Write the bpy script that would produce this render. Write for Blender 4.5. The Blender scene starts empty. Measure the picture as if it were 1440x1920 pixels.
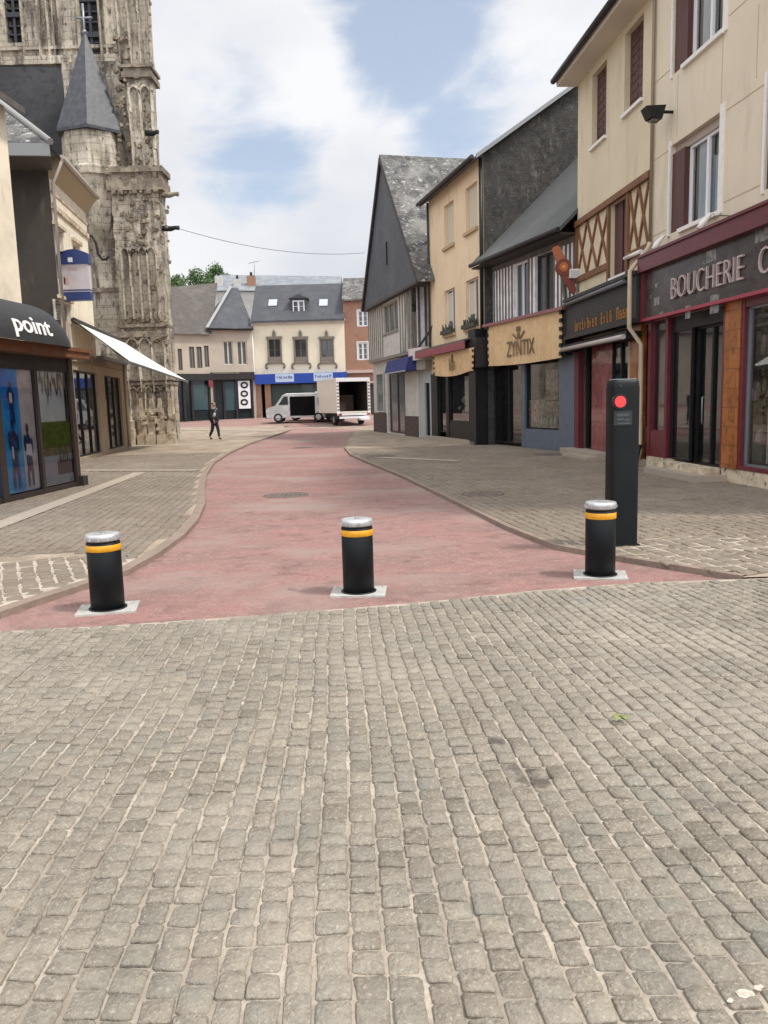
import bpy, bmesh, math, random
from mathutils import Vector, Matrix, Euler, noise
import numpy as np
random.seed(7)
rnd = random.random
def ru(a, b): return a + (b - a) * random.random()

# ------------------------------------------------------------------ camera, world, sun
SC = bpy.context.scene
COL = SC.collection
FPX, HPX, CAMZ = 1480.0, 752.0, 1.6
PITCH = math.atan((960 - HPX) / FPX)
ROLL = 0.028
cam_d = bpy.data.cameras.new('camera')
cam = bpy.data.objects.new('camera', cam_d); COL.objects.link(cam)
cam_d.sensor_fit = 'VERTICAL'; cam_d.sensor_height = 36.0
cam_d.lens = FPX / 1920 * 36.0
cam_d.clip_start = 0.05; cam_d.clip_end = 2000
CR = Euler((math.pi / 2 - PITCH, 0, 0)).to_matrix() @ Matrix.Rotation(-ROLL, 3, 'Z')
cam.matrix_world = Matrix.Translation((0, 0, CAMZ)) @ CR.to_4x4()
SC.camera = cam

def ray(px, py):
    return CR @ Vector(((px - 720) / FPX, (960 - py) / FPX, -1.0))

SUN_EL, SUN_AZ = math.radians(58), math.radians(108)     # azimuth clockwise from +Y (from the right and a little behind)
w = bpy.data.worlds.new('World'); SC.world = w; w.use_nodes = True
def build_world():
    nt = w.node_tree; N = nt.nodes; L = nt.links; N.clear()
    out = N.new('ShaderNodeOutputWorld'); bg = N.new('ShaderNodeBackground')
    bg.inputs['Strength'].default_value = 0.12
    sky = N.new('ShaderNodeTexSky'); sky.sky_type = 'NISHITA'; sky.sun_disc = False
    sky.sun_elevation = SUN_EL; sky.sun_rotation = SUN_AZ; sky.air_density = 1.0; sky.dust_density = 1.5
    tc = N.new('ShaderNodeTexCoord')
    nz = N.new('ShaderNodeTexNoise'); nz.inputs['Scale'].default_value = 4.2
    nz.inputs['Detail'].default_value = 9; nz.inputs['Roughness'].default_value = .55; nz.inputs['Distortion'].default_value = .25
    mp = N.new('ShaderNodeMapping'); mp.inputs['Scale'].default_value = (1, 1, 1.9)
    L.new(tc.outputs['Generated'], mp.inputs['Vector']); L.new(mp.outputs[0], nz.inputs['Vector'])
    nz2 = N.new('ShaderNodeTexNoise'); nz2.inputs['Scale'].default_value = 2.6; nz2.inputs['Detail'].default_value = 8
    L.new(mp.outputs[0], nz2.inputs['Vector'])
    # openings in the cloud cover: soft discs on the celestial sphere, broken up by noise
    acc = None
    for (px, py, r, a) in [(770, 110, 150, .95), (860, 250, 150, .9), (500, 250, 150, .72), (390, 290, 80, .4),
                           (690, 20, 100, .5), (960, 320, 130, .6), (640, 320, 110, .35)]:
        d = ray(px, py).normalized()
        sb = N.new('ShaderNodeVectorMath'); sb.operation = 'DISTANCE'
        nm = N.new('ShaderNodeVectorMath'); nm.operation = 'NORMALIZE'
        L.new(tc.outputs['Generated'], nm.inputs[0]); L.new(nm.outputs[0], sb.inputs[0]); sb.inputs[1].default_value = d
        mr = N.new('ShaderNodeMapRange'); mr.interpolation_type = 'SMOOTHSTEP'
        mr.inputs['From Min'].default_value = 0; mr.inputs['From Max'].default_value = r / FPX * 1.5
        mr.inputs['To Min'].default_value = a; mr.inputs['To Max'].default_value = 0
        L.new(sb.outputs['Value'], mr.inputs['Value'])
        if acc is None: acc = mr.outputs[0]
        else:
            ad = N.new('ShaderNodeMath'); ad.operation = 'MAXIMUM'; L.new(acc, ad.inputs[0]); L.new(mr.outputs[0], ad.inputs[1]); acc = ad.outputs[0]
    # cloud = smoothstep(noise*1.6 - opening)
    m1 = N.new('ShaderNodeMath'); m1.operation = 'MULTIPLY_ADD'; m1.inputs[1].default_value = 2.6; m1.inputs[2].default_value = -0.62
    L.new(nz.outputs['Fac'], m1.inputs[0])
    m2 = N.new('ShaderNodeMath'); m2.operation = 'SUBTRACT'; L.new(m1.outputs[0], m2.inputs[0]); L.new(acc, m2.inputs[1])
    cl = N.new('ShaderNodeMapRange'); cl.interpolation_type = 'SMOOTHSTEP'
    cl.inputs['From Min'].default_value = -0.12; cl.inputs['From Max'].default_value = .42
    cl.inputs['To Min'].default_value = 0.16; cl.inputs['To Max'].default_value = 1.0
    L.new(m2.outputs[0], cl.inputs['Value'])
    cr = N.new('ShaderNodeValToRGB')
    cr.color_ramp.elements[0].position = .32; cr.color_ramp.elements[0].color = (4.9, 5.1, 5.6, 1)
    cr.color_ramp.elements[1].position = .62; cr.color_ramp.elements[1].color = (6.9, 6.95, 7.1, 1)
    L.new(nz2.outputs['Fac'], cr.inputs[0])
    sk = N.new('ShaderNodeMix'); sk.data_type = 'RGBA'; sk.blend_type = 'ADD'; sk.inputs[0].default_value = 1.0
    L.new(sky.outputs[0], sk.inputs[6]); sk.inputs[7].default_value = (1.3, 1.35, 1.35, 1)
    mx = N.new('ShaderNodeMix'); mx.data_type = 'RGBA'
    L.new(cl.outputs[0], mx.inputs[0]); L.new(sk.outputs[2], mx.inputs[6]); L.new(cr.outputs[0], mx.inputs[7])
    gd = Vector((math.sin(math.radians(178)) * math.cos(math.radians(48)), math.cos(math.radians(178)) * math.cos(math.radians(48)), math.sin(math.radians(48))))  # added glow: unseen sky behind the camera made brighter to light the facades
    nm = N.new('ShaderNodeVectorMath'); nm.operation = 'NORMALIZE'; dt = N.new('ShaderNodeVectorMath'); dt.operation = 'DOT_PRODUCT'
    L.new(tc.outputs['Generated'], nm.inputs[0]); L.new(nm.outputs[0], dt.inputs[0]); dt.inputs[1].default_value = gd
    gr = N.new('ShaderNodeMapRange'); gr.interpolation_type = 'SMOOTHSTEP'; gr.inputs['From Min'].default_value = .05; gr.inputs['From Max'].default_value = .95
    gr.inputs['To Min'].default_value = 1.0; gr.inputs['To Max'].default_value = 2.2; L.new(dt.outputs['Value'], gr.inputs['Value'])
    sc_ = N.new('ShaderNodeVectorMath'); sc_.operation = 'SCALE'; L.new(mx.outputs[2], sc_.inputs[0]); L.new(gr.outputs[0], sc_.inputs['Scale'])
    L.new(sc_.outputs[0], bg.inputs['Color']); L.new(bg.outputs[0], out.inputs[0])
build_world()
sd = bpy.data.lights.new('sun', 'SUN'); sd.energy = 2.8; sd.angle = math.radians(7); sd.color = (1, .95, .87)
sun = bpy.data.objects.new('sun', sd); COL.objects.link(sun)
sdir = Vector((math.sin(SUN_AZ) * math.cos(SUN_EL), math.cos(SUN_AZ) * math.cos(SUN_EL), math.sin(SUN_EL)))
sun.rotation_euler = sdir.to_track_quat('Z', 'Y').to_euler()
SC.view_settings.view_transform = 'Standard'; SC.view_settings.look = 'None'
SC.view_settings.exposure = 0.22; SC.view_settings.gamma = 1

# ------------------------------------------------------------------ geometry helpers
def gz(Y):                                      # the street climbs a little at its far end
    pts = [(-50, 0), (44, 0), (50, .15), (54, .36), (62, .62), (80, 1.1), (400, 6)]
    for (a, za), (b, zb) in zip(pts, pts[1:]):
        if Y <= b: return za + (zb - za) * max(0, Y - a) / (b - a)
    return pts[-1][1]
def G(px, py):                                  # pixel of a point on the ground -> (x, y)
    r = ray(px, py); t = -CAMZ / r.z if r.z < -1e-6 else 900
    for _ in range(12):
        t2 = (gz(r.y * t) - CAMZ) / r.z
        t = t2 if r.y * t < 44 and r.y * t2 < 44 else .5 * (t + t2)
    return Vector((r.x * t, r.y * t, 0))
def at(px, py, Y):                              # pixel -> point at the distance Y
    r = ray(px, py); t = Y / r.y
    return Vector((r.x * t, Y, CAMZ + r.z * t))

class Frame:
    """a facade: U runs along it, N points out of it, Z up"""
    def __init__(s, A, B, z0=0):
        s.O = Vector((A[0], A[1], z0)); d = Vector((B[0] - A[0], B[1] - A[1], 0)); s.W = d.length
        s.U = d.normalized(); s.N = Vector((s.U.y, -s.U.x, 0))
    def P(s, u, n, z): return s.O + s.U * u + s.N * n + Vector((0, 0, z))
    def px(s, x, y, n=0):
        r = ray(x, y); o = Vector((0, 0, CAMZ)); p0 = s.O + s.N * n
        t = (p0 - o).dot(s.N) / r.dot(s.N); p = o + r * t - s.O
        return p.dot(s.U), p.z
    def rect(s, xl, ylt, ylb, xr, yrt, yrb, n=0):
        u0 = s.px(xl, (ylt + ylb) / 2, n)[0]; u1 = s.px(xr, (yrt + yrb) / 2, n)[0]
        zt = (s.px(xl, ylt, n)[1] + s.px(xr, yrt, n)[1]) / 2
        zb = (s.px(xl, ylb, n)[1] + s.px(xr, yrb, n)[1]) / 2
        return u0, u1, zb, zt

SPLIT = {'blue_grey_pilaster', 'shopfront_frame', 'shopfront_post', 'surround', 'louvre', 'display_shelf', 'stacked_load', 'window_frame', 'brick_base', 'closed_shutter', 'door_shutter', 'cab_window', 'tail_light', 'pale_tile', 'string_course', 'skylight', 'reflective_chevron', 'plinth', 'display_piece', 'brick_pier', 'timber_rail', 'panel_joint', 'cornice', 'blind_rail', 'gutter', 'front_quarter_window', 'rear_side_window', 'open_doorway', 'side_window', 'bargeboard', 'lacing_tab', 'white_print', 'dark_figure'}
class MB:
    def __init__(s): s.v = []; s.f = []; s.sm = []; s.mi = []
    def add(s, vs, fs, smooth=False, mi=0):
        b = len(s.v); s.v += [Vector(x) for x in vs]
        for f in fs: s.f.append([b + i for i in f]); s.sm.append(smooth); s.mi.append(mi)
        return s
    def hexa(s, c, mi=0):                       # 8 corners: bottom 0-3, top 4-7
        return s.add(c, [(3, 2, 1, 0), (4, 5, 6, 7), (0, 1, 5, 4), (1, 2, 6, 5), (2, 3, 7, 6), (3, 0, 4, 7)], mi=mi)
    def fbox(s, F, u0, u1, n0, n1, z0, z1, mi=0):
        c = [F.P(u, n, z) for z in (z0, z1) for (u, n) in ((u0, n0), (u0, n1), (u1, n1), (u1, n0))]
        return s.hexa(c, mi)
    def box(s, x0, x1, y0, y1, z0, z1, mi=0):
        return s.hexa([(x, y, z) for z in (z0, z1) for (x, y) in ((x0, y0), (x1, y0), (x1, y1), (x0, y1))], mi)
    def bar(s, a, b, w, d, nrm, mi=0):          # a beam from a to b, w wide, d thick along nrm
        a = Vector(a); b = Vector(b); n = Vector(nrm).normalized(); t = (b - a).normalized(); sd_ = t.cross(n).normalized() * w / 2
        c = []
        for p in (a, b):
            c += [p - sd_, p + sd_, p + sd_ + n * d, p - sd_ + n * d]
        return s.hexa(c, mi)
    def poly(s, pts, mi=0): return s.add(pts, [tuple(range(len(pts)))], mi=mi)
    def prism(s, pts, off, mi=0):
        n = len(pts); off = Vector(off); v = [Vector(p) for p in pts] + [Vector(p) + off for p in pts]
        f = [tuple(range(n))[::-1], tuple(range(n, 2 * n))] + [(i, (i + 1) % n, n + (i + 1) % n, n + i) for i in range(n)]
        return s.add(v, f, mi=mi)
    def tube(s, pts, r, seg=10, mi=0, cap=True):
        pts = [Vector(p) for p in pts]; rs = r if isinstance(r, (list, tuple)) else [r] * len(pts); V = []; Fc = []
        prev = None
        for i, p in enumerate(pts):
            t = (pts[min(i + 1, len(pts) - 1)] - pts[max(i - 1, 0)]).normalized()
            a = prev if prev is not None else (Vector((0, 0, 1)) if abs(t.z) < .9 else Vector((1, 0, 0)))
            x = (a - t * a.dot(t)).normalized(); y = t.cross(x); prev = x
            for k in range(seg):
                an = 2 * math.pi * k / seg; V.append(p + (x * math.cos(an) + y * math.sin(an)) * rs[i])
        for i in range(len(pts) - 1):
            for k in range(seg):
                Fc.append((i * seg + k, i * seg + (k + 1) % seg, (i + 1) * seg + (k + 1) % seg, (i + 1) * seg + k))
        s.add(V, Fc, True, mi)
        if cap:
            b = len(s.v) - len(V)
            for base, fl in ((b, 1), (b + (len(pts) - 1) * seg, 0)):
                f = [base + k for k in range(seg)]; s.f.append(f[::-1] if fl else f); s.sm.append(False); s.mi.append(mi)
        return s
    def lathe(s, prof, c=(0, 0, 0), seg=32, mi=0, smooth=True, rot0=0, cap=True):
        c = Vector(c); V = []; Fc = []
        for (r, z) in prof:
            for k in range(seg):
                a = 2 * math.pi * k / seg + rot0; V.append(c + Vector((r * math.cos(a), r * math.sin(a), z)))
        for i in range(len(prof) - 1):
            for k in range(seg):
                Fc.append((i * seg + k, i * seg + (k + 1) % seg, (i + 1) * seg + (k + 1) % seg, (i + 1) * seg + k))
        s.add(V, Fc, smooth, mi)
        if cap:
            b = len(s.v) - len(V); n = len(prof) - 1
            s.f.append([b + k for k in range(seg)][::-1]); s.sm.append(False); s.mi.append(mi)
            s.f.append([b + n * seg + k for k in range(seg)]); s.sm.append(False); s.mi.append(mi)
        return s
    def wall(s, F, u0, u1, z0, z1, n1, holes=(), depth=.25, top=None, mi=0):
        """facade face at n1 with rectangular openings and their reveals; top(u) optional sloped top"""
        us = sorted({u0, u1} | {min(max(h[i], u0), u1) for h in holes for i in (0, 1)})
        zs = sorted({z0, z1} | {min(max(h[i], z0), z1) for h in holes for i in (2, 3)})
        for a, b in zip(us, us[1:]):
            for c, d in zip(zs, zs[1:]):
                m = ((a + b) / 2, (c + d) / 2)
                if any(h[0] < m[0] < h[1] and h[2] < m[1] < h[3] for h in holes): continue
                s.add([F.P(a, n1, c), F.P(b, n1, c), F.P(b, n1, d), F.P(a, n1, d)], [(0, 1, 2, 3)], mi=mi)
        for (a, b, c, d) in [h[:4] for h in holes]:
            a = max(a, u0); b = min(b, u1); c = max(c, z0); d = min(d, z1)
            q = [(a, c), (b, c), (b, d), (a, d)]
            for i in range(4):
                p, r_ = q[i], q[(i + 1) % 4]
                s.add([F.P(p[0], n1, p[1]), F.P(p[0], n1 - depth, p[1]), F.P(r_[0], n1 - depth, r_[1]), F.P(r_[0], n1, r_[1])], [(0, 1, 2, 3)], mi=mi)
        return s
    def build(s, name, mat, parent=None, uv=True, recalc=False):
        if name in SPLIT:
            par = list(range(len(s.v)))
            def fd_(i):
                while par[i] != i: par[i] = par[par[i]]; i = par[i]
                return i
            for f in s.f:
                for i in f[1:]: par[fd_(i)] = fd_(f[0])
            grp = {}
            for k, f in enumerate(s.f): grp.setdefault(fd_(f[0]), []).append(k)
            if len(grp) > 1:
                out = None
                for ks in grp.values():
                    m = MB(); ix = {}
                    for k in ks:
                        for i in s.f[k]:
                            if i not in ix: ix[i] = len(m.v); m.v.append(s.v[i])
                        m.f.append([ix[i] for i in s.f[k]]); m.sm.append(s.sm[k]); m.mi.append(s.mi[k])
                    o = m._build(name, mat, parent, uv, recalc); out = out or o
                return out
        return s._build(name, mat, parent, uv, recalc)
    def _build(s, name, mat, parent=None, uv=True, recalc=False):
        me = bpy.data.meshes.new(name); off = Vector((0, 0, 0))
        p = parent
        while p is not None: off += p.location; p = p.parent
        me.from_pydata([tuple(v - off) for v in s.v], [], s.f)
        for m_ in (mat if isinstance(mat, (list, tuple)) else [mat]): me.materials.append(m_)
        me.polygons.foreach_set('use_smooth', s.sm); me.polygons.foreach_set('material_index', s.mi)
        me.update()
        if recalc:
            bm = bmesh.new(); bm.from_mesh(me); bmesh.ops.recalc_face_normals(bm, faces=bm.faces); bm.to_mesh(me); bm.free()
        if uv:
            ul = me.uv_layers.new(name='UVMap'); data = ul.data; Zv = Vector((0, 0, 1))
            for pl in me.polygons:
                n = pl.normal
                if abs(n.z) > .995: t = Vector((1, 0, 0)); b = Vector((0, 1, 0))
                else: t = Zv.cross(n).normalized(); b = n.cross(t)
                for li in pl.loop_indices:
                    co = me.vertices[me.loops[li].vertex_index].co + off; data[li].uv = (co.dot(t), co.dot(b))
        o = bpy.data.objects.new(name, me); COL.objects.link(o)
        if parent is not None: o.parent = parent
        return o

def tag(o, label=None, cat=None, group=None, kind=None):
    if label: o['label'] = label
    if cat: o['category'] = cat
    if group: o['group'] = group
    if kind: o['kind'] = kind
    return o
def thing(name, label, cat, loc=(0, 0, 0), group=None):
    o = bpy.data.objects.new(name, None); COL.objects.link(o); o.location = Vector(loc); o.empty_display_size = .2
    return tag(o, label, cat, group)
def copy_tree(o, parent=None):
    c = o.copy(); COL.objects.link(c)
    if parent is not None: c.parent = parent
    for ch in [x for x in bpy.data.objects if x.parent == o]: copy_tree(ch, c)
    return c

# ------------------------------------------------------------------ materials
MATS = {}
def mat(name, col, rough=.7, metal=0, noise_=None, bump=None, spec=.5, emit=None, coat=0):
    """noise_ = (scale, second colour, lo, hi[, coords scale]); bump = (scale, strength)"""
    if name in MATS: return MATS[name]
    m = bpy.data.materials.new(name); m.use_nodes = True; nt = m.node_tree; N = nt.nodes; L = nt.links
    bs = N['Principled BSDF']; bs.inputs['Base Color'].default_value = (*col, 1); bs.inputs['Roughness'].default_value = rough
    bs.inputs['Metallic'].default_value = metal; bs.inputs['Specular IOR Level'].default_value = spec
    bs.inputs['Coat Weight'].default_value = coat
    if emit: bs.inputs['Emission Color'].default_value = (*emit[0], 1); bs.inputs['Emission Strength'].default_value = emit[1]
    gm = N.new('ShaderNodeNewGeometry')
    if noise_:
        src = bs.inputs['Base Color']; last = None
        lst = noise_ if isinstance(noise_, list) else [noise_]
        cur = None
        for nn in lst:
            mp = N.new('ShaderNodeMapping'); sc = nn[4] if len(nn) > 4 else (1, 1, 1); mp.inputs['Scale'].default_value = sc
            L.new(gm.outputs['Position'], mp.inputs[0])
            nz = N.new('ShaderNodeTexNoise'); nz.inputs['Scale'].default_value = nn[0]; nz.inputs['Detail'].default_value = 6; nz.inputs['Roughness'].default_value = .62
            L.new(mp.outputs[0], nz.inputs[0])
            mr = N.new('ShaderNodeMapRange'); mr.inputs['From Min'].default_value = nn[2]; mr.inputs['From Max'].default_value = nn[3]
            L.new(nz.outputs['Fac'], mr.inputs[0])
            mx = N.new('ShaderNodeMix'); mx.data_type = 'RGBA'; L.new(mr.outputs[0], mx.inputs[0])
            if cur is None: mx.inputs[6].default_value = (*col, 1)
            else: L.new(cur, mx.inputs[6])
            mx.inputs[7].default_value = (*nn[1], 1); cur = mx.outputs[2]
        L.new(cur, src)
    if bump:
        nb = N.new('ShaderNodeTexNoise'); nb.inputs['Scale'].default_value = bump[0]; nb.inputs['Detail'].default_value = 5
        L.new(gm.outputs['Position'], nb.inputs[0])
        bp = N.new('ShaderNodeBump'); bp.inputs['Strength'].default_value = bump[1]; bp.inputs['Distance'].default_value = .02
        L.new(nb.outputs['Fac'], bp.inputs['Height']); L.new(bp.outputs[0], bs.inputs['Normal'])
    MATS[name] = m; return m

def brickmat(name, c1, c2, mortar, bw, bh, ms=.01, rough=.8, bias=0, noise_=None, bump=.4, offset=.5, spec=.4, rgt=None):
    m = bpy.data.materials.new(name); m.use_nodes = True; nt = m.node_tree; N = nt.nodes; L = nt.links
    bs = N['Principled BSDF']; bs.inputs['Roughness'].default_value = rough; bs.inputs['Specular IOR Level'].default_value = spec
    uv = N.new('ShaderNodeUVMap'); br = N.new('ShaderNodeTexBrick'); br.offset = offset
    br.inputs['Scale'].default_value = 1; br.inputs['Brick Width'].default_value = bw; br.inputs['Row Height'].default_value = bh
    br.inputs['Mortar Size'].default_value = ms; br.inputs['Mortar Smooth'].default_value = .3; br.inputs['Bias'].default_value = bias
    br.inputs['Color1'].default_value = (*c1, 1); br.inputs['Color2'].default_value = (*c2, 1); br.inputs['Mortar'].default_value = (*mortar, 1)
    nz0 = N.new('ShaderNodeTexNoise'); nz0.inputs['Scale'].default_value = 3
    ad = N.new('ShaderNodeMix'); ad.data_type = 'RGBA'; ad.blend_type = 'LINEAR_LIGHT'; ad.inputs[0].default_value = .012
    L.new(uv.outputs[0], nz0.inputs[0]); L.new(uv.outputs[0], ad.inputs[6]); L.new(nz0.outputs['Color'], ad.inputs[7]); L.new(ad.outputs[2], br.inputs['Vector'])
    cur = br.outputs['Color']; gm = N.new('ShaderNodeNewGeometry')
    for nn in (noise_ or []):
        mp = N.new('ShaderNodeMapping'); mp.inputs['Scale'].default_value = nn[4] if len(nn) > 4 else (1, 1, 1)
        L.new(gm.outputs['Position'], mp.inputs[0])
        nz = N.new('ShaderNodeTexNoise'); nz.inputs['Scale'].default_value = nn[0]; nz.inputs['Detail'].default_value = 7; nz.inputs['Roughness'].default_value = .65
        L.new(mp.outputs[0], nz.inputs[0])
        mr = N.new('ShaderNodeMapRange'); mr.inputs['From Min'].default_value = nn[2]; mr.inputs['From Max'].default_value = nn[3]; L.new(nz.outputs['Fac'], mr.inputs[0])
        mx = N.new('ShaderNodeMix'); mx.data_type = 'RGBA'; L.new(mr.outputs[0], mx.inputs[0]); L.new(cur, mx.inputs[6]); mx.inputs[7].default_value = (*nn[1], 1); cur = mx.outputs[2]
    L.new(cur, bs.inputs['Base Color'])
    bp = N.new('ShaderNodeBump'); bp.inputs['Strength'].default_value = bump; bp.inputs['Distance'].default_value = .02
    iv = N.new('ShaderNodeMath'); iv.operation = 'MULTIPLY_ADD'; iv.inputs[1].default_value = -1; iv.inputs[2].default_value = 1; L.new(br.outputs['Fac'], iv.inputs[0])
    nb = N.new('ShaderNodeTexNoise'); nb.inputs['Scale'].default_value = 14; nb.inputs['Detail'].default_value = 5; L.new(gm.outputs['Position'], nb.inputs[0])
    a2 = N.new('ShaderNodeMath'); a2.operation = 'ADD'; L.new(iv.outputs[0], a2.inputs[0]); L.new(nb.outputs['Fac'], a2.inputs[1])
    L.new(a2.outputs[0], bp.inputs['Height']); L.new(bp.outputs[0], bs.inputs['Normal'])
    MATS[name] = m; return m

def glassmat(name, tint=(.9, .93, .92), refl=.12):
    m = bpy.data.materials.new(name); m.use_nodes = True; nt = m.node_tree; N = nt.nodes; L = nt.links; N.clear()
    out = N.new('ShaderNodeOutputMaterial'); tr = N.new('ShaderNodeBsdfTransparent'); tr.inputs[0].default_value = (*tint, 1)
    gl = N.new('ShaderNodeBsdfGlossy'); gl.inputs['Roughness'].default_value = .02; gl.inputs[0].default_value = (.9, .92, .95, 1)
    fr = N.new('ShaderNodeFresnel'); fr.inputs[0].default_value = 1.5
    ad = N.new('ShaderNodeMath'); ad.operation = 'ADD'; ad.inputs[1].default_value = refl; ad.use_clamp = True
    mx = N.new('ShaderNodeMixShader'); L.new(fr.outputs[0], ad.inputs[0]); L.new(ad.outputs[0], mx.inputs[0])
    L.new(tr.outputs[0], mx.inputs[1]); L.new(gl.outputs[0], mx.inputs[2]); L.new(mx.outputs[0], out.inputs[0]); return m

def settmat(name, cols, spot=.5, rough=.85, stains=()):
    """stone setts: each stone carries its own 'tint' value; blotches wander over many stones"""
    m = bpy.data.materials.new(name); m.use_nodes = True; nt = m.node_tree; N = nt.nodes; L = nt.links
    bs = N['Principled BSDF']; bs.inputs['Roughness'].default_value = rough; bs.inputs['Specular IOR Level'].default_value = .3
    at_ = N.new('ShaderNodeAttribute'); at_.attribute_name = 'tint'
    cr = N.new('ShaderNodeValToRGB'); el = cr.color_ramp.elements
    while len(el) < len(cols): el.new(.5)
    for i, c in enumerate(cols): el[i].position = i / (len(cols) - 1); el[i].color = (*c, 1)
    L.new(at_.outputs['Fac'], cr.inputs[0]); gm = N.new('ShaderNodeNewGeometry'); cur = cr.outputs[0]
    for (sc, c, lo, hi, amt) in [(30, (.14, .12, .095), .46, .66, .6), (70, (.50, .45, .37), .53, .68, .6), (170, (.09, .078, .065), .54, .66, .65), (1.1, (.20, .18, .155), .52, .72, .45), (1.9, (.195, .20, .175), .54, .70, .6), (.6, (.44, .385, .32), .48, .68, .45), (9, (.25, .22, .185), .52, .68, .4)]:
        nz = N.new('ShaderNodeTexNoise'); nz.inputs['Scale'].default_value = sc; nz.inputs['Detail'].default_value = 6; nz.inputs['Roughness'].default_value = .7
        ofs = N.new('ShaderNodeVectorMath'); ofs.operation = 'ADD'; ofs.inputs[1].default_value = (sc, sc * .3, 0)
        L.new(gm.outputs['Position'], ofs.inputs[0]); L.new(ofs.outputs[0], nz.inputs[0])
        mr = N.new('ShaderNodeMapRange'); mr.inputs['From Min'].default_value = lo; mr.inputs['From Max'].default_value = hi; mr.inputs['To Max'].default_value = amt * spot * 2
        L.new(nz.outputs['Fac'], mr.inputs[0]); mx = N.new('ShaderNodeMix'); mx.data_type = 'RGBA'; L.new(mr.outputs[0], mx.inputs[0]); L.new(cur, mx.inputs[6]); mx.inputs[7].default_value = (*c, 1); cur = mx.outputs[2]
    for (sx, sy, sr, sc_) in stains:
        ds = N.new('ShaderNodeVectorMath'); ds.operation = 'DISTANCE'; ds.inputs[1].default_value = (sx, sy, 0); L.new(gm.outputs['Position'], ds.inputs[0])
        nz = N.new('ShaderNodeTexNoise'); nz.inputs['Scale'].default_value = 14; nz.inputs['Detail'].default_value = 5; L.new(gm.outputs['Position'], nz.inputs[0])
        ma = N.new('ShaderNodeMath'); ma.operation = 'MULTIPLY_ADD'; ma.inputs[1].default_value = sr * 2.6; L.new(nz.outputs['Fac'], ma.inputs[0]); L.new(ds.outputs['Value'], ma.inputs[2])
        mr = N.new('ShaderNodeMapRange'); mr.interpolation_type = 'SMOOTHSTEP'; mr.inputs['From Min'].default_value = sr * 1.6; mr.inputs['From Max'].default_value = sr * 2.6
        mr.inputs['To Min'].default_value = .75 if max(sc_) < .1 else .38; mr.inputs['To Max'].default_value = 0; L.new(ma.outputs[0], mr.inputs['Value'])
        mx = N.new('ShaderNodeMix'); mx.data_type = 'RGBA'; L.new(mr.outputs[0], mx.inputs[0]); L.new(cur, mx.inputs[6]); mx.inputs[7].default_value = (*sc_, 1); cur = mx.outputs[2]
    L.new(cur, bs.inputs['Base Color'])
    nb = N.new('ShaderNodeTexNoise'); nb.inputs['Scale'].default_value = 60; nb.inputs['Detail'].default_value = 6; L.new(gm.outputs['Position'], nb.inputs[0])
    bp = N.new('ShaderNodeBump'); bp.inputs['Strength'].default_value = .9; bp.inputs['Distance'].default_value = .012
    L.new(nb.outputs['Fac'], bp.inputs['Height']); L.new(bp.outputs[0], bs.inputs['Normal']); return m

STAINS = [(*G(px, py)[:2], r_, c_) for px, py, r_, c_ in [(930, 1392, .05, (.06, .05, .045)), (1000, 1462, .09, (.07, .06, .05)), (975, 1440, .05, (.08, .07, .06)), (1095, 1125, .09, (.13, .15, .17)), (430, 1700, .12, (.135, .138, .12)), (1240, 1810, .14, (.13, .135, .12)), (250, 1820, .13, (.135, .138, .12)), (560, 1560, .12, (.15, .155, .138)), (1090, 1560, .11, (.14, .148, .132)), (760, 1470, .12, (.18, .188, .165)), (380, 1800, .08, (.24, .19, .15)), (300, 1400, .10, (.17, .172, .15)), (1330, 1500, .12, (.14, .13, .12))]]
M_sett = settmat('granite_setts', [(.160, .140, .108), (.240, .211, .168), (.212, .194, .158), (.262, .230, .184), (.240, .208, .166), (.220, .197, .160), (.300, .262, .205)], stains=STAINS)
M_sett_side = settmat('pavement_setts', [(.165, .132, .10), (.20, .16, .12), (.185, .15, .115), (.225, .18, .135)], spot=.25)
M_mortar = mat('pale_mortar', (.37, .32, .255), .95, noise_=[(1.4, (.25, .215, .172), .42, .58), (4, (.43, .38, .31), .50, .62), (9, (.16, .13, .105), .58, .70), (40, (.28, .23, .18), .5, .75)], bump=(60, .5))
M_mortar_side = mat('side_mortar', (.34, .27, .20), .95, noise_=[(1.0, (.22, .175, .13), .42, .6), (30, (.42, .34, .26), .55, .7)], bump=(40, .4))
M_road = mat('red_resin_road', (.35, .190, .168), .9, noise_=[(.9, (.275, .175, .155), .42, .60, (.8, 1.3, 1)), (3.2, (.215, .128, .113), .52, .68, (.8, 1.2, 1)), (9, (.39, .235, .205), .50, .68), (28, (.18, .11, .097), .54, .68), (75, (.43, .29, .255), .54, .72), (150, (.14, .088, .078), .55, .70), (.45, (.33, .245, .215), .50, .64, (.8, 1.2, 1)), (2.1, (.16, .10, .09), .63, .72, (.8, 1.3, 1))], bump=(110, .9), spec=.3)
M_kerb = mat('kerb_stone', (.235, .175, .138), .85, noise_=[(3, (.19, .145, .112), .45, .65), (25, (.28, .21, .165), .52, .66)], bump=(40, .4))
M_earth = mat('street_ground', (.24, .19, .15), .9, noise_=(1.2, (.38, .28, .22), .4, .65), bump=(20, .3))
M_pale = mat('pale_concrete_strip', (.33, .275, .22), .9, noise_=(4, (.36, .30, .23), .45, .65), bump=(30, .3))
M_creamA = mat('cream_render_panels', (.66, .58, .45), .85, noise_=[(.7, (.61, .53, .41), .4, .65), (2.5, (.54, .46, .355), .53, .72, (1, 1, .25))], bump=(50, .15))
M_creamB = mat('yellow_render', (.63, .55, .39), .85, noise_=[(.8, (.58, .50, .355), .4, .65), (2.5, (.50, .43, .30), .53, .72, (1, 1, .25))], bump=(50, .15))
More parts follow.
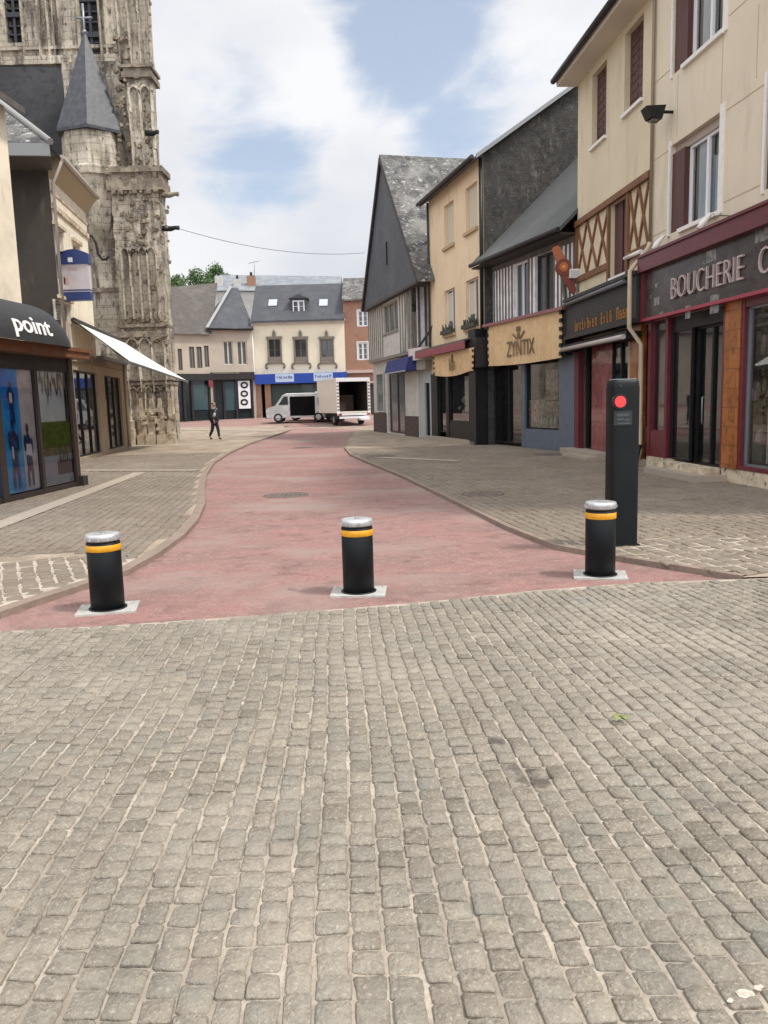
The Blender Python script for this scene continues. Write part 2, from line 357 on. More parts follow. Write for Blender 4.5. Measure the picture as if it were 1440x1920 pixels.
M_ochre = mat('ochre_render', (.72, .565, .385), .85, noise_=[(.8, (.67, .52, .35), .4, .65), (3, (.56, .43, .29), .55, .72, (1, 1, .2))], bump=(50, .15))
M_whitewall = mat('off_white_render', (.78, .70, .55), .85, noise_=[(1.2, (.62, .55, .43), .4, .65), (3, (.48, .41, .31), .60, .76, (1, 1, .2))], bump=(40, .15))
M_paint = mat('white_paint', (.74, .72, .68), .45, noise_=(9, (.64, .62, .58), .5, .7))
M_pvc = mat('white_frame', (.72, .72, .74), .35)
M_brownsh = mat('red_brown_shutter', (.085, .028, .022), .5, noise_=(8, (.06, .02, .017), .4, .6, (1, 1, .1)))
M_maroon = mat('maroon_paint', (.13, .018, .028), .35, noise_=(6, (.10, .014, .022), .4, .6))
M_maroon2 = mat('bright_maroon_trim', (.30, .035, .06), .35)
M_woodx = mat('chestnut_timber', (.20, .085, .035), .6, noise_=(7, (.13, .055, .022), .4, .65, (1, 1, .15)), bump=(30, .3))
M_woodp = mat('varnished_pillar', (.34, .12, .025), .3, noise_=[(9, (.16, .05, .012), .42, .62, (1, 1, .25))], coat=.4)
M_black = mat('black_paint', (.008, .008, .009), .45, noise_=(3, (.014, .0135, .015), .4, .6), spec=.3)
M_charcoal = mat('charcoal_fascia', (.022, .020, .021), .5, noise_=(5, (.034, .030, .030), .4, .65), spec=.35)
M_bluegrey = mat('blue_grey_paint', (.10, .125, .165), .45, noise_=(6, (.085, .105, .14), .4, .6))
M_stone = brickmat('old_church_stone', (.43, .38, .305), (.37, .325, .26), (.27, .235, .185), .55, .32, .012, .92, 0,
    [(.45, (.60, .54, .44), .48, .62), (1.3, (.13, .108, .088), .48, .60, (1.6, 1.6, .22)), (4, (.07, .06, .05), .55, .66, (1.5, 1.5, .6)), (.7, (.30, .28, .20), .56, .70), (6, (.56, .50, .40), .58, .68)], bump=1.0)
M_stonelight = mat('weathered_stone', (.60, .50, .37), .92, noise_=[(3, (.38, .30, .21), .45, .6), (7, (.12, .09, .07), .56, .68)], bump=(9, 1.0))
M_slate = brickmat('dark_slate', (.050, .054, .064), (.068, .072, .084), (.025, .027, .032), .22, .12, .006, .55, 0, [(1.2, (.085, .085, .09), .5, .7)], bump=.5)
M_slateold = brickmat('old_mossy_slate', (.085, .082, .078), (.15, .145, .135), (.04, .038, .035), .22, .13, .008, .75, 0, [(.8, (.20, .195, .18), .50, .62), (1.9, (.045, .043, .045), .50, .62), (5, (.40, .39, .37), .57, .66)], bump=.7)
M_slatewall = brickmat('slate_cladding', (.055, .060, .070), (.072, .077, .088), (.035, .038, .045), .25, .16, .005, .6, 0, [(.7, (.088, .092, .10), .45, .7)], bump=.35)
M_flint = brickmat('old_slate_gable', (.058, .053, .046), (.074, .068, .06), (.038, .035, .032), .16, .085, .006, .9, 0, [(3, (.030, .029, .028), .46, .62), (5, (.15, .138, .12), .56, .70, (1, 1, .5)), (1.1, (.045, .043, .042), .45, .65), (11, (.11, .10, .085), .56, .68)], bump=.8)
M_roofbrown = brickmat('brown_tiled_roof', (.085, .075, .068), (.115, .10, .09), (.05, .045, .04), .22, .15, .006, .85, 0, [(.6, (.14, .13, .12), .5, .7)], bump=.5)
M_timber = mat('grey_timber', (.14, .125, .11), .8, noise_=(5, (.09, .08, .07), .4, .65, (1, 1, .2)), bump=(25, .3))
M_timberdk = mat('dark_timber', (.045, .038, .035), .7)
M_infill = mat('lime_infill', (.56, .54, .50), .9, noise_=(3, (.46, .44, .40), .4, .65), bump=(30, .2))
M_infillw = mat('white_infill', (.84, .82, .84), .85, noise_=(3, (.6, .58, .58), .4, .65))
M_brick = brickmat('red_brick', (.27, .125, .08), (.33, .16, .105), (.34, .27, .21), .22, .075, .01, .85, 0, [(.8, (.22, .11, .08), .5, .7)], bump=.3)
M_tan = mat('tan_banner_canvas', (.62, .43, .235), .8, noise_=[(2.5, (.54, .36, .19), .42, .62), (9, (.67, .49, .29), .52, .7)])
M_zinc = mat('zinc', (.24, .26, .28), .4, metal=.6)
M_glass = glassmat('shop_glass', refl=.10)
M_glassdk = mat('window_glass', (.03, .034, .038), .06, spec=.9)
M_glassm = mat('window_glass_pale', (.10, .105, .10), .12, spec=.8)
M_curtain = mat('net_curtain', (.50, .48, .43), .9, noise_=(12, (.34, .32, .28), .42, .6, (1, 1, .05)))
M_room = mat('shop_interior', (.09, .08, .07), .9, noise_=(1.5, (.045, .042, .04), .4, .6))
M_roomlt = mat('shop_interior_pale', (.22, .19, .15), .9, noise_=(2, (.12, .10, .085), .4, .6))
M_blind = mat('cream_blind', (.52, .46, .36), .8)
M_steel = mat('brushed_steel', (.56, .56, .57), .38, metal=.55, noise_=(12, (.42, .42, .43), .45, .65), bump=(70, .15))
M_anthra = mat('anthracite_paint', (.0045, .0062, .0075), .5, noise_=(4, (.0065, .0085, .010), .45, .65), spec=.22)
M_yellow = mat('amber_reflector', (.72, .34, .012), .4, noise_=(30, (.62, .28, .01), .45, .6))
M_redlamp = mat('lit_red_lamp', (.8, .03, .03), .3, emit=((1, .03, .035), .62))
M_label = mat('grey_label_plate', (.012, .016, .019), .5)

# ------------------------------------------------------------------ the ground
def sheet(pts, z, name, m, kind='structure', step=None):
    """flat polygon following the climb of the street"""
    mb = MB(); bm = bmesh.new()
    vs = [bm.verts.new((p[0], p[1], 0)) for p in pts]; bm.faces.new(vs)
    for yc in (44, 50, 54, 62, 80):
        bmesh.ops.bisect_plane(bm, geom=bm.verts[:] + bm.edges[:] + bm.faces[:], plane_co=(0, yc, 0), plane_no=(0, 1, 0))
    bmesh.ops.triangulate(bm, faces=bm.faces[:])
    for v in bm.verts: v.co.z = gz(v.co.y) + z
    bmesh.ops.recalc_face_normals(bm, faces=bm.faces)
    if sum(f.normal.z for f in bm.faces) < 0: bmesh.ops.reverse_faces(bm, faces=bm.faces)
    me = bpy.data.meshes.new(name); bm.to_mesh(me); bm.free(); me.materials.append(m)
    o = bpy.data.objects.new(name, me); COL.objects.link(o); tag(o, kind=kind); return o

sheet([(-400, -30), (400, -30), (400, 380), (-400, 380)], -.06, 'ground', M_earth)

near_edge = [G(*p) for p in [(0, 1181), (200, 1171), (400, 1157), (640, 1139), (820, 1124), (1000, 1105), (1200, 1090), (1400, 1083)]]
left_edge = [G(*p) for p in [(0, 1152), (70, 1128), (140, 1105), (240, 1072), (300, 1038), (345, 1005), (372, 975), (385, 945), (384, 915), (388, 890), (402, 868), (430, 850), (470, 832), (515, 817), (545, 806)]]
right_edge = [G(*p) for p in [(1400, 1081), (1290, 1063), (1180, 1046), (1050, 1023), (960, 988), (860, 940), (760, 893), (700, 869), (662, 853), (650, 840), (653, 824), (664, 811)]]
# simple: the red surface, one polygon from the near edge up one side and back down the other
far_l = G(545, 802); far_r = G(668, 805)
ne = [Vector((-12, near_edge[0].y - .55, 0))] + near_edge + [Vector((right_edge[0].x + .05, right_edge[0].y - .02, 0)), Vector((9, right_edge[0].y + .04, 0))]
road_poly = [(p.x, p.y) for p in ne] + [(9, right_edge[0].y + .06)] + [(p.x, p.y) for p in right_edge] + [(far_r.x, far_r.y + 1)] + \
            [(far_l.x, far_l.y + 1)] + [(p.x, p.y) for p in reversed(left_edge)] + [(-12, left_edge[0].y - .2)]
ROADZ = -.035
sheet(road_poly, ROADZ, 'road', M_road)
# cross street at the far end
cs = G(340, 803).y
sheet([(-60, max(50.5, far_l.y + 1)), (60, max(50.5, far_l.y + 1)), (60, 61.2), (-60, 61.2)], -.045, 'cross_road', M_road)

def inpoly(x, y, P):
    c = False; n = len(P); j = n - 1
    for i in range(n):
        if (P[i][1] > y) != (P[j][1] > y) and x < (P[j][0] - P[i][0]) * (y - P[i][1]) / (P[j][1] - P[i][1]) + P[i][0]: c = not c
        j = i
    return c

def lay_setts(name, region, bbox, m, size, gap, head, z, relief, warp=None, round_=.012, wob=.007, tiltv=.0035, gapv=None):
    """one mesh of individually irregular stones laid in columns"""
    rs = np.random.RandomState(abs(hash(name)) % 1000 if False else len(name) * 7 + 3)
    V = []; Fc = []; T = []; x0, x1, y0, y1 = bbox
    col = 0; u = x0
    while u < x1:
        wcol = size * rs.uniform(.9, 1.12); v = y0 + rs.uniform(0, size)
        while v < y1:
            ln = size * rs.uniform(.82, 1.2); cu = u + wcol / 2; cv = v + ln / 2
            def W(a, b):
                if warp: return warp(a, b)
                return (a * math.cos(head) - b * math.sin(head), a * math.sin(head) + b * math.cos(head))
            wx, wy = W(cu, cv)
            if region(wx, wy):
                hw = wcol / 2 - gap / 2; hl = ln / 2 - (gapv or gap) / 2; zz = z + gz(wy) + rs.uniform(-tiltv, tiltv) - (.002 if rs.uniform() < .07 else 0); tx, ty = rs.uniform(-.05, .05, 2)
                b = len(V); c4 = [(-hw, -hl), (hw, -hl), (hw, hl), (-hw, hl)]; jt = rs.uniform(-wob, wob, (4, 2)); wb = math.sin(cv * 2.1 + u * .9) * .008
                c4 = [(p[0] + j[0] + wb, p[1] + j[1]) for p, j in zip(c4, jt)]; ring = []
                for k in range(4):
                    p, q = c4[k], c4[(k + 1) % 4]; cut = round_ * rs.uniform(.4, 1.5) / max(size, .05); m_ = rs.uniform(.38, .62); o_ = rs.uniform(-.5, .5) * wob
                    nx, ny = q[1] - p[1], p[0] - q[0]; nl = math.hypot(nx, ny)
                    for t_, of in ((cut, 0), (m_, o_), (1 - cut, 0)): ring.append((p[0] + (q[0] - p[0]) * t_ + nx / nl * of, p[1] + (q[1] - p[1]) * t_ + ny / nl * of))
                dm = rs.uniform(-.0022, .0022, 12)
                for s_, dz in ((1.03, -relief), (1.0, -.0045), (.90, .0015)):
                    for k, (a, d) in enumerate(ring):
                        X, Yw = W(cu + a * s_, cv + d * s_); V.append((X, Yw, zz + dz + tx * a + ty * d + (dm[k] if dz > 0 else 0)))
                X, Yw = W(cu + hw * rs.uniform(-.3, .3), cv + hl * rs.uniform(-.3, .3)); V.append((X, Yw, zz + rs.uniform(.0005, .0045)))
                for k in range(12):
                    k2 = (k + 1) % 12
                    Fc.append((b + k, b + k2, b + 12 + k2, b + 12 + k)); Fc.append((b + 12 + k, b + 12 + k2, b + 24 + k2, b + 24 + k)); Fc.append((b + 24 + k, b + 24 + k2, b + 36))
                T += [float(rs.uniform())] * 37
            v += ln
        u += wcol; col += 1
    me = bpy.data.meshes.new(name); me.from_pydata(V, [], Fc); me.materials.append(m)
    a = me.attributes.new('tint', 'FLOAT', 'POINT'); a.data.foreach_set('value', T)
    sm = [((i % 3) != 0) for i in range(len(Fc))]
    me.polygons.foreach_set('use_smooth', sm); me.update()
    o = bpy.data.objects.new(name, me); COL.objects.link(o); tag(o, kind='structure'); return o

ne2 = [(p.x, p.y) for p in ne]
def edge_y(x):
    for (a, b) in zip(ne2, ne2[1:]):
        if a[0] <= x <= b[0]: return a[1] + (b[1] - a[1]) * (x - a[0]) / (b[0] - a[0])
    return ne2[0][1] if x < ne2[0][0] else ne2[-1][1]
def fwarp(u, v):
    k = .057 + (.035 * max(u, 0)) + .012 * min(u, 0)
    return (u - k * (v - 2.0), v + .018 * u * u * .5)
lay_setts('forecourt_setts', lambda x, y: y < edge_y(x) - .06 and -6.5 < x < 6.5 and y > .5, (-7, 8, .3, 7.5), M_sett, .096, .0115, 0, 0.0, .03, warp=fwarp, round_=.0075, wob=.0055, tiltv=.0036, gapv=.0055)
sheet([(-12, -6)] + [(p[0], p[1] - .01) for p in ne2] + [(9, -6)], -.0078, 'forecourt_mortar', M_mortar)

def leftpave(x, y):
    return x < 0
Lp = [(p.x, p.y) for p in left_edge]; Rp = [(p.x, p.y) for p in right_edge]
def offset_line(P, d):
    out = []
    for i in range(len(P)):
        a = Vector(P[max(i - 1, 0)]); b = Vector(P[min(i + 1, len(P) - 1)]); t = (b - a).normalized(); out.append((P[i][0] - t.y * d, P[i][1] + t.x * d))
    return out
KW = .13
Lk = offset_line(Lp, KW); Rk = offset_line(Rp, .08)          # both grow away from the road
PZ = .02
leftP = [(-30, Lp[0][1] - .3)] + [(Lk[0][0] - 1, Lk[0][1])] + Lk + [(far_l.x - .6, far_l.y + 1.5), (-6, far_l.y + 2.5), (-30, far_l.y + 2.5)]
rightP = [(30, Rp[0][1] + .03)] + [(Rk[0][0] + 1, Rk[0][1])] + Rk + [(far_r.x + .4, far_r.y + 1.5), (30, far_r.y + 1.5)]
def cliplow(P, yc, keep_low):
    out = []; n = len(P)
    for i in range(n):
        a, b = P[i], P[(i + 1) % n]; ia = (a[1] < yc) == keep_low; ib = (b[1] < yc) == keep_low
        if ia: out.append(a)
        if ia != ib: t = (yc - a[1]) / (b[1] - a[1]); out.append((a[0] + (b[0] - a[0]) * t, yc))
    return out
M_mortar_white = mat('white_mortar', (.40, .345, .28), .95, noise_=[(3, (.28, .235, .19), .45, .62), (11, (.48, .42, .35), .54, .66)], bump=(60, .5))
for P_, nm_, yc_ in ((leftP, 'left_pavement', 8.25), (rightP, 'right_pavement', 8.55)):
    sheet(cliplow(P_, yc_, False), PZ - .012, nm_, M_mortar_side)
    lowp = cliplow(P_, yc_, True); sheet(lowp, PZ - .014, nm_ + '_corner_base', M_mortar_side)
    sheet(cliplow(lowp, Rp[0][1] + .16 if P_ is rightP else Lp[0][1], False), PZ - .002, nm_ + '_corner_bed', M_mortar_white)
def strip(P, Q, z, name, m, hgt=.06):
    mb = MB()
    for i in range(len(P) - 1):
        a, b, c, d = P[i], P[i + 1], Q[i + 1], Q[i]
        t = [(a[0], a[1], gz(a[1]) + z), (b[0], b[1], gz(b[1]) + z), (c[0], c[1], gz(c[1]) + z), (d[0], d[1], gz(d[1]) + z)]
        mb.add(t, [(0, 1, 2, 3)]); mb.add([t[0], t[1], (t[1][0], t[1][1], t[1][2] - hgt), (t[0][0], t[0][1], t[0][2] - hgt)], [(0, 1, 2, 3)])
        mb.add([t[2], t[3], (t[3][0], t[3][1], t[3][2] - hgt), (t[2][0], t[2][1], t[2][2] - hgt)], [(0, 1, 2, 3)])
    o = mb.build(name, m, recalc=True); tag(o, kind='structure'); return o
strip(Lp, Lk, PZ, 'left_kerb', M_kerb); strip(Rp, Rk, PZ, 'right_kerb', M_kerb)
YM = 27
def inp4(x, y, P, d=.085): return all(inpoly(x + a, y + b, P) for a, b in ((d, 0), (-d, 0), (0, d), (0, -d)))
def near_l(x, y): return inp4(x, y, leftP) and y < 8.5 - .02 * x + .12 * math.sin(x * 3)
def near_r(x, y): return inp4(x, y, rightP, .05) and y < 8.7 + .10 * math.sin(x * 2.3) - .03 * x and x > 2.2
lay_setts('left_corner_setts', near_l, (-8, 2, 4, 9), M_sett_side, .155, .024, .45, PZ + .004, .02, wob=.012)
lay_setts('right_corner_setts', near_r, (1, 11, 4, 10), M_sett_side, .175, .026, .25, PZ + .004, .02, wob=.012)
lay_setts('left_pavement_setts', lambda x, y: y < YM and x > -14 and inp4(x, y, leftP, .07) and not near_l(x, y), (-15, 4, 4, 30), M_sett_side, .135, .012, .10, PZ, .02, wob=.008)
lay_setts('right_pavement_setts', lambda x, y: y < YM and x < 8.5 and inp4(x, y, rightP, .07) and not near_r(x, y), (-4, 14, 4, 30), M_sett_side, .135, .012, .16, PZ, .02, wob=.008)
# pale bands crossing the left pavement
def band(p1, p2, wd, z, name, m=M_pale):
    a = G(*p1); b = G(*p2); t = (b - a).normalized(); s_ = Vector((-t.y, t.x, 0)) * wd / 2
    return sheet([(a + s_)[:2], (b + s_)[:2], (b - s_)[:2], (a - s_)[:2]], z, name, m)
band((-60, 1010), (262, 888), .32, PZ + .010, 'left_pavement_band'); band((155, 884), (372, 884), .30, PZ + .014, 'left_pavement_cross_band')
band((690, 858), (860, 866), .35, PZ + .010, 'right_pavement_band')
band((345, 806), (520, 808), 1.0, PZ + .004, 'far_pavement_band')

# ------------------------------------------------------------------ manholes, leaf, stains
def manhole(px, py, r, label, z):
    p = G(px, py); c = Vector((p.x, p.y, gz(p.y) + z))
    t = thing('manhole_cover', label, 'manhole cover', c, 'manhole covers in the paving')
    MB().lathe([(r, -.02), (r, .002), (r - .04, .002), (r - .04, -.004)], c, 28, cap=False).build('frame', mat('rusty_iron', (.16, .11, .085), .7, noise_=(9, (.10, .08, .07), .4, .6)), t, uv=False)
    mb = MB().lathe([(r - .045, -.02), (r - .045, 0)], c, 28)
    for i in range(-4, 5):
        for j in range(-4, 5):
            if (i * i + j * j) * (.2 * r) ** 2 < (r * .8) ** 2: mb.box(c.x + i * r * .2 - .02, c.x + i * r * .2 + .02, c.y + j * r * .2 - .02, c.y + j * r * .2 + .02, c.z, c.z + .003)
    mb.build('lid', mat('dark_iron', (.10, .08, .07), .65, noise_=(6, (.15, .11, .09), .4, .6)), t, uv=False)
manhole(536, 925, .42, 'round iron manhole cover in the middle of the red road', ROADZ + .005)
manhole(566, 838, .40, 'small far manhole cover in the red road before the cross street', ROADZ + .005)
manhole(905, 929, .36, 'round manhole cover in the right pavement near the road edge', PZ + .012)
manhole(712, 857, .42, 'far round manhole cover in the right pavement by the half-timbered gable', PZ + .012)
manhole(1028, 854, .45, 'dark manhole cover in the pavement before the blue-grey shopfront', PZ + .012)

sp_ = G(1398, 1868); rr_ = random.Random(3); mb = MB()
for (dx, dy, ln, wd) in [(0, 0, .030, .016), (.045, .022, .016, .010), (-.05, -.02, .012, .008)]:
    an = math.atan2(dy, dx) if dx or dy else 0; pts = []
    for k in range(10):
        t = 2 * math.pi * k / 10; a = math.cos(t) * ln * rr_.uniform(.7, 1.1); b = math.sin(t) * wd * rr_.uniform(.6, 1.2); pts.append((sp_.x + dx + a * math.cos(an) - b * math.sin(an), sp_.y + dy + a * math.sin(an) + b * math.cos(an), .0065 + rr_.uniform(0, .001)))
    mb.poly(pts)
o_ = mb.build('mortar_splash', mat('splash_white', (.52, .47, .40), .9, noise_=(40, (.38, .33, .27), .45, .6)), uv=False); tag(o_, kind='structure')
lp = G(1163, 1357)
mb = MB()
for k, (ax, ay, an) in enumerate([(0, 0, .4), (.02, .015, 1.9), (-.015, .02, 3.2)]):
    c = Vector((lp.x + ax, lp.y + ay, .014)); d = Vector((math.cos(an), math.sin(an), 0)); s_ = Vector((-d.y, d.x, 0))
    vs = []
    for i in range(7):
        q = i / 6; wv = .013 * math.sin(math.pi * min(q * 1.05, 1)) + .001; h = .012 * math.sin(math.pi * q) + .004 * k
        m0 = c + d * (q - .5) * .05; vs += [m0 + s_ * wv + Vector((0, 0, h + .006)), m0 + Vector((0, 0, h)), m0 - s_ * wv + Vector((0, 0, h + .006))]
    mb.add(vs, [f for i in range(6) for f in ((i * 3, i * 3 + 1, i * 3 + 4, i * 3 + 3), (i * 3 + 1, i * 3 + 2, i * 3 + 5, i * 3 + 4))], True)
lf = mb.build('fallen_leaf', mat('green_leaf', (.11, .15, .03), .6, noise_=(60, (.26, .30, .08), .4, .6)), uv=False)
tag(lf, 'small crumpled green leaf lying on the setts', 'leaf')

# ------------------------------------------------------------------ bollards and the signal post
def make_bollard(rot):
    t = thing('retractable_bollard', '', 'bollard', (0, 0, 0), 'retractable bollards across the red road')
    s_ = .235; c, sn = math.cos(rot), math.sin(rot)
    q = [(-s_, -s_ * .75), (s_, -s_ * .75), (s_, s_ * .75), (-s_, s_ * .75)]
    mb = MB(); mb.prism([(x * c - y * sn, x * sn + y * c, -.03) for x, y in q], (0, 0, .040))
    for x, y in q:
        x *= .86; y *= .82; mb.lathe([(.012, .008), (.012, .014), (.006, .016)], (x * c - y * sn, x * sn + y * c, 0), 8)
    b = mb.build('base_plate', mat('galvanised_plate', (.50, .49, .46), .55, metal=.15, noise_=[(12, (.38, .37, .35), .45, .65), (3, (.42, .36, .31), .5, .7)], bump=(50, .2)), t, uv=False)
    MB().lathe([(.152, .0), (.152, .016), (.138, .018)], (0, 0, 0), 48, cap=False).build('seal_ring', M_black, t, uv=False)
    MB().lathe([(.134, -.02), (.134, .522), (.128, .526)], (0, 0, 0), 48).build('shaft', M_anthra, t, uv=False)
    MB().lathe([(.1355, .462), (.1375, .464), (.1375, .508), (.1355, .510)], (0, 0, 0), 48, cap=False).build('reflective_band', M_yellow, t, uv=False)
    MB().lathe([(.128, .526), (.128, .540)], (0, 0, 0), 48).build('neck', M_black, t, uv=False)
    mb = MB().lathe([(.130, .538), (.138, .544), (.139, .575), (.134, .588), (.10, .593), (.0, .594)], (0, 0, 0), 48)
    for k in range(12):
        a = k * math.pi / 6 + .1; mb.box(math.cos(a) * .1385 - .006, math.cos(a) * .1385 + .006, math.sin(a) * .1385 - .006, math.sin(a) * .1385 + .006, .548, .566)
    cp = mb.build('cap', M_steel, t, uv=False)
    MB().lathe([(.022, .593), (.022, .598), (.0, .599)], (0, 0, 0), 16).build('lock_plug', M_zinc, cp, uv=False)
    return t
bp_ = [((193, 1141), 'left bollard, nearest the sett pavement on the left', .20),
       ((672, 1109), 'middle bollard standing in the centre of the red road', -.05),
       ((1132, 1077), 'right bollard standing in front of the tall signal post', -.22)]
for i, ((px, py), lab, rot) in enumerate(bp_):
    p = G(px, py + 1); b = make_bollard(rot) if i == 0 else copy_tree(b0)
    if i == 0: b0 = b
    b.location = (p.x, p.y + .12, ROADZ + .005 + gz(p.y)); b['label'] = 'anthracite bollard with amber band: ' + lab
    # bollard height measured in the photo
    rr = {0: 1.07, 1: 1.09, 2: 1.15}[i]; b.scale = (1, 1, rr)
    if i: b.rotation_euler.z = rot - bp_[0][2]

pp = G(1169, 1027)
post = thing('signal_post', 'tall dark signal post with a lit red lamp behind the right bollard', 'signal post', (pp.x, pp.y + .1, PZ))
px_, py_ = pp.x, pp.y + .1
def at_h(py): return at(1169, py, py_).z
PT = at_h(712); hw = .5 * 54 / FPX * py_ * .985
yaw = math.atan2(px_, py_) * -1
cy, sy = math.cos(.10), math.sin(.10)
def pr(x, y, z): return (px_ + x * cy - y * sy, py_ + x * sy + y * cy, z)
def rounded(hw, hd, rad, z, n=6):
    out = []
    for (cx, cyy, a0) in [(hw - rad, hd - rad, 0), (-hw + rad, hd - rad, 90), (-hw + rad, -hd + rad, 180), (hw - rad, -hd + rad, 270)]:
        for k in range(n + 1):
            a = math.radians(a0 + 90 * k / n); out.append(pr(cx + rad * math.cos(a), cyy + rad * math.sin(a), z))
    return out
mb = MB(); rings = [rounded(hw, hw * .78, .05, z) for z in (PZ - .03, PT - .10)]
# head: front edge curves over
n = len(rings[0])
for q in range(1, 7):
    a = q / 6 * math.pi / 2; rings.append(rounded(hw * (1 - .12 * (1 - math.cos(a))), hw * .78 * (1 - .30 * (1 - math.cos(a))), .05, PT - .10 + .10 * math.sin(a)))
V = [p for r in rings for p in r]; F_ = [(i * n + k, i * n + (k + 1) % n, (i + 1) * n + (k + 1) % n, (i + 1) * n + k) for i in range(len(rings) - 1) for k in range(n)]
mb.add(V, F_, True); mb.add(rings[-1], [tuple(range(n))])
mb.build('body', M_anthra, post, uv=False)
mb = MB(); r2 = [rounded(hw * .86, hw * .54, .04, PT + dz) for dz in (0.001, .008)]
mb.add(r2[0] + r2[1], [(k, (k + 1) % n, n + (k + 1) % n, n + k) for k in range(n)] + [tuple(range(n, 2 * n))]); mb.build('top_cap', mat('worn_cap', (.28, .33, .36), .5), post, uv=False)
zl = at(1160, 753, py_).z; xl = -15 / FPX * py_; fd = -hw * .78
def disc(mb, cx, z, r, y0, y1, seg=24):
    a = [pr(cx + r * math.cos(2 * math.pi * k / seg), y0, z + r * math.sin(2 * math.pi * k / seg)) for k in range(seg)]
    b = [pr(cx + r * math.cos(2 * math.pi * k / seg), y1, z + r * math.sin(2 * math.pi * k / seg)) for k in range(seg)]
    mb.add(a + b, [(k, (k + 1) % seg, seg + (k + 1) % seg, seg + k) for k in range(seg)] + [tuple(range(seg, 2 * seg))]); return mb
hs = disc(MB(), xl, zl, .078, fd + .02, fd - .022).build('lamp_housing', M_black, post, uv=False)
disc(MB(), xl, zl, .057, fd - .02, fd - .034).build('red_lens', M_redlamp, hs, uv=False)
zt, zb = at(1160, 770, py_).z, at(1160, 797, py_).z
mb = MB(); mb.hexa([pr(x, y, z) for z in (zb, zt) for (x, y) in ((-hw * .93, fd - .008), (hw * .36, fd - .008), (hw * .36, fd + .01), (-hw * .93, fd + .01))])
lb = mb.build('label_plate', M_label, post, uv=False)
mb = MB()
for (a, b, z0, z1) in [(-.6, .3, .62, .82), (-.55, -.1, .35, .5), (0, .35, .30, .45), (-.5, .4, .08, .2)]:
    zz0 = zb + (zt - zb) * z0; zz1 = zb + (zt - zb) * z1
    mb.hexa([pr(x, y, z) for z in (zz0, zz1) for (x, y) in (((a - .18) * hw, fd - .011), ((b - .18) * hw, fd - .011), ((b - .18) * hw, fd - .007), ((a - .18) * hw, fd - .007))])
mb.build('label_marks', mat('pale_marks', (.045, .055, .06), .6), lb, uv=False)
disc(MB(), xl + .01, zl + .16, .014, fd + .01, fd - .006).build('sensor', M_label, post, uv=False)
mb = MB(); c0 = PZ
mb.hexa([pr(x, y, z) for z in (c0 - .02, c0 + .018) for (x, y) in ((-hw * 1.05, -hw * .85), (hw * 1.05, -hw * .85), (hw * 1.05, hw * .85), (-hw * 1.05, hw * .85))]); mb.build('foot', M_black, post, uv=False)

# ------------------------------------------------------------------ building blocks for facades
def window(F, hole, parent, n=-.12, mullions=1, bars=0, frame=M_pvc, glass=M_glassdk, fw=.05, curtain=None, shutters=None, sill=None, sillm=M_paint, name='window', surround=None):
    u0, u1, z0, z1 = hole; mb = MB()
    mb.fbox(F, u0, u1, n - .04, n + .02, z0, z0 + fw); mb.fbox(F, u0, u1, n - .04, n + .02, z1 - fw, z1)
    mb.fbox(F, u0, u0 + fw, n - .037, n + .023, z0 + fw, z1 - fw); mb.fbox(F, u1 - fw, u1, n - .037, n + .023, z0 + fw, z1 - fw)
    for k in range(mullions):
        um = u0 + (u1 - u0) * (k + 1) / (mullions + 1); mb.fbox(F, um - fw * .7, um + fw * .7, n - .035, n + .026, z0 + fw, z1 - fw)
    for k in range(bars):
        zm = z0 + (z1 - z0) * (k + 1) / (bars + 1); mb.fbox(F, u0 + fw, u1 - fw, n - .03, n + .012, zm - .015, zm + .015)
    w_ = mb.build(name, frame, parent)
    MB().add([F.P(u0 + .01, n - .02, z0 + .01), F.P(u1 - .01, n - .02, z0 + .01), F.P(u1 - .01, n - .02, z1 - .01), F.P(u0 + .01, n - .02, z1 - .01)], [(0, 1, 2, 3)]).build('pane', glass, w_)
    if curtain:
        mb = MB(); k = 14
        for (a, b) in curtain:
            pts = []
            for i in range(k + 1):
                uu = u0 + (u1 - u0) * (a + (b - a) * i / k); nn = n - .10 + .02 * math.sin(i * 2.3); pts.append((uu, nn))
            mb.add([F.P(x, y, z0 + .02) for x, y in pts] + [F.P(x, y, z1 - .02) for x, y in pts], [(i, i + 1, k + 2 + i, k + 1 + i) for i in range(k)], True)
        mb.build('curtain', M_curtain, w_)
    if sill: MB().fbox(F, u0 - sill[0], u1 + sill[0], -.02, sill[1], z0 - sill[2], z0 + .004).build('sill', sillm, w_)
    if surround:
        s_ = surround; mb = MB()
        mb.fbox(F, u0 - s_, u0, -.01, .03, z0, z1 + s_); mb.fbox(F, u1, u1 + s_, -.01, .03, z0, z1 + s_); mb.fbox(F, u0, u1, -.01, .03, z1, z1 + s_)
        mb.build('surround', sillm, w_)
    return w_

def glyphs(F, u0, u1, zb, zt, n, words, m, parent, name='lettering', seed=3):
    """too small to read in the photograph: irregular upright strokes in word groups"""
    r = random.Random(seed); mb = MB(); tot = sum(words) + (len(words) - 1) * 1.2; cw = (u1 - u0) / tot; u = u0
    for wd in words:
        for k in range(wd):
            h = (zt - zb) * (1 if k == 0 else r.choice([.68, .7, .95])); t = cw * .2
            mb.fbox(F, u + cw * .12, u + cw * .12 + t, n, n + .012, zb, zb + h)
            if r.random() < .6: mb.fbox(F, u + cw * .62, u + cw * .62 + t, n, n + .012, zb, zb + h * r.choice([.7, 1]))
            for q in (0, .5, .9):
                if r.random() < .6: mb.fbox(F, u + cw * .12 + t, u + cw * .62, n, n + .011, zb + h * q * .9, zb + h * q * .9 + (zt - zb) * .13)
            u += cw
        u += cw * 1.2
    return mb.build(name, m, parent)

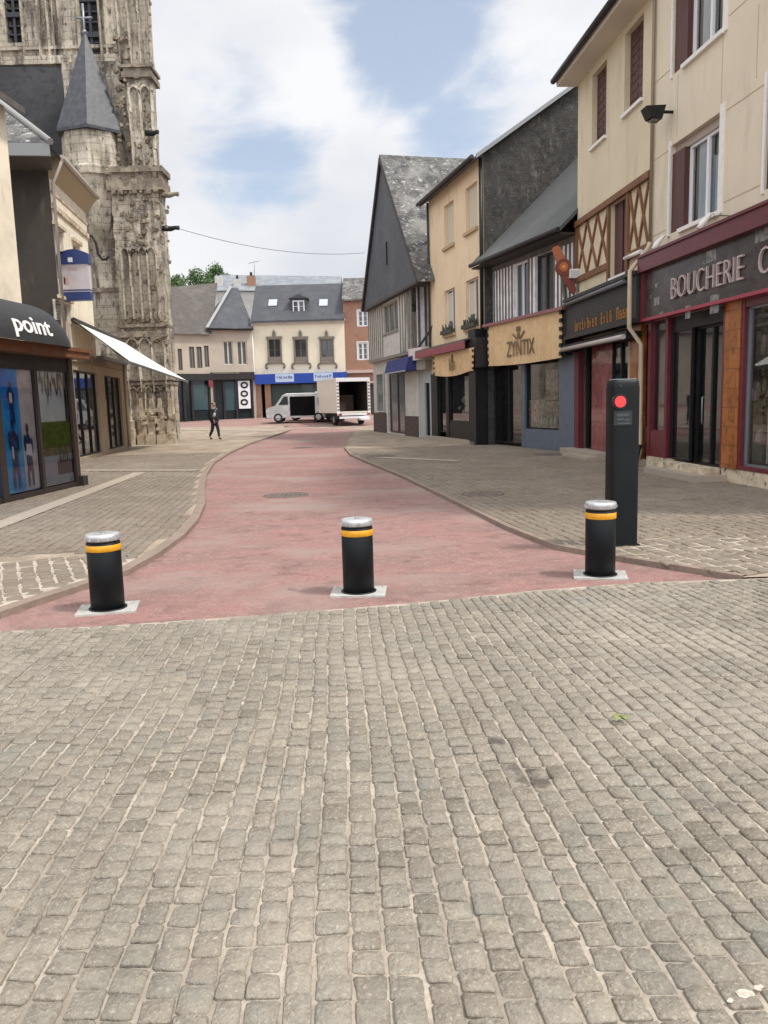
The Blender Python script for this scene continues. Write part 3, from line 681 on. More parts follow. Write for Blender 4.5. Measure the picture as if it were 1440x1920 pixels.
def text(F, s, u0, u1, zb, zt, n, m, parent, name='lettering', bold=.0, depth=.03, shear=0, italic=0, slope=0):
    cu = bpy.data.curves.new('txt', 'FONT'); cu.body = s; cu.extrude = .5; cu.offset = bold; cu.fill_mode = 'BOTH'; cu.resolution_u = 3
    ob = bpy.data.objects.new('txt', cu); COL.objects.link(ob)
    dg = bpy.context.evaluated_depsgraph_get(); dg.update(); me = bpy.data.meshes.new_from_object(ob.evaluated_get(dg))
    bpy.data.objects.remove(ob); bpy.data.curves.remove(cu)
    xs = [v.co.x for v in me.vertices]; ys = [v.co.y for v in me.vertices]; x0, x1, y0, y1 = min(xs), max(xs), min(ys), max(ys)
    mb = MB()
    vs = []
    for v in me.vertices:
        fx = (v.co.x - x0) / (x1 - x0); fy = (v.co.y - y0) / (y1 - y0)
        nn = n(u0 + (u1 - u0) * fx, zb + (zt - zb) * fy) if callable(n) else n
        vs.append(F.P(u0 + (u1 - u0) * fx, nn + (depth if v.co.z > 0 else 0), zb + (zt - zb) * fy + slope * fx))
    mb.add(vs, [tuple(p.vertices) for p in me.polygons]); bpy.data.meshes.remove(me)
    return mb.build(name, m, parent, recalc=True)

def body_box(F, u0, u1, z0, zt, depth, m, parent, name='side_walls', zback=None):
    """side and back walls behind the facade"""
    zb = zback or zt; mb = MB()
    mb.add([F.P(u0, 0, z0), F.P(u0, -depth, z0), F.P(u0, -depth, zb), F.P(u0, 0, zt)], [(3, 2, 1, 0)])
    mb.add([F.P(u1, 0, z0), F.P(u1, -depth, z0), F.P(u1, -depth, zb), F.P(u1, 0, zt)], [(0, 1, 2, 3)])
    mb.add([F.P(u0, -depth, z0), F.P(u1, -depth, z0), F.P(u1, -depth, zb), F.P(u0, -depth, zb)], [(3, 2, 1, 0)])
    return mb.build(name, m, parent)
CLUT = [mat('display_white', (.55, .53, .50), .6), mat('display_tan', (.35, .25, .16), .7), mat('display_red', (.28, .05, .04), .6), mat('display_grey', (.20, .20, .21), .6), mat('display_green', (.10, .15, .09), .7), mat('display_cream', (.50, .42, .30), .7)]
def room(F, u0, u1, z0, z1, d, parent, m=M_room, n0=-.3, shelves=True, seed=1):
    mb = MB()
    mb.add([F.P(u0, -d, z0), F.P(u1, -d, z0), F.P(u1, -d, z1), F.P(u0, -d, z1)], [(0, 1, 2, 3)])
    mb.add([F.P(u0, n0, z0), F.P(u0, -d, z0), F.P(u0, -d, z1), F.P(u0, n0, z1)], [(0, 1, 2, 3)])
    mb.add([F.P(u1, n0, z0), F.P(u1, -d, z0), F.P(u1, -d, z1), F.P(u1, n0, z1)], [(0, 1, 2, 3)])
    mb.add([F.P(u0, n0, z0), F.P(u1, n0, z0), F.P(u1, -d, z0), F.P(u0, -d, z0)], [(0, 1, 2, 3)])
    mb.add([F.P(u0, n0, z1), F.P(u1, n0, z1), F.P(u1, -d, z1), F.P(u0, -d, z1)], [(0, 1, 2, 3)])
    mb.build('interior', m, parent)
    if shelves:
        rr = random.Random(int(u1 * 37) + 5); W_ = u1 - u0
        for k in range(int(W_ * 2.2)):
            uu = u0 + W_ * rr.random(); nn = -rr.uniform(.7, min(d - .3, 2.4)); w_ = rr.uniform(.12, .35); hh_ = rr.uniform(.3, 1.3)
            c = rr.choice(CLUT); MB().fbox(F, max(u0 + .05, uu - w_), min(u1 - .05, uu + w_), nn - .2, nn, z0 + .01, z0 + hh_).build('display_unit', c, parent)
            MB().lathe([(.03, 0), (.10, .06), (.08, .22), (.02, .28)], F.P(min(max(uu, u0 + .2), u1 - .2), nn - .1, z0 + hh_ + .005), 8).build('displayed_piece', rr.choice(CLUT), parent)
        for z in (z0 + 1.0, z0 + 1.5, z0 + 2.0):
            if z < z1 - .3: MB().fbox(F, u0 + .1, u1 - .1, -d + .02, -d + .3, z, z + .04).build('wall_shelf', M_paint, parent)
def roof_slope(F, u0, u1, n_e, z_e, n_r, z_r, th, m, parent, back=True, name='roof'):
    """pitched roof: eave line (n_e,z_e), ridge line (n_r,z_r), mirrored behind the ridge"""
    mb = MB()
    a = [F.P(u0, n_e, z_e), F.P(u1, n_e, z_e), F.P(u1, n_r, z_r), F.P(u0, n_r, z_r)]
    mb.hexa([p - Vector((0, 0, th)) for p in a] + a)
    if back:
        nb = 2 * n_r - n_e
        a = [F.P(u0, n_r, z_r), F.P(u1, n_r, z_r), F.P(u1, nb, z_e), F.P(u0, nb, z_e)]
        mb.hexa([p - Vector((0, 0, th)) for p in a] + a)
    return mb.build(name, m, parent)
#PART2
# ------------------------------------------------------------------ right side: cream house with the butcher's shop
def hbase(A, B): return Frame(G(*A), G(*B))
H1 = hbase((1214.5, 876.8), (1440, 919)); W1 = H1.W + 3.2
r1 = thing('butcher_house', 'cream panelled house at the right edge above the maroon butcher shop', 'house', H1.O)
top1 = 11.4
lw = H1.rect(1257, 277, 439, 1350, 208, 395); uw = H1.rect(1262, 0, 148, 1362, -95, 50)
uw = (lw[0], lw[1], H1.px(1310, 98)[1], H1.px(1310, 98)[1] + (lw[3] - lw[2]))
h2l = lw[0] + 3.3; lw2 = (h2l, h2l + lw[1] - lw[0], lw[2], lw[3]); uw2 = (h2l, h2l + lw[1] - lw[0], uw[2], uw[3])
zf_t = (H1.px(1215, 491)[1] + H1.px(1440, 393)[1]) / 2; zf_m = (H1.px(1220, 515)[1] + H1.px(1440, 427)[1]) / 2
zf_b = (H1.px(1217, 608)[1] + H1.px(1440, 547)[1]) / 2
shopholes = [(.12, W1 - .3, .0, zf_b)]
mb = MB(); mb.wall(H1, 0, W1, 0, top1, 0, [lw, uw, lw2, uw2] + shopholes, .28); mb.build('wall', M_creamA, r1)
body_box(H1, 0, W1, 0, top1, 8, M_creamA, r1)
roof_slope(H1, -.1, W1 + .2, .5, top1 - .05, -4, top1 + 3.2, .12, M_slate, r1)
# panel joints of the render
zj = [H1.px(1400, 181)[1], H1.px(1400, 359)[1]]; zj += [zj[0] * 2 - zj[1], (lw[2] + lw[3]) / 2 + .1]
mb = MB()
for z in zj[:3]:
    cuts = sorted((h[0] - .12, h[1] + .16) for h in (lw, uw, lw2, uw2) if h[2] - .1 < z < h[3] + .1); uc_ = 0
    for (ca, cb) in cuts + [(W1, W1)]:
        if ca > uc_: mb.fbox(H1, uc_, ca, -.01, .004, z - .010, z + .010)
        uc_ = cb
uv_ = lw[0] + .05
for u in (lw[0] + .22, lw[1] - .02, h2l - .35): mb.fbox(H1, u, u + .015, -.01, .005, lw[3] + .12, uw[2] - .08)
mb.build('panel_joint', mat('render_joint', (.44, .36, .25), .9), r1)
def closedwin(F, hole, parent, sill=True):
    """window with folded brown shutter on its far jamb, roller box and white frame"""
    u0, u1, z0, z1 = hole; sw = (u1 - u0) * .27
    w_ = window(F, (u0 + sw, u1, z0, z1 - .16), parent, n=-.16, mullions=1, curtain=[(.02, .45), (.55, .98)], sill=(.06, .07, .07), glass=M_glass, fw=.055)
    MB().fbox(F, u0 + .01, u1 - .01, -.2, -.10, z1 - .16, z1 - .003).build('roller_box', mat('grey_box', (.36, .30, .25), .6), w_)
    MB().fbox(F, u0 + .004, u0 + sw, -.14, -.03, z0 + .01, z1 - .163).build('shutter', M_brownsh, w_)
    MB().fbox(F, u0, u1, -.55, -.5, z0, z1).build('dark_backing', M_room, w_)
    mb = MB(); mb.fbox(F, u1, u1 + .13, -.01, .03, z0 - .05, z1 + .10); mb.fbox(F, u0 - .06, u0, -.01, .03, z0 - .05, z1 + .10); mb.build('surround', M_paint, w_)
for h in (lw, uw, lw2, uw2): closedwin(H1, h, r1)
# fascia
mb = MB(); mb.fbox(H1, -.02, W1, 0, .30, zf_m, zf_t); mb.fbox(H1, -.02, .10, 0, .22, zf_b, zf_m); mb.fbox(H1, 0, W1, 0, .34, zf_t, zf_t + .05)
mb.build('fascia_cornice', M_maroon, r1)
sg = MB().fbox(H1, .10, W1, 0, .16, zf_b + .06, zf_m).build('sign_panel', brickmat('mosaic_marble', (.036, .027, .025), (.062, .050, .046), (.032, .026, .024), .34, .22, .004, .22, 0, [(2.2, (.035, .022, .022), .48, .62), (3.5, (.22, .205, .20), .64, .70)], bump=.1, offset=.5), r1)
MB().fbox(H1, -.02, W1, 0, .22, zf_b, zf_b + .06).build('fascia_trim', M_maroon2, r1)
u0, za = H1.px(1262, 561, .16); u1, zb_ = H1.px(1397, 520, .16); _, zc = H1.px(1262, 523, .16); _, zd = H1.px(1397, 475, .16)
M_letter = mat('pinkish_metal_letters', (.52, .42, .40), .4, metal=.3)
text(H1, 'BOUCHERIE', u0, u1, (za + zb_) / 2 - .02, (zc + zd) / 2, .17, M_letter, sg, bold=-.018, depth=.045)
text(H1, 'CHARCUTERIE', H1.px(1427, 500, .16)[0], H1.px(1427, 500, .16)[0] + (u1 - u0) * 1.25, (za + zb_) / 2 - .02, (zc + zd) / 2, .17, M_letter, sg, bold=-.018, depth=.045)
mb = MB()                                    # pale corner emblem tiles left of the lettering
for (x, y, s_) in [(1232, 565, .24), (1240, 590, .18), (1232, 535, .14)]:
    u, z = H1.px(x, y, .16); mb.fbox(H1, u - s_ / 2, u + s_ / 2, .16, .166, z - s_ / 3, z + s_ / 3)
for (x, y, a, b) in [(1334, 480, .34, .10), (1340, 570, .3, .16), (1290, 585, .2, .12), (1430, 440, .4, .10)]:
    u, z = H1.px(x, y, .16); mb.fbox(H1, u - a / 2, u + a / 2, .16, .165, z - b, z + b)
mb.build('pale_tile', mat('pale_marble', (.25, .235, .23), .3, noise_=(9, (.06, .055, .055), .42, .62)), sg)
# shopfront
def U1(x, y=700): return H1.px(x, y)[0]
zpl = (H1.px(1220, 856)[1] + H1.px(1360, 875)[1]) / 2
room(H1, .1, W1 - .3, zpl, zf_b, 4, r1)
MB().fbox(H1, 0, U1(1258, 860), -.3, .03, 0, zpl).fbox(H1, U1(1356, 870), W1, -.3, .03, 0, zpl).fbox(H1, U1(1258, 860), U1(1356, 870), -.3, -.02, 0, zpl - .06).build('plinth', M_stonelight, r1)
stp = thing('stone_doorstep', 'pale stone doorstep in two slabs before the butcher shop door', 'doorstep', H1.P(U1(1300), .3, 0))
MB().fbox(H1, U1(1262, 870), U1(1352, 880), .02, .34, 0, zpl - .02).build('upper_slab', M_stonelight, stp)
MB().prism([H1.P(U1(1240, 880), .02, 0), H1.P(U1(1262, 880), .62, 0), H1.P(U1(1362, 900), .62, 0), H1.P(U1(1366, 900), .02, 0)], (0, 0, .13)).build('lower_slab', M_pale, stp)
mb = MB()
def postb(mb, x, wd, y=700, n1=.04): u = U1(x, y); mb.fbox(H1, u - wd / 2, u + wd / 2, -.14, n1, zpl, zf_b)
postb(mb, 1220, .13); postb(mb, 1252, .10)
mb.fbox(H1, U1(1220) + .06, U1(1252) - .05, -.1, .02, zpl, zpl + .55)
postb(mb, 1360, .10); postb(mb, 1394, .09); mb.fbox(H1, U1(1394), W1 - .3, -.1, .03, zf_b - .13, zf_b); mb.fbox(H1, U1(1394) + .04, W1 - .3, -.1, .04, zpl, zpl + .07)
mb.build('shopfront_frame', M_maroon, r1)
MB().fbox(H1, U1(1360) + .05, U1(1394) - .045, -.12, .06, zpl, zf_b).build('wooden_pillar', brickmat('pillar_wood', (.36, .125, .03), (.28, .09, .02), (.16, .05, .012), .5, .33, .008, .3, 0, [(7, (.14, .045, .012), .5, .68)], bump=.2), r1)
d0, d1 = U1(1254) + .04, U1(1358) - .05
MB().fbox(H1, d0, d1, -.12, -.05, zf_b - .28, zf_b).build('door_header', M_black, r1)
dm = d0 + (d1 - d0) * .40
window(H1, (d0, dm, zpl, zf_b - .28), r1, n=-.06, mullions=0, frame=M_black, glass=M_glass, fw=.03, name='glass_panel')
dr = window(H1, (dm, d1, zpl - .05, zf_b - .28), r1, n=-.16, mullions=1, frame=M_black, glass=M_glass, fw=.045, name='glass_door')
MB().tube([H1.P(dm + .38, -.12, 1.0), H1.P(dm + .38, -.08, 1.02), H1.P(dm + .38, -.08, 1.5), H1.P(dm + .38, -.12, 1.52)], .014).build('handle', M_zinc, dr)
window(H1, (U1(1220) + .06, U1(1252) - .05, zpl + .55, zf_b), r1, n=-.04, mullions=0, frame=M_maroon, glass=M_glass, fw=.02, name='side_pane')
wv = window(H1, (U1(1394) + .05, W1 - .35, zpl + .07, zf_b - .13), r1, n=-.05, mullions=0, frame=M_zinc, glass=M_glass, fw=.035, name='display_window')
mb = MB(); cu0 = U1(1394) + .15; k = 0; pts = []
while cu0 + k * .04 < W1 - .4: pts.append((cu0 + k * .04, -.38 + .035 * math.sin(k * 1.7))); k += 1
mb.add([H1.P(x, y, zpl + .1) for x, y in pts] + [H1.P(x, y, zf_b - .32) for x, y in pts], [(i, i + 1, len(pts) + i + 1, len(pts) + i) for i in range(len(pts) - 1)], True)
mb.build('vertical_blind', mat('pale_blind', (.62, .58, .50), .8), wv)
mb = MB().fbox(H1, cu0 - .06, W1 - .4, -.2, -.12, zf_b - .33, zf_b - .28).fbox(H1, cu0 - .06, W1 - .4, -.2, -.12, zf_b - .45, zf_b - .42); mb.build('blind_rail', M_zinc, wv)
# gutter pipe between the two houses
def pxp(F, x, y, n): u, z = F.px(x, y, n); return F.P(u, n, z)
dp = thing('downpipe', 'thin brown upper and cream lower drainpipe at the joint of the butcher house', 'drainpipe', H1.P(-.05, .1, 0))
zt_ = H1.px(1214, 470)[1]
MB().tube([H1.P(.03, .06, top1 - .2), H1.P(.03, .06, zt_ + .1)], .033).build('upper_pipe', mat('brown_pipe', (.22, .17, .12), .6), dp)
pts = [H1.P(.03, .06, zt_ + .12), H1.P(.03, .10, zt_), H1.P(-.16, .40, zt_ - .42), H1.P(-.16, .40, zf_b - .1), H1.P(-.16, .13, zf_b - .45), H1.P(-.16, .12, .35), H1.P(-.16, .2, .06)]
MB().tube(pts, .05, 12).build('lower_pipe', mat('cream_pipe', (.50, .41, .30), .5, noise_=(4, (.36, .29, .21), .5, .7)), dp)
MB().tube([H1.P(-.16, .125, .5), H1.P(-.16, .22, .03)], .062, 12).build('cast_shoe', M_black, dp)
fl = H1.px(1234, 215, .3); fp = H1.P(fl[0], .3, fl[1])
bl = thing('wall_floodlight', 'black floodlight high on the wall at the corner of the butcher house', 'floodlight', fp)
mb = MB(); q = .14
mb.hexa([fp + v for v in [H1.U * -q + H1.N * -.02 + Vector((0, 0, -.12)), H1.U * -q + H1.N * .20 + Vector((0, 0, -.08)), H1.U * q + H1.N * .20 + Vector((0, 0, -.08)), H1.U * q + H1.N * -.02 + Vector((0, 0, -.12)),
     H1.U * -q + H1.N * -.1 + Vector((0, 0, .14)), H1.U * -q + H1.N * .3 + Vector((0, 0, .12)), H1.U * q + H1.N * .3 + Vector((0, 0, .12)), H1.U * q + H1.N * -.1 + Vector((0, 0, .14))]])
hb_ = mb.build('housing', M_black, bl)
MB().fbox(H1, fl[0] - .10, fl[0] + .10, .3 + .03, .3 + .16, fl[1] - .125, fl[1] - .095).build('lens', mat('dull_lens', (.12, .12, .12), .2), hb_)
MB().tube([H1.P(fl[0], 0, fl[1] + .05), H1.P(fl[0], .25, fl[1] + .05)], .03).build('bracket', M_black, bl)
for i, (x, y, wh) in enumerate([(1243, 455, 'near the drainpipe'), (1331, 415, 'under the white framed window')]):
    u, z = H1.px(x, y, .15)
    t = thing('spot_lamp', 'small white spot lamp on an arm above the butcher sign, ' + wh, 'spot lamp', H1.P(u, 0, z), 'white spot lamps above the butcher sign')
    MB().tube([H1.P(u, 0, z + .12), H1.P(u, .12, z + .14), H1.P(u, .2, z + .1)], .014).build('arm', M_paint, t)
    MB().tube([H1.P(u, .14, z + .13), H1.P(u - .04, .26, z - .02), H1.P(u - .06, .30, z - .12)], [.035, .06, .07]).build('shade', M_paint, t)
cbl = H1.px(1440, 408, .02)
tag(MB().tube([pxp(H1, 1350, 404, .03), pxp(H1, 1395, 406, .1), pxp(H1, 1440, 401, .2)], .008).build('lamp_cable', M_black), 'thin dark cable running from the window sill to the maroon cornice', 'cable')

# ------------------------------------------------------------------ yellow house with brown shutters
H2 = hbase((1080, 850.5), (1213.5, 876.8)); W2 = H2.W
r2 = thing('yellow_house', 'yellow rendered house with brown shutters and a crossed timber band', 'house', H2.O)
zE = H2.px(1090, 141)[1] + .0
wA = H2.rect(1110, 143, 276, 1137, 111, 255); wB = H2.rect(1171, 65, 214, 1206, 26, 184)
zb1 = (H2.px(1085, 417)[1] + H2.px(1217, 322)[1]) / 2
zb0 = (H2.px(1110, 510)[1] + H2.px(1213, 468)[1]) / 2
zft = (H2.px(1091, 562)[1] + H2.px(1202, 518)[1]) / 2; zfb = (H2.px(1071, 641)[1] + H2.px(1202, 606)[1]) / 2
dA = (H2.px(1145, 440)[0], H2.px(1178, 440)[0], (H2.px(1145, 523)[1] + H2.px(1177, 508)[1]) / 2, zb1 - .14)
MB().wall(H2, 0, W2, 0, zE, 0, [wA, wB, dA, (.08, W2 - .05, 0, zfb)], .22).build('wall', M_creamB, r2)
body_box(H2, 0, W2, 0, zE, 8, M_creamB, r2)
roof_slope(H2, -.12, W2 + .1, .62, zE + .02, -3.9, zE + 3.4, .10, M_slate, r2)
MB().fbox(H2, -.10, W2, 0, .55, zE - .16, zE - .08).fbox(H2, -.10, W2, .52, .56, zE - .10, zE + .06).build('soffit', mat('soffit_white', (.62, .56, .47), .7), r2)
mb = MB(); pr8 = []
mb.tube([H2.P(-.12, .64, zE - .02), H2.P(W2, .64, zE - .02)], .075, 12); mb.build('gutter', M_charcoal, r2)
for h, nm in ((wA, 'a'), (wB, 'b')):
    mb = MB(); um = (h[0] + h[1]) / 2
    mb.fbox(H2, h[0] + .01, um - .006, -.17, -.13, h[2], h[3] - .005); mb.fbox(H2, um + .006, h[1] - .01, -.17, -.13, h[2], h[3] - .005)
    for k in range(9):
        z = h[2] + (h[3] - h[2]) * (k + .5) / 9; mb.fbox(H2, h[0] + .06, um - .05, -.128, -.12, z - .05, z + .05); mb.fbox(H2, um + .05, h[1] - .06, -.128, -.12, z - .05, z + .05)
    s_ = mb.build('closed_shutter', M_brownsh, r2)
    MB().fbox(H2, h[0] - .05, h[1] + .05, -.02, .07, h[2] - .07, h[2]).build('sill', M_paint, s_)
# timber band
mb = MB(); mb.fbox(H2, 0, W2, 0, .10, zb1 - .14, zb1); mb.fbox(H2, 0, dA[0] - .08, 0, .07, zb0 - .08, zb0 + .07); mb.fbox(H2, dA[1] + .08, W2 - .12, 0, .07, zb0 - .08, zb0 + .07)
for u in (.05, dA[0] - .05, dA[1] + .05): mb.fbox(H2, u - .05, u + .05, 0, .065, zft if u > .2 else zb0 - .05, zb1 - .14)
mb.build('timber_rail', M_woodx, r2)
def crosses(ua, ub, n_):
    mb = MB(); d = (ub - ua) / n_
    for k in range(n_):
        a = ua + d * k; b = a + d
        mb.bar(H2.P(a, 0, zb0 + .07), H2.P(b, 0, zb1 - .14), .055, .045, H2.N); mb.bar(H2.P(b, .004, zb0 + .07), H2.P(a, .004, zb1 - .14), .055, .045, H2.N)
    return mb
crosses(.10, dA[0] - .10, 3).build('cross_braces', M_woodx, r2); crosses(dA[1] + .10, W2 - .12, 2).build('cross_braces', M_woodx, r2)
mb = MB(); um = (dA[0] + dA[1]) / 2
for (a, b) in ((dA[0] + .01, um - .05), (um + .05, dA[1] - .01)): mb.fbox(H2, a, b, -.16, -.10, dA[2], dA[3])
ds = mb.build('door_shutter', M_brownsh, r2); MB().fbox(H2, um - .05, um + .05, -.2, -.17, dA[2], dA[3]).build('gap', M_black, ds)
MB().fbox(H2, dA[0], dA[1], -.05, .06, dA[2] - .16, dA[2]).build('sill', M_paint, ds)
MB().tube([H2.P(dA[1] + .12, .12, zb0 + .14 - .2), H2.P(W2 - .2, .14, zb0 + .12 - .2)], .045).build('strip_lamp', M_paint, r2)
# dark shopfront
mb = MB(); mb.fbox(H2, -.10, W2 - .06, 0, .28, zfb, zft); mb.fbox(H2, -.12, W2 - .06, .0, .36, zft - .02, zft + .06); mb.fbox(H2, -.10, W2 - .06, .28, .34, zfb, zfb + .10)
fs = mb.build('fascia', M_charcoal, r2)
MB().tube([H2.P(.1, .38, zft - .10), H2.P(W2 - .5, .38, zft - .10)], .05).build('fascia_lamp_tube', mat('grey_tube', (.13, .125, .14), .4), fs)
u0, za = H2.px(1078, 622, .29); u1, zb_ = H2.px(1186, 588, .29)
glyphs(H2, u0, u1, (za + zb_) / 2 - .02, (za + zb_) / 2 + .26, .285, (9, 4, 5), mat('orange_letters', (.30, .135, .025), .6), fs)
ac = thing('rolled_awning', 'rolled shop awning in a pale tube cassette below the dark fascia', 'awning', H2.P(.5, .4, zfb))
zac = (H2.px(1052, 659, .45)[1] + H2.px(1169, 628, .45)[1]) / 2
MB().tube([H2.P(H2.px(1054, 657, .45)[0], .45, zac), H2.P(H2.px(1169, 630, .45)[0], .45, zac)], .055, 12).build('front_bar', mat('pale_awning_bar', (.42, .37, .35), .5), ac)
MB().fbox(H2, -.05, W2 - .3, .05, .40, zac - .02, zac + .12).build('cassette', M_black, ac)
for u in (.35, W2 - .9): MB().tube([H2.P(u, .05, zac - .05), H2.P(u + .3, .28, zac - .07), H2.P(u, .43, zac - .03)], .022, 8).build('folding_arm', M_charcoal, ac)
def U2(x): return H2.px(x, 740)[0]
zp2 = .16
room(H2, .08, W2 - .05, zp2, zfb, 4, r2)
MB().fbox(H2, 0, W2, -.3, .0, 0, zp2).build('plinth', M_pale, r2)
st2 = thing('stone_doorstep', 'worn stone step before the red shop door panel, left of the signal post', 'doorstep', H2.P(U2(1100), .3, 0))
MB().fbox(H2, U2(1076), U2(1150), .004, .40, 0, .17).build('tread', M_pale, st2)
MB().fbox(H2, U2(1100), U2(1150), .40, .66, 0, .10).build('lower_tread', M_pale, st2)
mb = MB(); mb.fbox(H2, U2(1076), U2(1087), -.12, .04, zp2, zfb); mb.build('shopfront_frame', M_maroon, r2)
MB().fbox(H2, U2(1100), U2(1140), -.20, -.14, zp2, zac).build('red_door_panel', mat('dark_red_gloss', (.20, .035, .04), .25, noise_=[(2.2, (.30, .07, .07), .45, .65), (5, (.10, .02, .025), .5, .7)], coat=.5), r2)
window(H2, (U2(1087), U2(1100), zp2, zfb - .02), r2, n=-.2, mullions=0, frame=M_black, glass=M_glass, fw=.03, name='glass_panel')
window(H2, (U2(1141), U2(1176), zp2 + .5, zfb - .02), r2, n=-.1, mullions=1, frame=M_black, glass=M_glass, fw=.04, name='display_window')
MB().fbox(H2, U2(1141), U2(1176), -.12, 0, zp2, zp2 + .5).build('stall_riser', M_charcoal, r2)
MB().fbox(H2, U2(1162), U2(1172), -.45, -.40, .7, zfb - .3).build('grey_display_panel', mat('grey_card', (.23, .23, .235), .7), r2)
MB().fbox(H2, U2(1178), U2(1184), -.1, .02, zp2, zfb).build('cream_jamb', mat('cream_jamb', (.40, .33, .24), .7), r2)
MB().fbox(H2, U2(1184), U2(1203), -.1, .05, zp2, zfb).build('wooden_pillar', M_woodp, r2)

# ------------------------------------------------------------------ low timber-framed house with the tan banner
H3 = hbase((915, 833.5), (1079, 850.2)); W3 = H3.W
r3 = thing('timber_shop_house', 'low timber-framed house with dark slate roof over a blue-grey shop', 'house', H3.O)
zE3 = (H3.px(905, 503, .5)[1] + H3.px(1086, 386, .5)[1]) / 2
zs_t = (H3.px(905, 617, .3)[1] + H3.px(1052, 572, .3)[1]) / 2; zs_b = (H3.px(912, 692, .3)[1] + H3.px(1050, 665, .3)[1]) / 2
wC = H3.rect(963, 492, 592, 990, 470, 582, -.05); wD = H3.rect(1003, 470, 578, 1037, 448, 566, -.05)
wC = (wC[0], wC[1], zs_t + .1, zE3 - .35); wD = (wD[0], wD[1], zs_t + .1, zE3 - .35)
MB().wall(H3, 0, W3, 0, zE3 - .1, -.05, [wC, wD, (.05, W3 - .05, 0, zs_b + .1)], .2).build('wall', M_infillw, r3)
body_box(H3, 0, W3, 0, zE3 - .1, 9, M_flint, r3)
mb = MB(); mb.fbox(H3, 0, W3, -.05, -.01, zE3 - .35, zE3 - .1); mb.fbox(H3, 0, W3, -.05, -.01, zs_t - .02, zs_t + .12)
u = .06
while u < W3 - .05:
    if not (wC[0] - .05 < u < wC[1] + .02 or wD[0] - .05 < u < wD[1] + .02):
        mb.fbox(H3, u, u + ru(.06, .09), -.05, -.028, zs_t + .12, zE3 - .35)
    u += ru(.20, .24)
mb.bar(H3.P(W3 - 1.0, 0, zE3 - .35), H3.P(W3 - .5, 0, zs_t + .1), .10, .04, H3.N)
mb.build('timber_frame', M_timber, r3)
for h in (wC, wD): window(H3, h, r3, n=-.16, mullions=1, frame=M_pvc if h is wC else M_timberdk, glass=M_glassdk, curtain=None, fw=.05)
# roof: steep lower part with a coyau, rising to a ridge behind
ne_, re_ = .55, -4.2
sl = thing
u_, z_ = 0, 0
SD = Frame(H3.P(.05, 0, 0), H3.P(.05, -6, 0))          # plane between this house and the ochre one
dd, zz = SD.px(1086, 283); dd0, zz0 = SD.px(925, 485)
zr3 = zE3 + (zz - zE3) * (4.2 + .55) / (dd + .55) if dd > .5 else zE3 + 4
zr3 = min(zr3, zE3 + 6)
mb = MB(); a = [H3.P(.0, ne_, zE3 - .02), H3.P(W3 + .1, ne_, zE3 - .02), H3.P(W3 + .1, -.6, zE3 + (zr3 - zE3) * .24), H3.P(-.15, -.6, zE3 + (zr3 - zE3) * .24)]
mb.hexa([p - Vector((0, 0, .12)) for p in a] + a)
a2 = [a[3] + Vector((0, 0, .0)), a[2] + Vector((0, 0, .0)), H3.P(W3 + .1, re_, zr3), H3.P(-.15, re_, zr3)]
mb.hexa([p - Vector((0, 0, .12)) for p in a2] + a2)
a3 = [a2[3], a2[2], H3.P(W3 + .1, -9, zE3), H3.P(-.15, -9, zE3)]
mb.hexa([p - Vector((0, 0, .12)) for p in a3] + a3); mb.build('roof', brickmat('smooth_grey_slate', (.085, .09, .088), (.10, .105, .102), (.05, .05, .05), .22, .13, .004, .6, 0, [(.6, (.13, .13, .12), .5, .7)], bump=.3), r3)
mb = MB().tube([H3.P(.0, .60, zE3 - .10), H3.P(W3 + .05, .60, zE3 - .10)], .07, 10); mb.build('gutter', M_charcoal, r3)
MB().fbox(H3, -.1, W3, -.05, .5, zE3 - .2, zE3 - .15).build('soffit', M_timberdk, r3)
def U3(x): return H3.px(x, 740)[0]
bn = MB(); u0 = H3.px(914, 655, .35)[0]; u1 = H3.px(1052, 620, .35)[0]
n_ = 18; V = []; F_ = []
for i in range(n_ + 1):
    for j in range(7):
        fu = i / n_; fz = j / 6; uu = u0 + (u1 - u0) * fu; V.append(H3.P(uu, .33 + .018 * math.sin(fu * 9 + fz * 3) * math.sin(fz * 3.1), zs_b + (zs_t - .06 - zs_b) * fz - .05 * math.sin(math.pi * fu) * (1 - fz)))
for i in range(n_):
    for j in range(6): F_.append((i * 7 + j, (i + 1) * 7 + j, (i + 1) * 7 + j + 1, i * 7 + j + 1))
bn.add(V, F_, True)
bo = MB().fbox(H3, u0 - .1, u1 + .1, -.05, .29, zs_b + .05, zs_t).build('fascia_board', M_charcoal, r3)
banner = bn.build('banner', M_tan, r3)
mb = MB()
for k in range(6):
    z = zs_b + (zs_t - zs_b) * (k + .5) / 6
    for (u, d) in ((u0 + .02, 1), (u1 - .02, -1)): mb.fbox(H3, u - .06, u + .06, .345, .375, z - .055, z + .055)
mb.build('lacing_tab', M_black, banner)
uc0, uc1 = H3.px(950, 650, .36)[0], H3.px(1002, 650, .36)[0]; zc0 = zs_b + .16 * (zs_t - zs_b); zc1 = zs_b + .50 * (zs_t - zs_b)
M_brownink = mat('brown_print', (.15, .10, .06), .8)
text(H3, 'ZYNTIX', uc0, uc1, zc0, zc1, .36, M_brownink, banner, bold=.0, depth=.012)
mb = MB(); uc = (uc0 + uc1) / 2 - .1; zc_ = zc1 + .05
mb.fbox(H3, uc - .14, uc + .10, .36, .37, zc_ + .22, zc_ + .36); mb.fbox(H3, uc - .07, uc + .04, .36, .37, zc_, zc_ + .18)
mb.bar(H3.P(uc - .38, .36, zc_ + .16), H3.P(uc - .1, .36, zc_), .05, .01, H3.N); mb.bar(H3.P(uc + .38, .36, zc_ + .2), H3.P(uc + .08, .36, zc_), .05, .01, H3.N)
mb.build('emblem', M_brownink, banner)
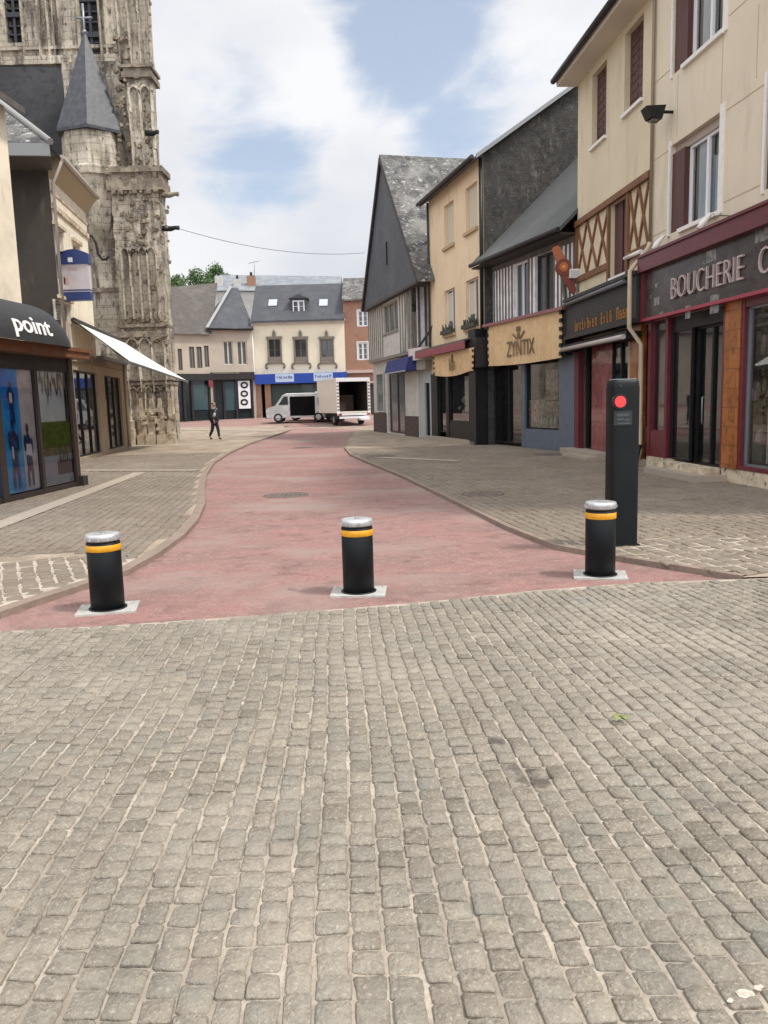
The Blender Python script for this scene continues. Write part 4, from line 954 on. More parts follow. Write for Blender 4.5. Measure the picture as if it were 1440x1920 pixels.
MB().fbox(H3, u0 - .25, u1 + .15, .25, .42, zs_t - .06, zs_t + .03).build('fascia_trim', mat('dusty_red_trim', (.24, .10, .10), .5), r3)
room(H3, .05, W3 - .05, .12, zs_b + .1, 4, r3, M_roomlt)
mb = MB(); mb.fbox(H3, 0, U3(923), -.1, .05, 0, zs_b + .1); mb.fbox(H3, U3(1051), W3, -.1, .05, 0, zs_b + .1)
mb.fbox(H3, U3(980), U3(986), -.1, .04, 0, zs_b + .1); mb.fbox(H3, U3(986), U3(1051), -.1, .03, 0, .62)
mb.build('blue_grey_pilaster', M_bluegrey, r3)
window(H3, (U3(924), U3(980), .1, zs_b + .05), r3, n=-.08, mullions=1, frame=M_black, glass=M_glass, fw=.05, name='glass_door')
window(H3, (U3(986), U3(1051), .62, zs_b + .05), r3, n=-.05, mullions=0, frame=M_black, glass=M_glass, fw=.05, name='display_window')
M_goods = mat('pale_goods', (.40, .34, .27), .8, noise_=(7, (.12, .09, .07), .42, .6))
mb = MB()
for (x0, x1, z0, z1) in [(990, 1024, .70, 1.45), (993, 1015, 1.5, 2.4), (1028, 1046, .75, 1.2), (1020, 1040, 1.5, 2.0)]:
    mb.fbox(H3, U3(x0), U3(x1), -.7, -.55, z0, z1)
mb.build('display_shelf', M_goods, r3)
MB().fbox(H3, U3(938), U3(972), -1.2, -1.0, .5, 1.5).build('counter', M_goods, r3)
mb = MB(); random.seed(4)
for k in range(7): mb.lathe([(.03, 0), (.09, .1), (.05, .25), (.02, .3)], H3.P(U3(ru(992, 1046)), -.4, .66 + ru(0, .1)), 8)
mb.build('display_piece', mat('pale_pieces', (.5, .48, .45), .5), r3)

# watch shaped sign and little white light box
zt_, zb_ = 0, 0
hp = at(1057, 510, H3.P(W3 - .2, .8, 0).y - .1)
hs = thing('watch_shaped_sign', 'tilted red and orange sign shaped like a wristwatch projecting from the timber-framed wall', 'sign', hp)
pa = at(1041, 462, hp.y); pb = at(1077, 552, hp.y); ax = (pb - pa).normalized(); sdv = Vector((ax.z, 0, -ax.x)); c_ = at(1056, 501, hp.y); nn = Vector((0, -1, 0))
def shp(mb, prof, th):
    L_ = [pa + (pb - pa) * t + sdv * wv for t, wv in prof] + [pa + (pb - pa) * t - sdv * wv for t, wv in reversed(prof)]
    mb.prism([p + Vector((0, th, 0)) for p in L_], (0, -2 * th, 0)); return mb
M_wred = mat('red_brown_sign', (.17, .035, .02), .5); M_wor = mat('orange_sign', (.36, .11, .045), .5)
shp(MB(), [(0, .06), (.05, .11), (.36, .13), (.38, .10)], .04).build('strap', M_wor, hs, recalc=True)
shp(MB(), [(.55, .10), (.6, .13), (.92, .09), (1.0, .02)], .04).build('strap', M_wred, hs, recalc=True)
def rdisc(mb, c, r, y0, y1, seg=28):
    a = [c + Vector((r * math.cos(2 * math.pi * k / seg), y0, r * math.sin(2 * math.pi * k / seg))) for k in range(seg)]
    b = [c + Vector((r * math.cos(2 * math.pi * k / seg), y1, r * math.sin(2 * math.pi * k / seg))) for k in range(seg)]
    return mb.add(a + b, [(k, (k + 1) % seg, seg + (k + 1) % seg, seg + k) for k in range(seg)] + [tuple(range(seg, 2 * seg)), tuple(range(seg))[::-1]])
dl = rdisc(MB(), c_, .215, .06, -.06).build('dial', M_wred, hs, recalc=True)
rdisc(MB(), c_, .12, -.06, -.075).build('dial_centre', mat('dial_orange', (.42, .12, .05), .5), dl, recalc=True)
rdisc(MB(), c_, .045, -.075, -.085).build('dial_boss', M_yellow, dl, recalc=True)
wl = H3.P(H3.W - .5, 0, hp.z - .1)
MB().tube([c_, Vector((wl.x, wl.y, c_.z))], .02).build('bracket', M_black, hs)
lbp = at(1083, 514, H2.P(.1, .9, 0).y)
lb = thing('white_light_box', 'small white projecting light box on a post beside the crossed timbers', 'light box', lbp)
bx = MB().box(lbp.x - .22, lbp.x + .28, lbp.y - .08, lbp.y + .08, lbp.z - .10, lbp.z + .13).build('box', M_paint, lb)
MB().box(lbp.x - .20, lbp.x + .26, lbp.y - .09, lbp.y - .081, lbp.z - .06, lbp.z + .09).build('face', mat('light_box_face', (.50, .48, .48), .4), bx)
MB().tube([(lbp.x, lbp.y, lbp.z - .10), (lbp.x, lbp.y, lbp.z - .42), (lbp.x + .3, lbp.y, lbp.z - .55)], .035).build('bracket', M_timber, lb)

# ------------------------------------------------------------------ ochre house
H4 = hbase((812, 822), (911, 835)); W4 = H4.W
r4 = thing('ochre_house', 'narrow ochre house of three storeys with blinds and a tan shop banner', 'house', H4.O)
zE4 = (H4.px(819, 365)[1] + H4.px(908, 285)[1]) / 2
def R4(*a): return H4.rect(*a)
wins = [R4(833, 386, 466, 851, 374, 456), R4(873, 354, 438, 895, 338, 425), R4(834, 546, 628, 853, 538, 624), R4(874, 527, 617, 897, 518, 613)]
zt4 = (H4.px(812, 654, .5)[1] + H4.px(888, 628, .5)[1]) / 2; zb4 = (H4.px(815, 707, .4)[1] + H4.px(888, 692, .4)[1]) / 2
MB().wall(H4, 0, W4, 0, zE4, 0, wins + [(.1, W4 - .1, 0, zb4 + .1)], .2).build('wall', M_ochre, r4)
# side gable that rises to the ridge, facing the street end
SG = Frame(H4.P(W4, 0, 0), H4.P(W4, -7, 0)); d1_, z1_ = SG.px(1088, 157)
slope4 = (z1_ - zE4) / max(d1_, .5); ridge = 6.5; 
mb = MB(); mb.add([SG.P(0, 0, 0), SG.P(2 * ridge, 0, 0), SG.P(2 * ridge, 0, zE4), SG.P(ridge, 0, zE4 + slope4 * ridge), SG.P(0, 0, zE4)], [(0, 1, 2, 3, 4)]); mb.build('rubble_gable', M_flint, r4)
S0 = Frame(H4.P(0, 0, 0), H4.P(0, -7, 0)); MB().add([S0.P(0, 0, 0), S0.P(2 * ridge, 0, 0), S0.P(2 * ridge, 0, zE4), S0.P(ridge, 0, zE4 + slope4 * ridge), S0.P(0, 0, zE4)], [(4, 3, 2, 1, 0)]).build('side_wall', M_infill, r4)
roof_slope(H4, -.15, W4 + .12, .35, zE4 - .35 * slope4 + .1, -ridge, zE4 + slope4 * ridge + .12, .10, M_slate, r4)
MB().prism([SG.P(-.3, .13, zE4 - .3 * slope4 + .02), SG.P(ridge, .13, zE4 + slope4 * ridge + .02), SG.P(ridge, .13, zE4 + slope4 * ridge + .16), SG.P(-.3, .13, zE4 - .3 * slope4 + .16)], SG.N * .08).build('verge_board', mat('pale_verge', (.26, .265, .27), .6), r4, recalc=True)
MB().tube([H4.P(-.2, .42, zE4 - .12), H4.P(W4 + .1, .42, zE4 - .12)], .07, 10).build('gutter', M_timberdk, r4)
MB().tube([H4.P(W4 - .07, .07, zE4 - .1), H4.P(W4 - .07, .07, zt4 + .1)], .06, 10).build('drainpipe', M_black, r4)
MB().tube([H4.P(.06, .07, zE4 - .1), H4.P(.06, .07, zt4 - .1)], .045, 10).build('drainpipe', M_timberdk, r4)
for k, h in enumerate(wins):
    w_ = window(H4, h, r4, n=-.14, mullions=1 if k > 1 else 0, frame=M_blind if k < 2 else M_pvc, glass=M_glassdk, fw=.04)
    if k < 2: MB().fbox(H4, h[0] + .04, h[1] - .04, -.15, -.125, h[2] + .04, h[3] - .04).build('lowered_blind', M_blind, w_)
    else:
        MB().fbox(H4, h[0] + .04, h[0] + (h[1] - h[0]) * .5, -.15, -.13, h[2] + .5, h[3] - .1).build('blind', M_blind, w_)
        mb = MB(); mb.fbox(H4, h[0] - .03, h[1] + .03, .02, .20, h[2], h[2] + .14); 
        for q in range(7): mb.tube([H4.P(h[0] + (h[1] - h[0]) * q / 6, .1 + ru(-.05, .05), h[2] + .12), H4.P(h[0] + (h[1] - h[0]) * q / 6 + ru(-.08, .08), .12, h[2] + ru(.22, .42))], [.05, .02], 5)
        mb.build('window_planter', mat('dark_planter', (.06, .06, .045), .9), w_)
    MB().fbox(H4, h[0] - .08, h[1] + .08, -.01, .10, h[2] - .11, h[2]).build('sill', mat('ochre_sill', (.42, .31, .19), .8), w_)
# awning box, banner
mb = MB(); A_ = [H4.P(-.30, .05, zt4 + .12), H4.P(W4 - .35, .05, zt4 + .12), H4.P(W4 - .35, .62, zt4 - .02), H4.P(-.30, .62, zt4 - .02)]
aw = thing('red_canopy', 'dusty red shop canopy above the tan banner of the ochre house', 'canopy', H4.P(.4, .3, zt4))
mb.hexa([p - Vector((0, 0, .05)) for p in A_] + A_); mb.build('top', M_timber, aw)
MB().fbox(H4, -.30, W4 - .35, .58, .62, zt4 - .33, zt4 - .07).build('valance', mat('dusty_red_cloth', (.27, .075, .09), .8, noise_=(5, (.22, .055, .07), .45, .65)), aw)
bn = MB(); u0 = H4.px(814, 690, .45)[0]; u1 = H4.px(888, 670, .45)[0]; V = []; F_ = []
for i in range(15):
    for j in range(6):
        fu = i / 14; fz = j / 5; V.append(H4.P(u0 + (u1 - u0) * fu, .44 + .02 * math.sin(fu * 8 + fz * 2), zb4 + (zt4 - .32 - zb4) * fz - .10 * math.sin(math.pi * min(1, fu * 1.1)) * (1 - fz)))
for i in range(14):
    for j in range(5): F_.append((i * 6 + j, (i + 1) * 6 + j, (i + 1) * 6 + j + 1, i * 6 + j + 1))
banner4 = bn.add(V, F_, True).build('banner', M_tan, r4)
MB().fbox(H4, u0 - .1, u1 + .1, 0, .40, zb4 + .1, zt4).build('fascia_board', M_charcoal, r4)
mb = MB()
for k in range(5):
    z = zb4 + (zt4 - zb4) * (k + .4) / 5.6
    mb.fbox(H4, u0 - .02, u0 + .08, .46, .49, z - .04, z + .04); mb.fbox(H4, u1 - .08, u1 + .02, .46, .49, z - .04, z + .04)
uc = (u0 + u1) / 2; mb.fbox(H4, uc - .04, uc + .06, .47, .48, zt4 - .72, zt4 - .42); mb.build('lacing_tab', M_black, banner4)
glyphs(H4, uc - .32, uc + .42, zb4 + .10, zb4 + .55, .475, (6,), mat('faded_brown_print', (.27, .18, .10), .8), banner4, seed=9)
def U4(x): return H4.px(x, 760)[0]
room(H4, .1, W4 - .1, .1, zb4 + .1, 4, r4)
mb = MB(); mb.fbox(H4, 0, U4(822), -.1, .05, 0, zb4 + .1); mb.fbox(H4, U4(897), W4, -.1, .35, 0, zt4 + .3); mb.fbox(H4, U4(837), U4(842), -.1, .02, .12, zb4 + .1); mb.fbox(H4, U4(880), U4(884), -.1, .02, .12, zb4 + .1)
mb.fbox(H4, U4(842), U4(880), -.1, .0, .1, .75); mb.build('shopfront_frame', M_black, r4)
window(H4, (U4(822), U4(837), .3, zb4 + .1), r4, n=-.05, mullions=0, frame=M_black, glass=M_glass, fw=.03, name='side_pane')
window(H4, (U4(842), U4(880), .75, zb4 + .1), r4, n=-.05, mullions=0, frame=M_black, glass=M_glass, fw=.04, name='display_window')
window(H4, (U4(884), U4(897), .75, zb4 + .1), r4, n=-.05, mullions=0, frame=M_black, glass=M_glass, fw=.03, name='side_pane')
MB().fbox(H4, U4(884), U4(897), -.1, 0, .1, .75).build('stall_riser', mat('dark_plum', (.07, .045, .05), .6), r4)
mb = MB(); random.seed(8)
for (x, z, s_) in [(858, 1.55, .16), (859, 1.1, .18), (873, 1.35, .17), (874, 1.95, .13), (848, 1.25, .10), (830, 1.4, .2), (889, 1.6, .22)]:
    mb.lathe([(s_ * .3, -s_), (s_ * .9, -s_ * .3), (s_, .1 * s_), (s_ * .5, s_ * .8), (.02, s_)], H4.P(U4(x), -.32, z), 9)
mb.build('window_display', mat('pale_display', (.42, .42, .42), .7), r4)
MB().fbox(H4, -.1, W4 - .2, .004, .35, 0, .12).build('threshold', M_pale, r4)

# ------------------------------------------------------------------ timber-framed house with the slate gable
H5 = hbase((703, 809), (786, 820)); W5 = H5.W
r5 = thing('gabled_house', 'old timber-framed house with a slate-hung gable and mossy roof', 'house', H5.O)
zj5 = (H5.px(702, 681)[1] + H5.px(768, 664)[1]) / 2            # bressummer over the ground floor
J = .45
zg = (H5.px(680, 577, J)[1] + H5.px(785, 531, J)[1]) / 2
ug0 = H5.px(681, 576, J)[0]; ug1 = H5.px(786, 531, J)[0]; ua, zA = H5.px(711, 303, J)
ua = (ug0 + ug1) / 2 * .5 + ua * .5
MB().wall(H5, 0, W5, 0, zj5, 0, [(H5.px(727, 750)[0], H5.px(760, 750)[0], .05, zj5 - .45)], .2).build('ground_wall', M_infill, r5)
mb = MB(); mb.fbox(H5, -.02, W5 + .02, .0, .22, zj5 - .02, zj5 + .12)
wE = H5.rect(718, 573, 628, 746, 560, 617, .2)
MB().wall(H5, 0, W5, zj5, zg, .2, [wE], .15).build('upper_wall', M_infill, r5)
u = .12
while u < W5:
    if not wE[0] - .12 < u < wE[1]: mb.fbox(H5, u, u + .09, .2, .235, zj5 + .12, zg)
    u += .42
mb.fbox(H5, wE[0] - .05, wE[1] + .05, .2, .24, wE[2] - .1, wE[2]); mb.fbox(H5, W5 - .14, W5 + .02, .2, .26, zj5, zg)
mb.bar(H5.P(W5 - .7, .2, zg), H5.P(W5 - 1.2, .2, zj5 + .1), .11, .04, H5.N); mb.bar(H5.P(W5 - .4, .2, zg), H5.P(W5 - .5, .2, zj5 + .1), .11, .045, H5.N)
mb.build('timber_frame', mat('weathered_timber', (.25, .23, .20), .85, noise_=(5, (.17, .16, .14), .4, .65)), r5)
window(H5, wE, r5, n=.1, mullions=2, frame=mat('old_window_paint', (.36, .34, .26), .6), glass=M_glassm, fw=.06)
mb = MB(); gab = [H5.P(ug0, J, zg), H5.P(ug1, J, zg), H5.P(ua, J, zA)]
mb.prism(gab, H5.N * -.12); mb.build('slate_gable', M_slatewall, r5, recalc=True)
MB().fbox(H5, ug0, ug1, .2, J + .02, zg - .10, zg).build('gable_beam', M_timberdk, r5)
hu, hz = H5.px(725, 475, J); MB().fbox(H5, hu - .09, hu + .09, J - .02, J + .05, hz - .5, hz + .5).build('slit_window', M_black, r5)
mb = MB(); D5 = 9.0
for (u_e, sgn) in ((ug1, 1), (ug0, -1)):
    a = [H5.P(u_e + sgn * .06, J + .1, zg - .08), H5.P(ua, J + .1, zA + .05), H5.P(ua, -D5, zA + .05), H5.P(u_e + sgn * .06, -D5, zg - .08)]
    mb.prism(a, (0, 0, .13))
mb.build('roof', M_slateold, r5, recalc=True)
mb = MB()
for u_e in (ug1, ug0): mb.bar(H5.P(u_e, J + .05, zg - .05), H5.P(ua, J + .05, zA + .02), .16, .07, H5.N)
mb.build('bargeboard', M_timberdk, r5)
S5 = Frame(H5.P(W5, 0, 0), H5.P(W5, -D5, 0))
MB().wall(S5, 0, D5, 0, zg, 0, [], .1).build('side_wall', M_infillw, r5)
mb = MB(); u = .05
while u < 6: mb.fbox(S5, u, u + .10, 0, .03, zj5, zg); u += .30
mb.fbox(S5, 0, 6, 0, .035, zj5 - .1, zj5 + .1); mb.build('side_timbers', M_timber, r5)
MB().add([H5.P(0, 0, 0), H5.P(0, -D5, 0), H5.P(0, -D5, zg), H5.P(0, 0, zg)], [(3, 2, 1, 0)]).build('far_wall', M_infill, r5)
def U5(x): return H5.px(x, 750)[0]
MB().fbox(H5, 0, U5(724), 0, .06, 0, 1.0).fbox(H5, U5(760), W5, 0, .06, 0, .9).build('brick_base', mat('dark_brick_base', (.10, .065, .055), .9, noise_=(9, (.06, .04, .035), .4, .6)), r5)
window(H5, (U5(709), U5(722), 1.05, zj5 - .6), r5, n=.06, mullions=0, frame=M_infill, glass=mat('green_grey_glass', (.10, .12, .10), .15), fw=.05, name='narrow_window')
w_ = window(H5, (U5(728), U5(759), .05, zj5 - .45), r5, n=-.1, mullions=1, frame=mat('dark_red_brown', (.055, .02, .018), .5), glass=M_glassm, fw=.08, name='glazed_door')
MB().fbox(H5, U5(734), U5(754), -.3, -.25, .1, 1.2).build('lower_door_panel', mat('dusty_mauve', (.26, .20, .19), .7), w_)
sgn = thing('blue_shop_awning', 'small dark blue shop awning on the gabled timber-framed house', 'awning', H5.P(U5(740), .3, zj5))
a0, a1 = H5.px(728, 685, .5)[0], H5.px(768, 675, .5)[0]; za = H5.px(745, 675, .4)[1]; zb_ = H5.px(745, 698, .6)[1]
mb = MB(); mb.hexa([H5.P(a0, .1, zb_), H5.P(a0, .7, zb_), H5.P(a1, .7, zb_), H5.P(a1, .1, zb_), H5.P(a0, .1, za + .1), H5.P(a0, .55, za), H5.P(a1, .55, za), H5.P(a1, .1, za + .1)])
mb.build('cover', mat('navy_canvas', (.022, .032, .13), .8, noise_=(5, (.035, .045, .17), .45, .65)), sgn)
MB().fbox(H5, a0, a1, .69, .71, zb_ - .03, zb_ + .03).build('front_bar', mat('grey_bar', (.3, .3, .33), .5), sgn)
# small pale shop between the gabled and the ochre house
H6 = Frame(H5.P(W5 + .02, -.02, 0), H4.P(-.02, -.02, 0)); 
r6 = thing('pale_shop_front', 'narrow pale shopfront with white canopy squeezed beside the ochre house', 'shopfront', H6.O)
z6 = H6.px(795, 655)[1]
MB().wall(H6, 0, H6.W, 0, z6 + .1, 0, [(H6.W * .45, H6.W * .80, .05, 2.3)], .2).build('wall', mat('blue_white_render', (.36, .37, .38), .8), r6)
MB().fbox(H6, .0, H6.W, 0, .45, z6 - .45, z6 + .05).build('canopy', mat('pinkish_white', (.60, .54, .53), .7), r6)
MB().fbox(H6, 0, H6.W, 0, .30, z6 - .85, z6 - .45).build('fascia', mat('greige_fascia', (.30, .28, .23), .7), r6)
window(H6, (H6.W * .45, H6.W * .80, .05, 2.3), r6, n=-.1, mullions=0, frame=M_black, glass=M_glassdk, fw=.06, name='door')
MB().tube([at(813, 610, H6.P(H6.W, .6, 0).y), at(768, 676, H5.P(W5, .6, 0).y)], .05).build('sloping_pipe', M_timberdk, r6)
bp2 = G(781, 812)
bn_ = thing('litter_bin', 'grey litter bin with a pale lid in front of the pale shopfront', 'litter bin', (bp2.x, bp2.y - .3, 0))
MB().lathe([(.16, PZ), (.19, .1), (.20, .7), (.17, .72)], (bp2.x, bp2.y - .3, 0), 18).build('body', mat('bin_grey', (.07, .08, .085), .5), bn_, uv=False)
MB().lathe([(.21, .72), (.21, .80), (.13, .90), (0, .92)], (bp2.x, bp2.y - .3, 0), 18).build('lid', M_paint, bn_, uv=False)
MB().lathe([(.20, .40), (.203, .42), (.203, .52), (.20, .54)], (bp2.x, bp2.y - .3, 0), 18, cap=False).build('pale_band', M_paint, bn_, uv=False)
#PART3
# ------------------------------------------------------------------ left side: the shop with the rounded black awning
L1 = hbase((11, 945), (151, 912)); WL = L1.W
rl = thing('corner_shop', 'dark framed corner shop with big printed window panels under a rounded black awning', 'shop', L1.O)
ext = -3.2                                                  # continues out of the frame towards the camera
zt0 = (L1.px(0, 636, .25)[1] + L1.px(142, 660, .25)[1]) / 2; zt1 = (L1.px(0, 655, .25)[1] + L1.px(135, 672, .25)[1]) / 2
zgt = (L1.px(0, 692)[1] + L1.px(130, 697)[1]) / 2
U = lambda x, y=800: L1.px(x, y)[0]
ms_ = [U(10), U(76), U(82), U(138)]
mb = MB(); mb.fbox(L1, ext, WL, -.3, .0, zgt, zt1 + .02); mb.build('header', M_charcoal, rl)
mb = MB(); fr = .05
mb.fbox(L1, U(4, 900) - .06, U(12, 900), -.2, .04, 0, zgt); mb.fbox(L1, U(78, 860) - .04, U(78, 860) + .05, -.15, .03, .1, zgt); mb.fbox(L1, WL - .16, WL, -.3, .03, 0, zt1)
mb.fbox(L1, ext, WL - .16, -.15, .02, .02, .12); mb.fbox(L1, WL - .1, WL + .12, -.1, .12, 0, .22)
mb.build('window_frame', mat('dark_bronze', (.028, .020, .018), .4), rl)
MB().fbox(L1, ext, WL - .16, -.35, -.15, 0, zgt).build('backing', M_black, rl)
# printed panels: a blue sports picture with pale column and a garden view, both with generic shapes
def panel(u0, u1, z0, z1, name):
    return MB().fbox(L1, u0, u1, -.12, -.05, z0, z1)
a, b = U(12, 850) , U(78, 860) - .04; zb_ = .14; zt_ = zgt
pn = panel(a, b, zb_, zt_, 'p').build('printed_panel', mat('blue_print', (.02, .24, .70), .25, noise_=[(1.6, (.03, .40, .80), .42, .62), (3, (.14, .18, .50), .55, .7)]), rl)
MB().fbox(L1, a + (b - a) * .56, b - .01, -.05, -.044, zb_ + .02, zt_).build('pale_print', mat('pale_print', (.60, .58, .60), .3, noise_=[(4, (.48, .46, .50), .45, .62), (9, (.62, .50, .50), .6, .72)]), pn)
MB().fbox(L1, ext, a - .12, -.12, -.05, .14, zgt).build('printed_panel', MATS['blue_print'], rl)
mb = MB(); W_ = b - a; H_ = zt_ - zb_
def blob(mb, F, pts, n): mb.add([F.P(u, n, z) for u, z in pts] + [F.P(u, n - .01, z) for u, z in pts], [tuple(range(len(pts)))[::-1]] ); return mb
def figure(mb, cu, z0, h):
    s_ = h
    for (x, z, w_, hh) in [(0, .90, .045, .09), (0, .66, .09, .17), (-.03, .40, .05, .20), (.04, .38, .05, .22), (-.10, .68, .03, .14), (.11, .62, .03, .14), (-.06, .12, .035, .16), (.07, .12, .035, .16)]:
        pts = [(cu + s_ * (x + w_ * math.cos(t)), z0 + s_ * (z + hh * math.sin(t))) for t in [k * math.pi / 6 for k in range(12)]]
        blob(mb, L1, pts, -.036)
figure(mb, a + W_ * .30, zb_ + .12, H_ * .55); figure(mb, a + W_ * .72, zb_ + .10, H_ * .52); figure(mb, a + W_ * .33, zb_ + H_ * .56, H_ * .34)
mb.build('dark_figures', mat('dark_print', (.025, .04, .12), .4, noise_=[(5, (.12, .05, .05), .5, .6), (9, (.02, .12, .36), .50, .60)]), pn)
mb = MB(); 
for (cx, cz, rx, rz) in [(.72, .34, .10, .05), (.31, .77, .045, .04), (.24, .33, .03, .05)]:
    blob(mb, L1, [(a + W_ * (cx + rx * sx), zb_ + H_ * (cz + rz * sz)) for sx, sz in ((-1, -1), (-.2, -.8), (.1, -1.2), (1, -.9), (.8, .9), (-.7, 1))], -.032)
mb.build('white_print', mat('white_print', (.68, .70, .80), .4), pn)
a2, b2 = U(78, 860) + .05, WL - .16
pg = panel(a2, b2, .14, zgt, 'p').build('printed_panel', mat('sky_print', (.60, .68, .72), .25, noise_=(2, (.70, .74, .76), .4, .6)), rl); W2_ = b2 - a2
MB().fbox(L1, a2, b2, -.05, -.045, .14 + H_ * .34, .14 + H_ * .56).build('hedge_print', mat('hedge_print', (.13, .20, .03), .4, noise_=[(5, (.20, .26, .06), .42, .6), (11, (.06, .10, .02), .52, .66)]), pg)
MB().fbox(L1, a2, b2, -.05, -.043, .14 + H_ * .26, .14 + H_ * .34).build('lawn_print', mat('lawn_print', (.20, .18, .08), .4, noise_=(6, (.10, .09, .05), .45, .6)), pg)
MB().fbox(L1, a2, b2, -.05, -.045, .14, .14 + H_ * .26).build('path_print', mat('path_print', (.38, .40, .46), .3, noise_=(4, (.30, .36, .48), .4, .6)), pg)
mb = MB(); random.seed(12)
for k in range(46):
    cu = a2 + W2_ * rnd(); top = zgt - .02; cz = top - H_ * .30 * abs(random.gauss(0, .42)); s_ = ru(.04, .12); an = ru(-1.9, -1.1)
    du, dz = math.cos(an), math.sin(an)
    pts = [(min(max(cu + s_ * (du * t_ - dz * w_ * .3), a2), b2), min(cz + s_ * 2 * (dz * t_ + du * w_ * .3), top)) for t_, w_ in ((-1, 0), (-.3, .5), (.5, .4), (1, 0), (.5, -.4), (-.3, -.5))]
    blob(mb, L1, pts, -.038)
for k in range(14):
    q = k / 13; pts = [(b2 - W2_ * .45 * q - .04, .14 + H_ * (.12)), (b2 - W2_ * .45 * q + .02, .14 + H_ * .12), (min(b2 - W2_ * .45 * q + ru(-.12, .05), b2), .14 + H_ * ru(.22, .36))]
    blob(mb, L1, pts, -.036)
mb.build('leaf_print', mat('dark_leaf_print', (.02, .03, .035), .4), pg)
MB().fbox(L1, b2 - W2_ * .5, b2, -.05, -.04, .14 + H_ * .08, .14 + H_ * .2).build('planter_print', MATS['dark_leaf_print'], pg)
MB().fbox(L1, ext, WL + .2, -.05, .32, zt1, zt0).fbox(L1, ext, WL + .25, .24, .36, zt0 - .03, zt0 + .04).build('copper_cornice', mat('rusty_brown_trim', (.17, .065, .03), .5, noise_=(4, (.12, .05, .025), .45, .62)), rl)
for (ga_, gb_) in ((a, b), (a2, b2)): MB().add([L1.P(ga_, -.02, .14), L1.P(gb_, -.02, .14), L1.P(gb_, -.02, zgt), L1.P(ga_, -.02, zgt)], [(0, 1, 2, 3)]).build('pane', glassmat('poster_glass', (.98, .98, .98), .0), rl)
# rounded awning
zaw = (L1.px(30, 568, 0)[1]); Ra = zaw - zt0; ue = L1.px(128, 658, .3)[0]
V = []; F_ = []; NU, NA = 26, 12
DEP = .62
def prof(a): return (DEP * math.cos(a), Ra * math.sin(a))
for i in range(NU + 1):
    t = i / NU; uu = ext + (ue - ext) * t
    s_ = 1.0
    endl = 1.0                                             # the far end closes in a rounded shoulder
    if ue - uu < endl: s_ = math.sqrt(max(0.0, 1 - (1 - (ue - uu) / endl) ** 2))
    for j in range(NA + 1):
        a_ = math.pi / 2 * j / NA; n_, z_ = prof(a_); V.append(L1.P(uu, n_ * (.35 + .65 * s_) * (1 if s_ > 0 else 1), zt0 + z_ * s_))
for i in range(NU):
    for j in range(NA): F_.append((i * (NA + 1) + j, (i + 1) * (NA + 1) + j, (i + 1) * (NA + 1) + j + 1, i * (NA + 1) + j + 1))
aw1 = thing('rounded_awning', 'rounded black awning with white lettering over the corner shop', 'awning', L1.P(1, .3, zt0))
awm = MB().add(V, F_, True).build('cover', mat('black_awning', (.022, .022, .024), .6, noise_=(8, (.03, .03, .032), .4, .6)), aw1)
M_white_l = mat('white_letters', (.80, .78, .74), .5)
ul, zl_ = L1.px(18, 628, .5); ur, zr_ = L1.px(88, 628, .5)
zb1_ = L1.px(18, 629, .5)[1]; zt1_ = L1.px(18, 588, .5)[1]
def awn(u, z):
    t = min(1, max(0, (z - zt0) / Ra)); return DEP * math.sqrt(1 - t * t) - .005
# letters follow the slope of the cover
text(L1, 'point', ul, ur, zb1_ - .02, zt1_ + .0, awn, M_white_l, aw1, bold=.012, depth=.018)
# upper wall of that house, set back
fe = at(26, 400, 16.4); nE = -(fe - L1.O).dot(L1.N); uE = (fe - L1.O).dot(L1.U)
LU = Frame(L1.P(ext - 1, -nE, 0), L1.P(uE, -nE, 0)); zr = at(5, 200, 16.4).z
MB().fbox(LU, 0, LU.W, -6, 0, 0, zr).build('upper_wall', M_whitewall, rl)
roof_slope(LU, -.2, LU.W + .12, .35, zr + .0, -3, zr + 2.4, .12, M_roofbrown, rl)
MB().fbox(L1, ext, WL - .1, -nE, -.05, zt0 - .1, zt0 + .02).build('flat_roof', M_charcoal, rl)
MB().fbox(L1, WL - .3, WL - .05, -nE, -.05, 0, zt0).build('end_wall', M_charcoal, rl)
cpt = at(8, 333, 16.6); cam_ = thing('security_camera', 'dark dome camera on the cream wall above the rounded awning', 'camera', cpt)
MB().lathe([(.0, -.12), (.10, -.06), (.12, .02), (.12, .10), (.05, .14)], cpt, 16).build('dome', M_black, cam_, uv=False)
MB().tube([cpt + Vector((0, 0, .05)), cpt + Vector((-.5, 0, .1))], .035).build('arm', M_charcoal, cam_)

# ------------------------------------------------------------------ cream shop house with the long white awning
L2 = hbase((136, 869.5), (239, 840)); rl2 = thing('cream_shop_house', 'cream house with dark flank and beige shopfront beside the church', 'house', L2.O)
uUp = L2.px(176, 600)[0]
zE2 = L2.px(100, 300, .1)[1]; zc2 = (L2.px(95, 375)[1] + L2.px(168, 452)[1]) / 2
zs2 = (L2.px(124, 640)[1] + L2.px(228, 700)[1]) / 2; zw2 = (L2.px(145, 690)[1] + L2.px(225, 712)[1]) / 2
h1 = L2.rect(104, 425, 520, 121, 440, 530); h2 = L2.rect(138, 455, 520, 151, 465, 530); h3 = L2.rect(111, 563, 600, 133, 570, 606)
MB().wall(L2, 0, uUp, zs2, zE2, 0, [h1, h2, h3], .2).build('upper_wall', M_whitewall, rl2)
for h in (h1, h2, h3):
    w_ = window(L2, h, rl2, n=-.12, mullions=1, frame=M_infill, glass=M_glassm, fw=.05)
    MB().fbox(L2, h[0] - .1, h[1] + .1, 0, .10, h[3] + .02, h[3] + .12).build('lintel', M_stonelight, w_)
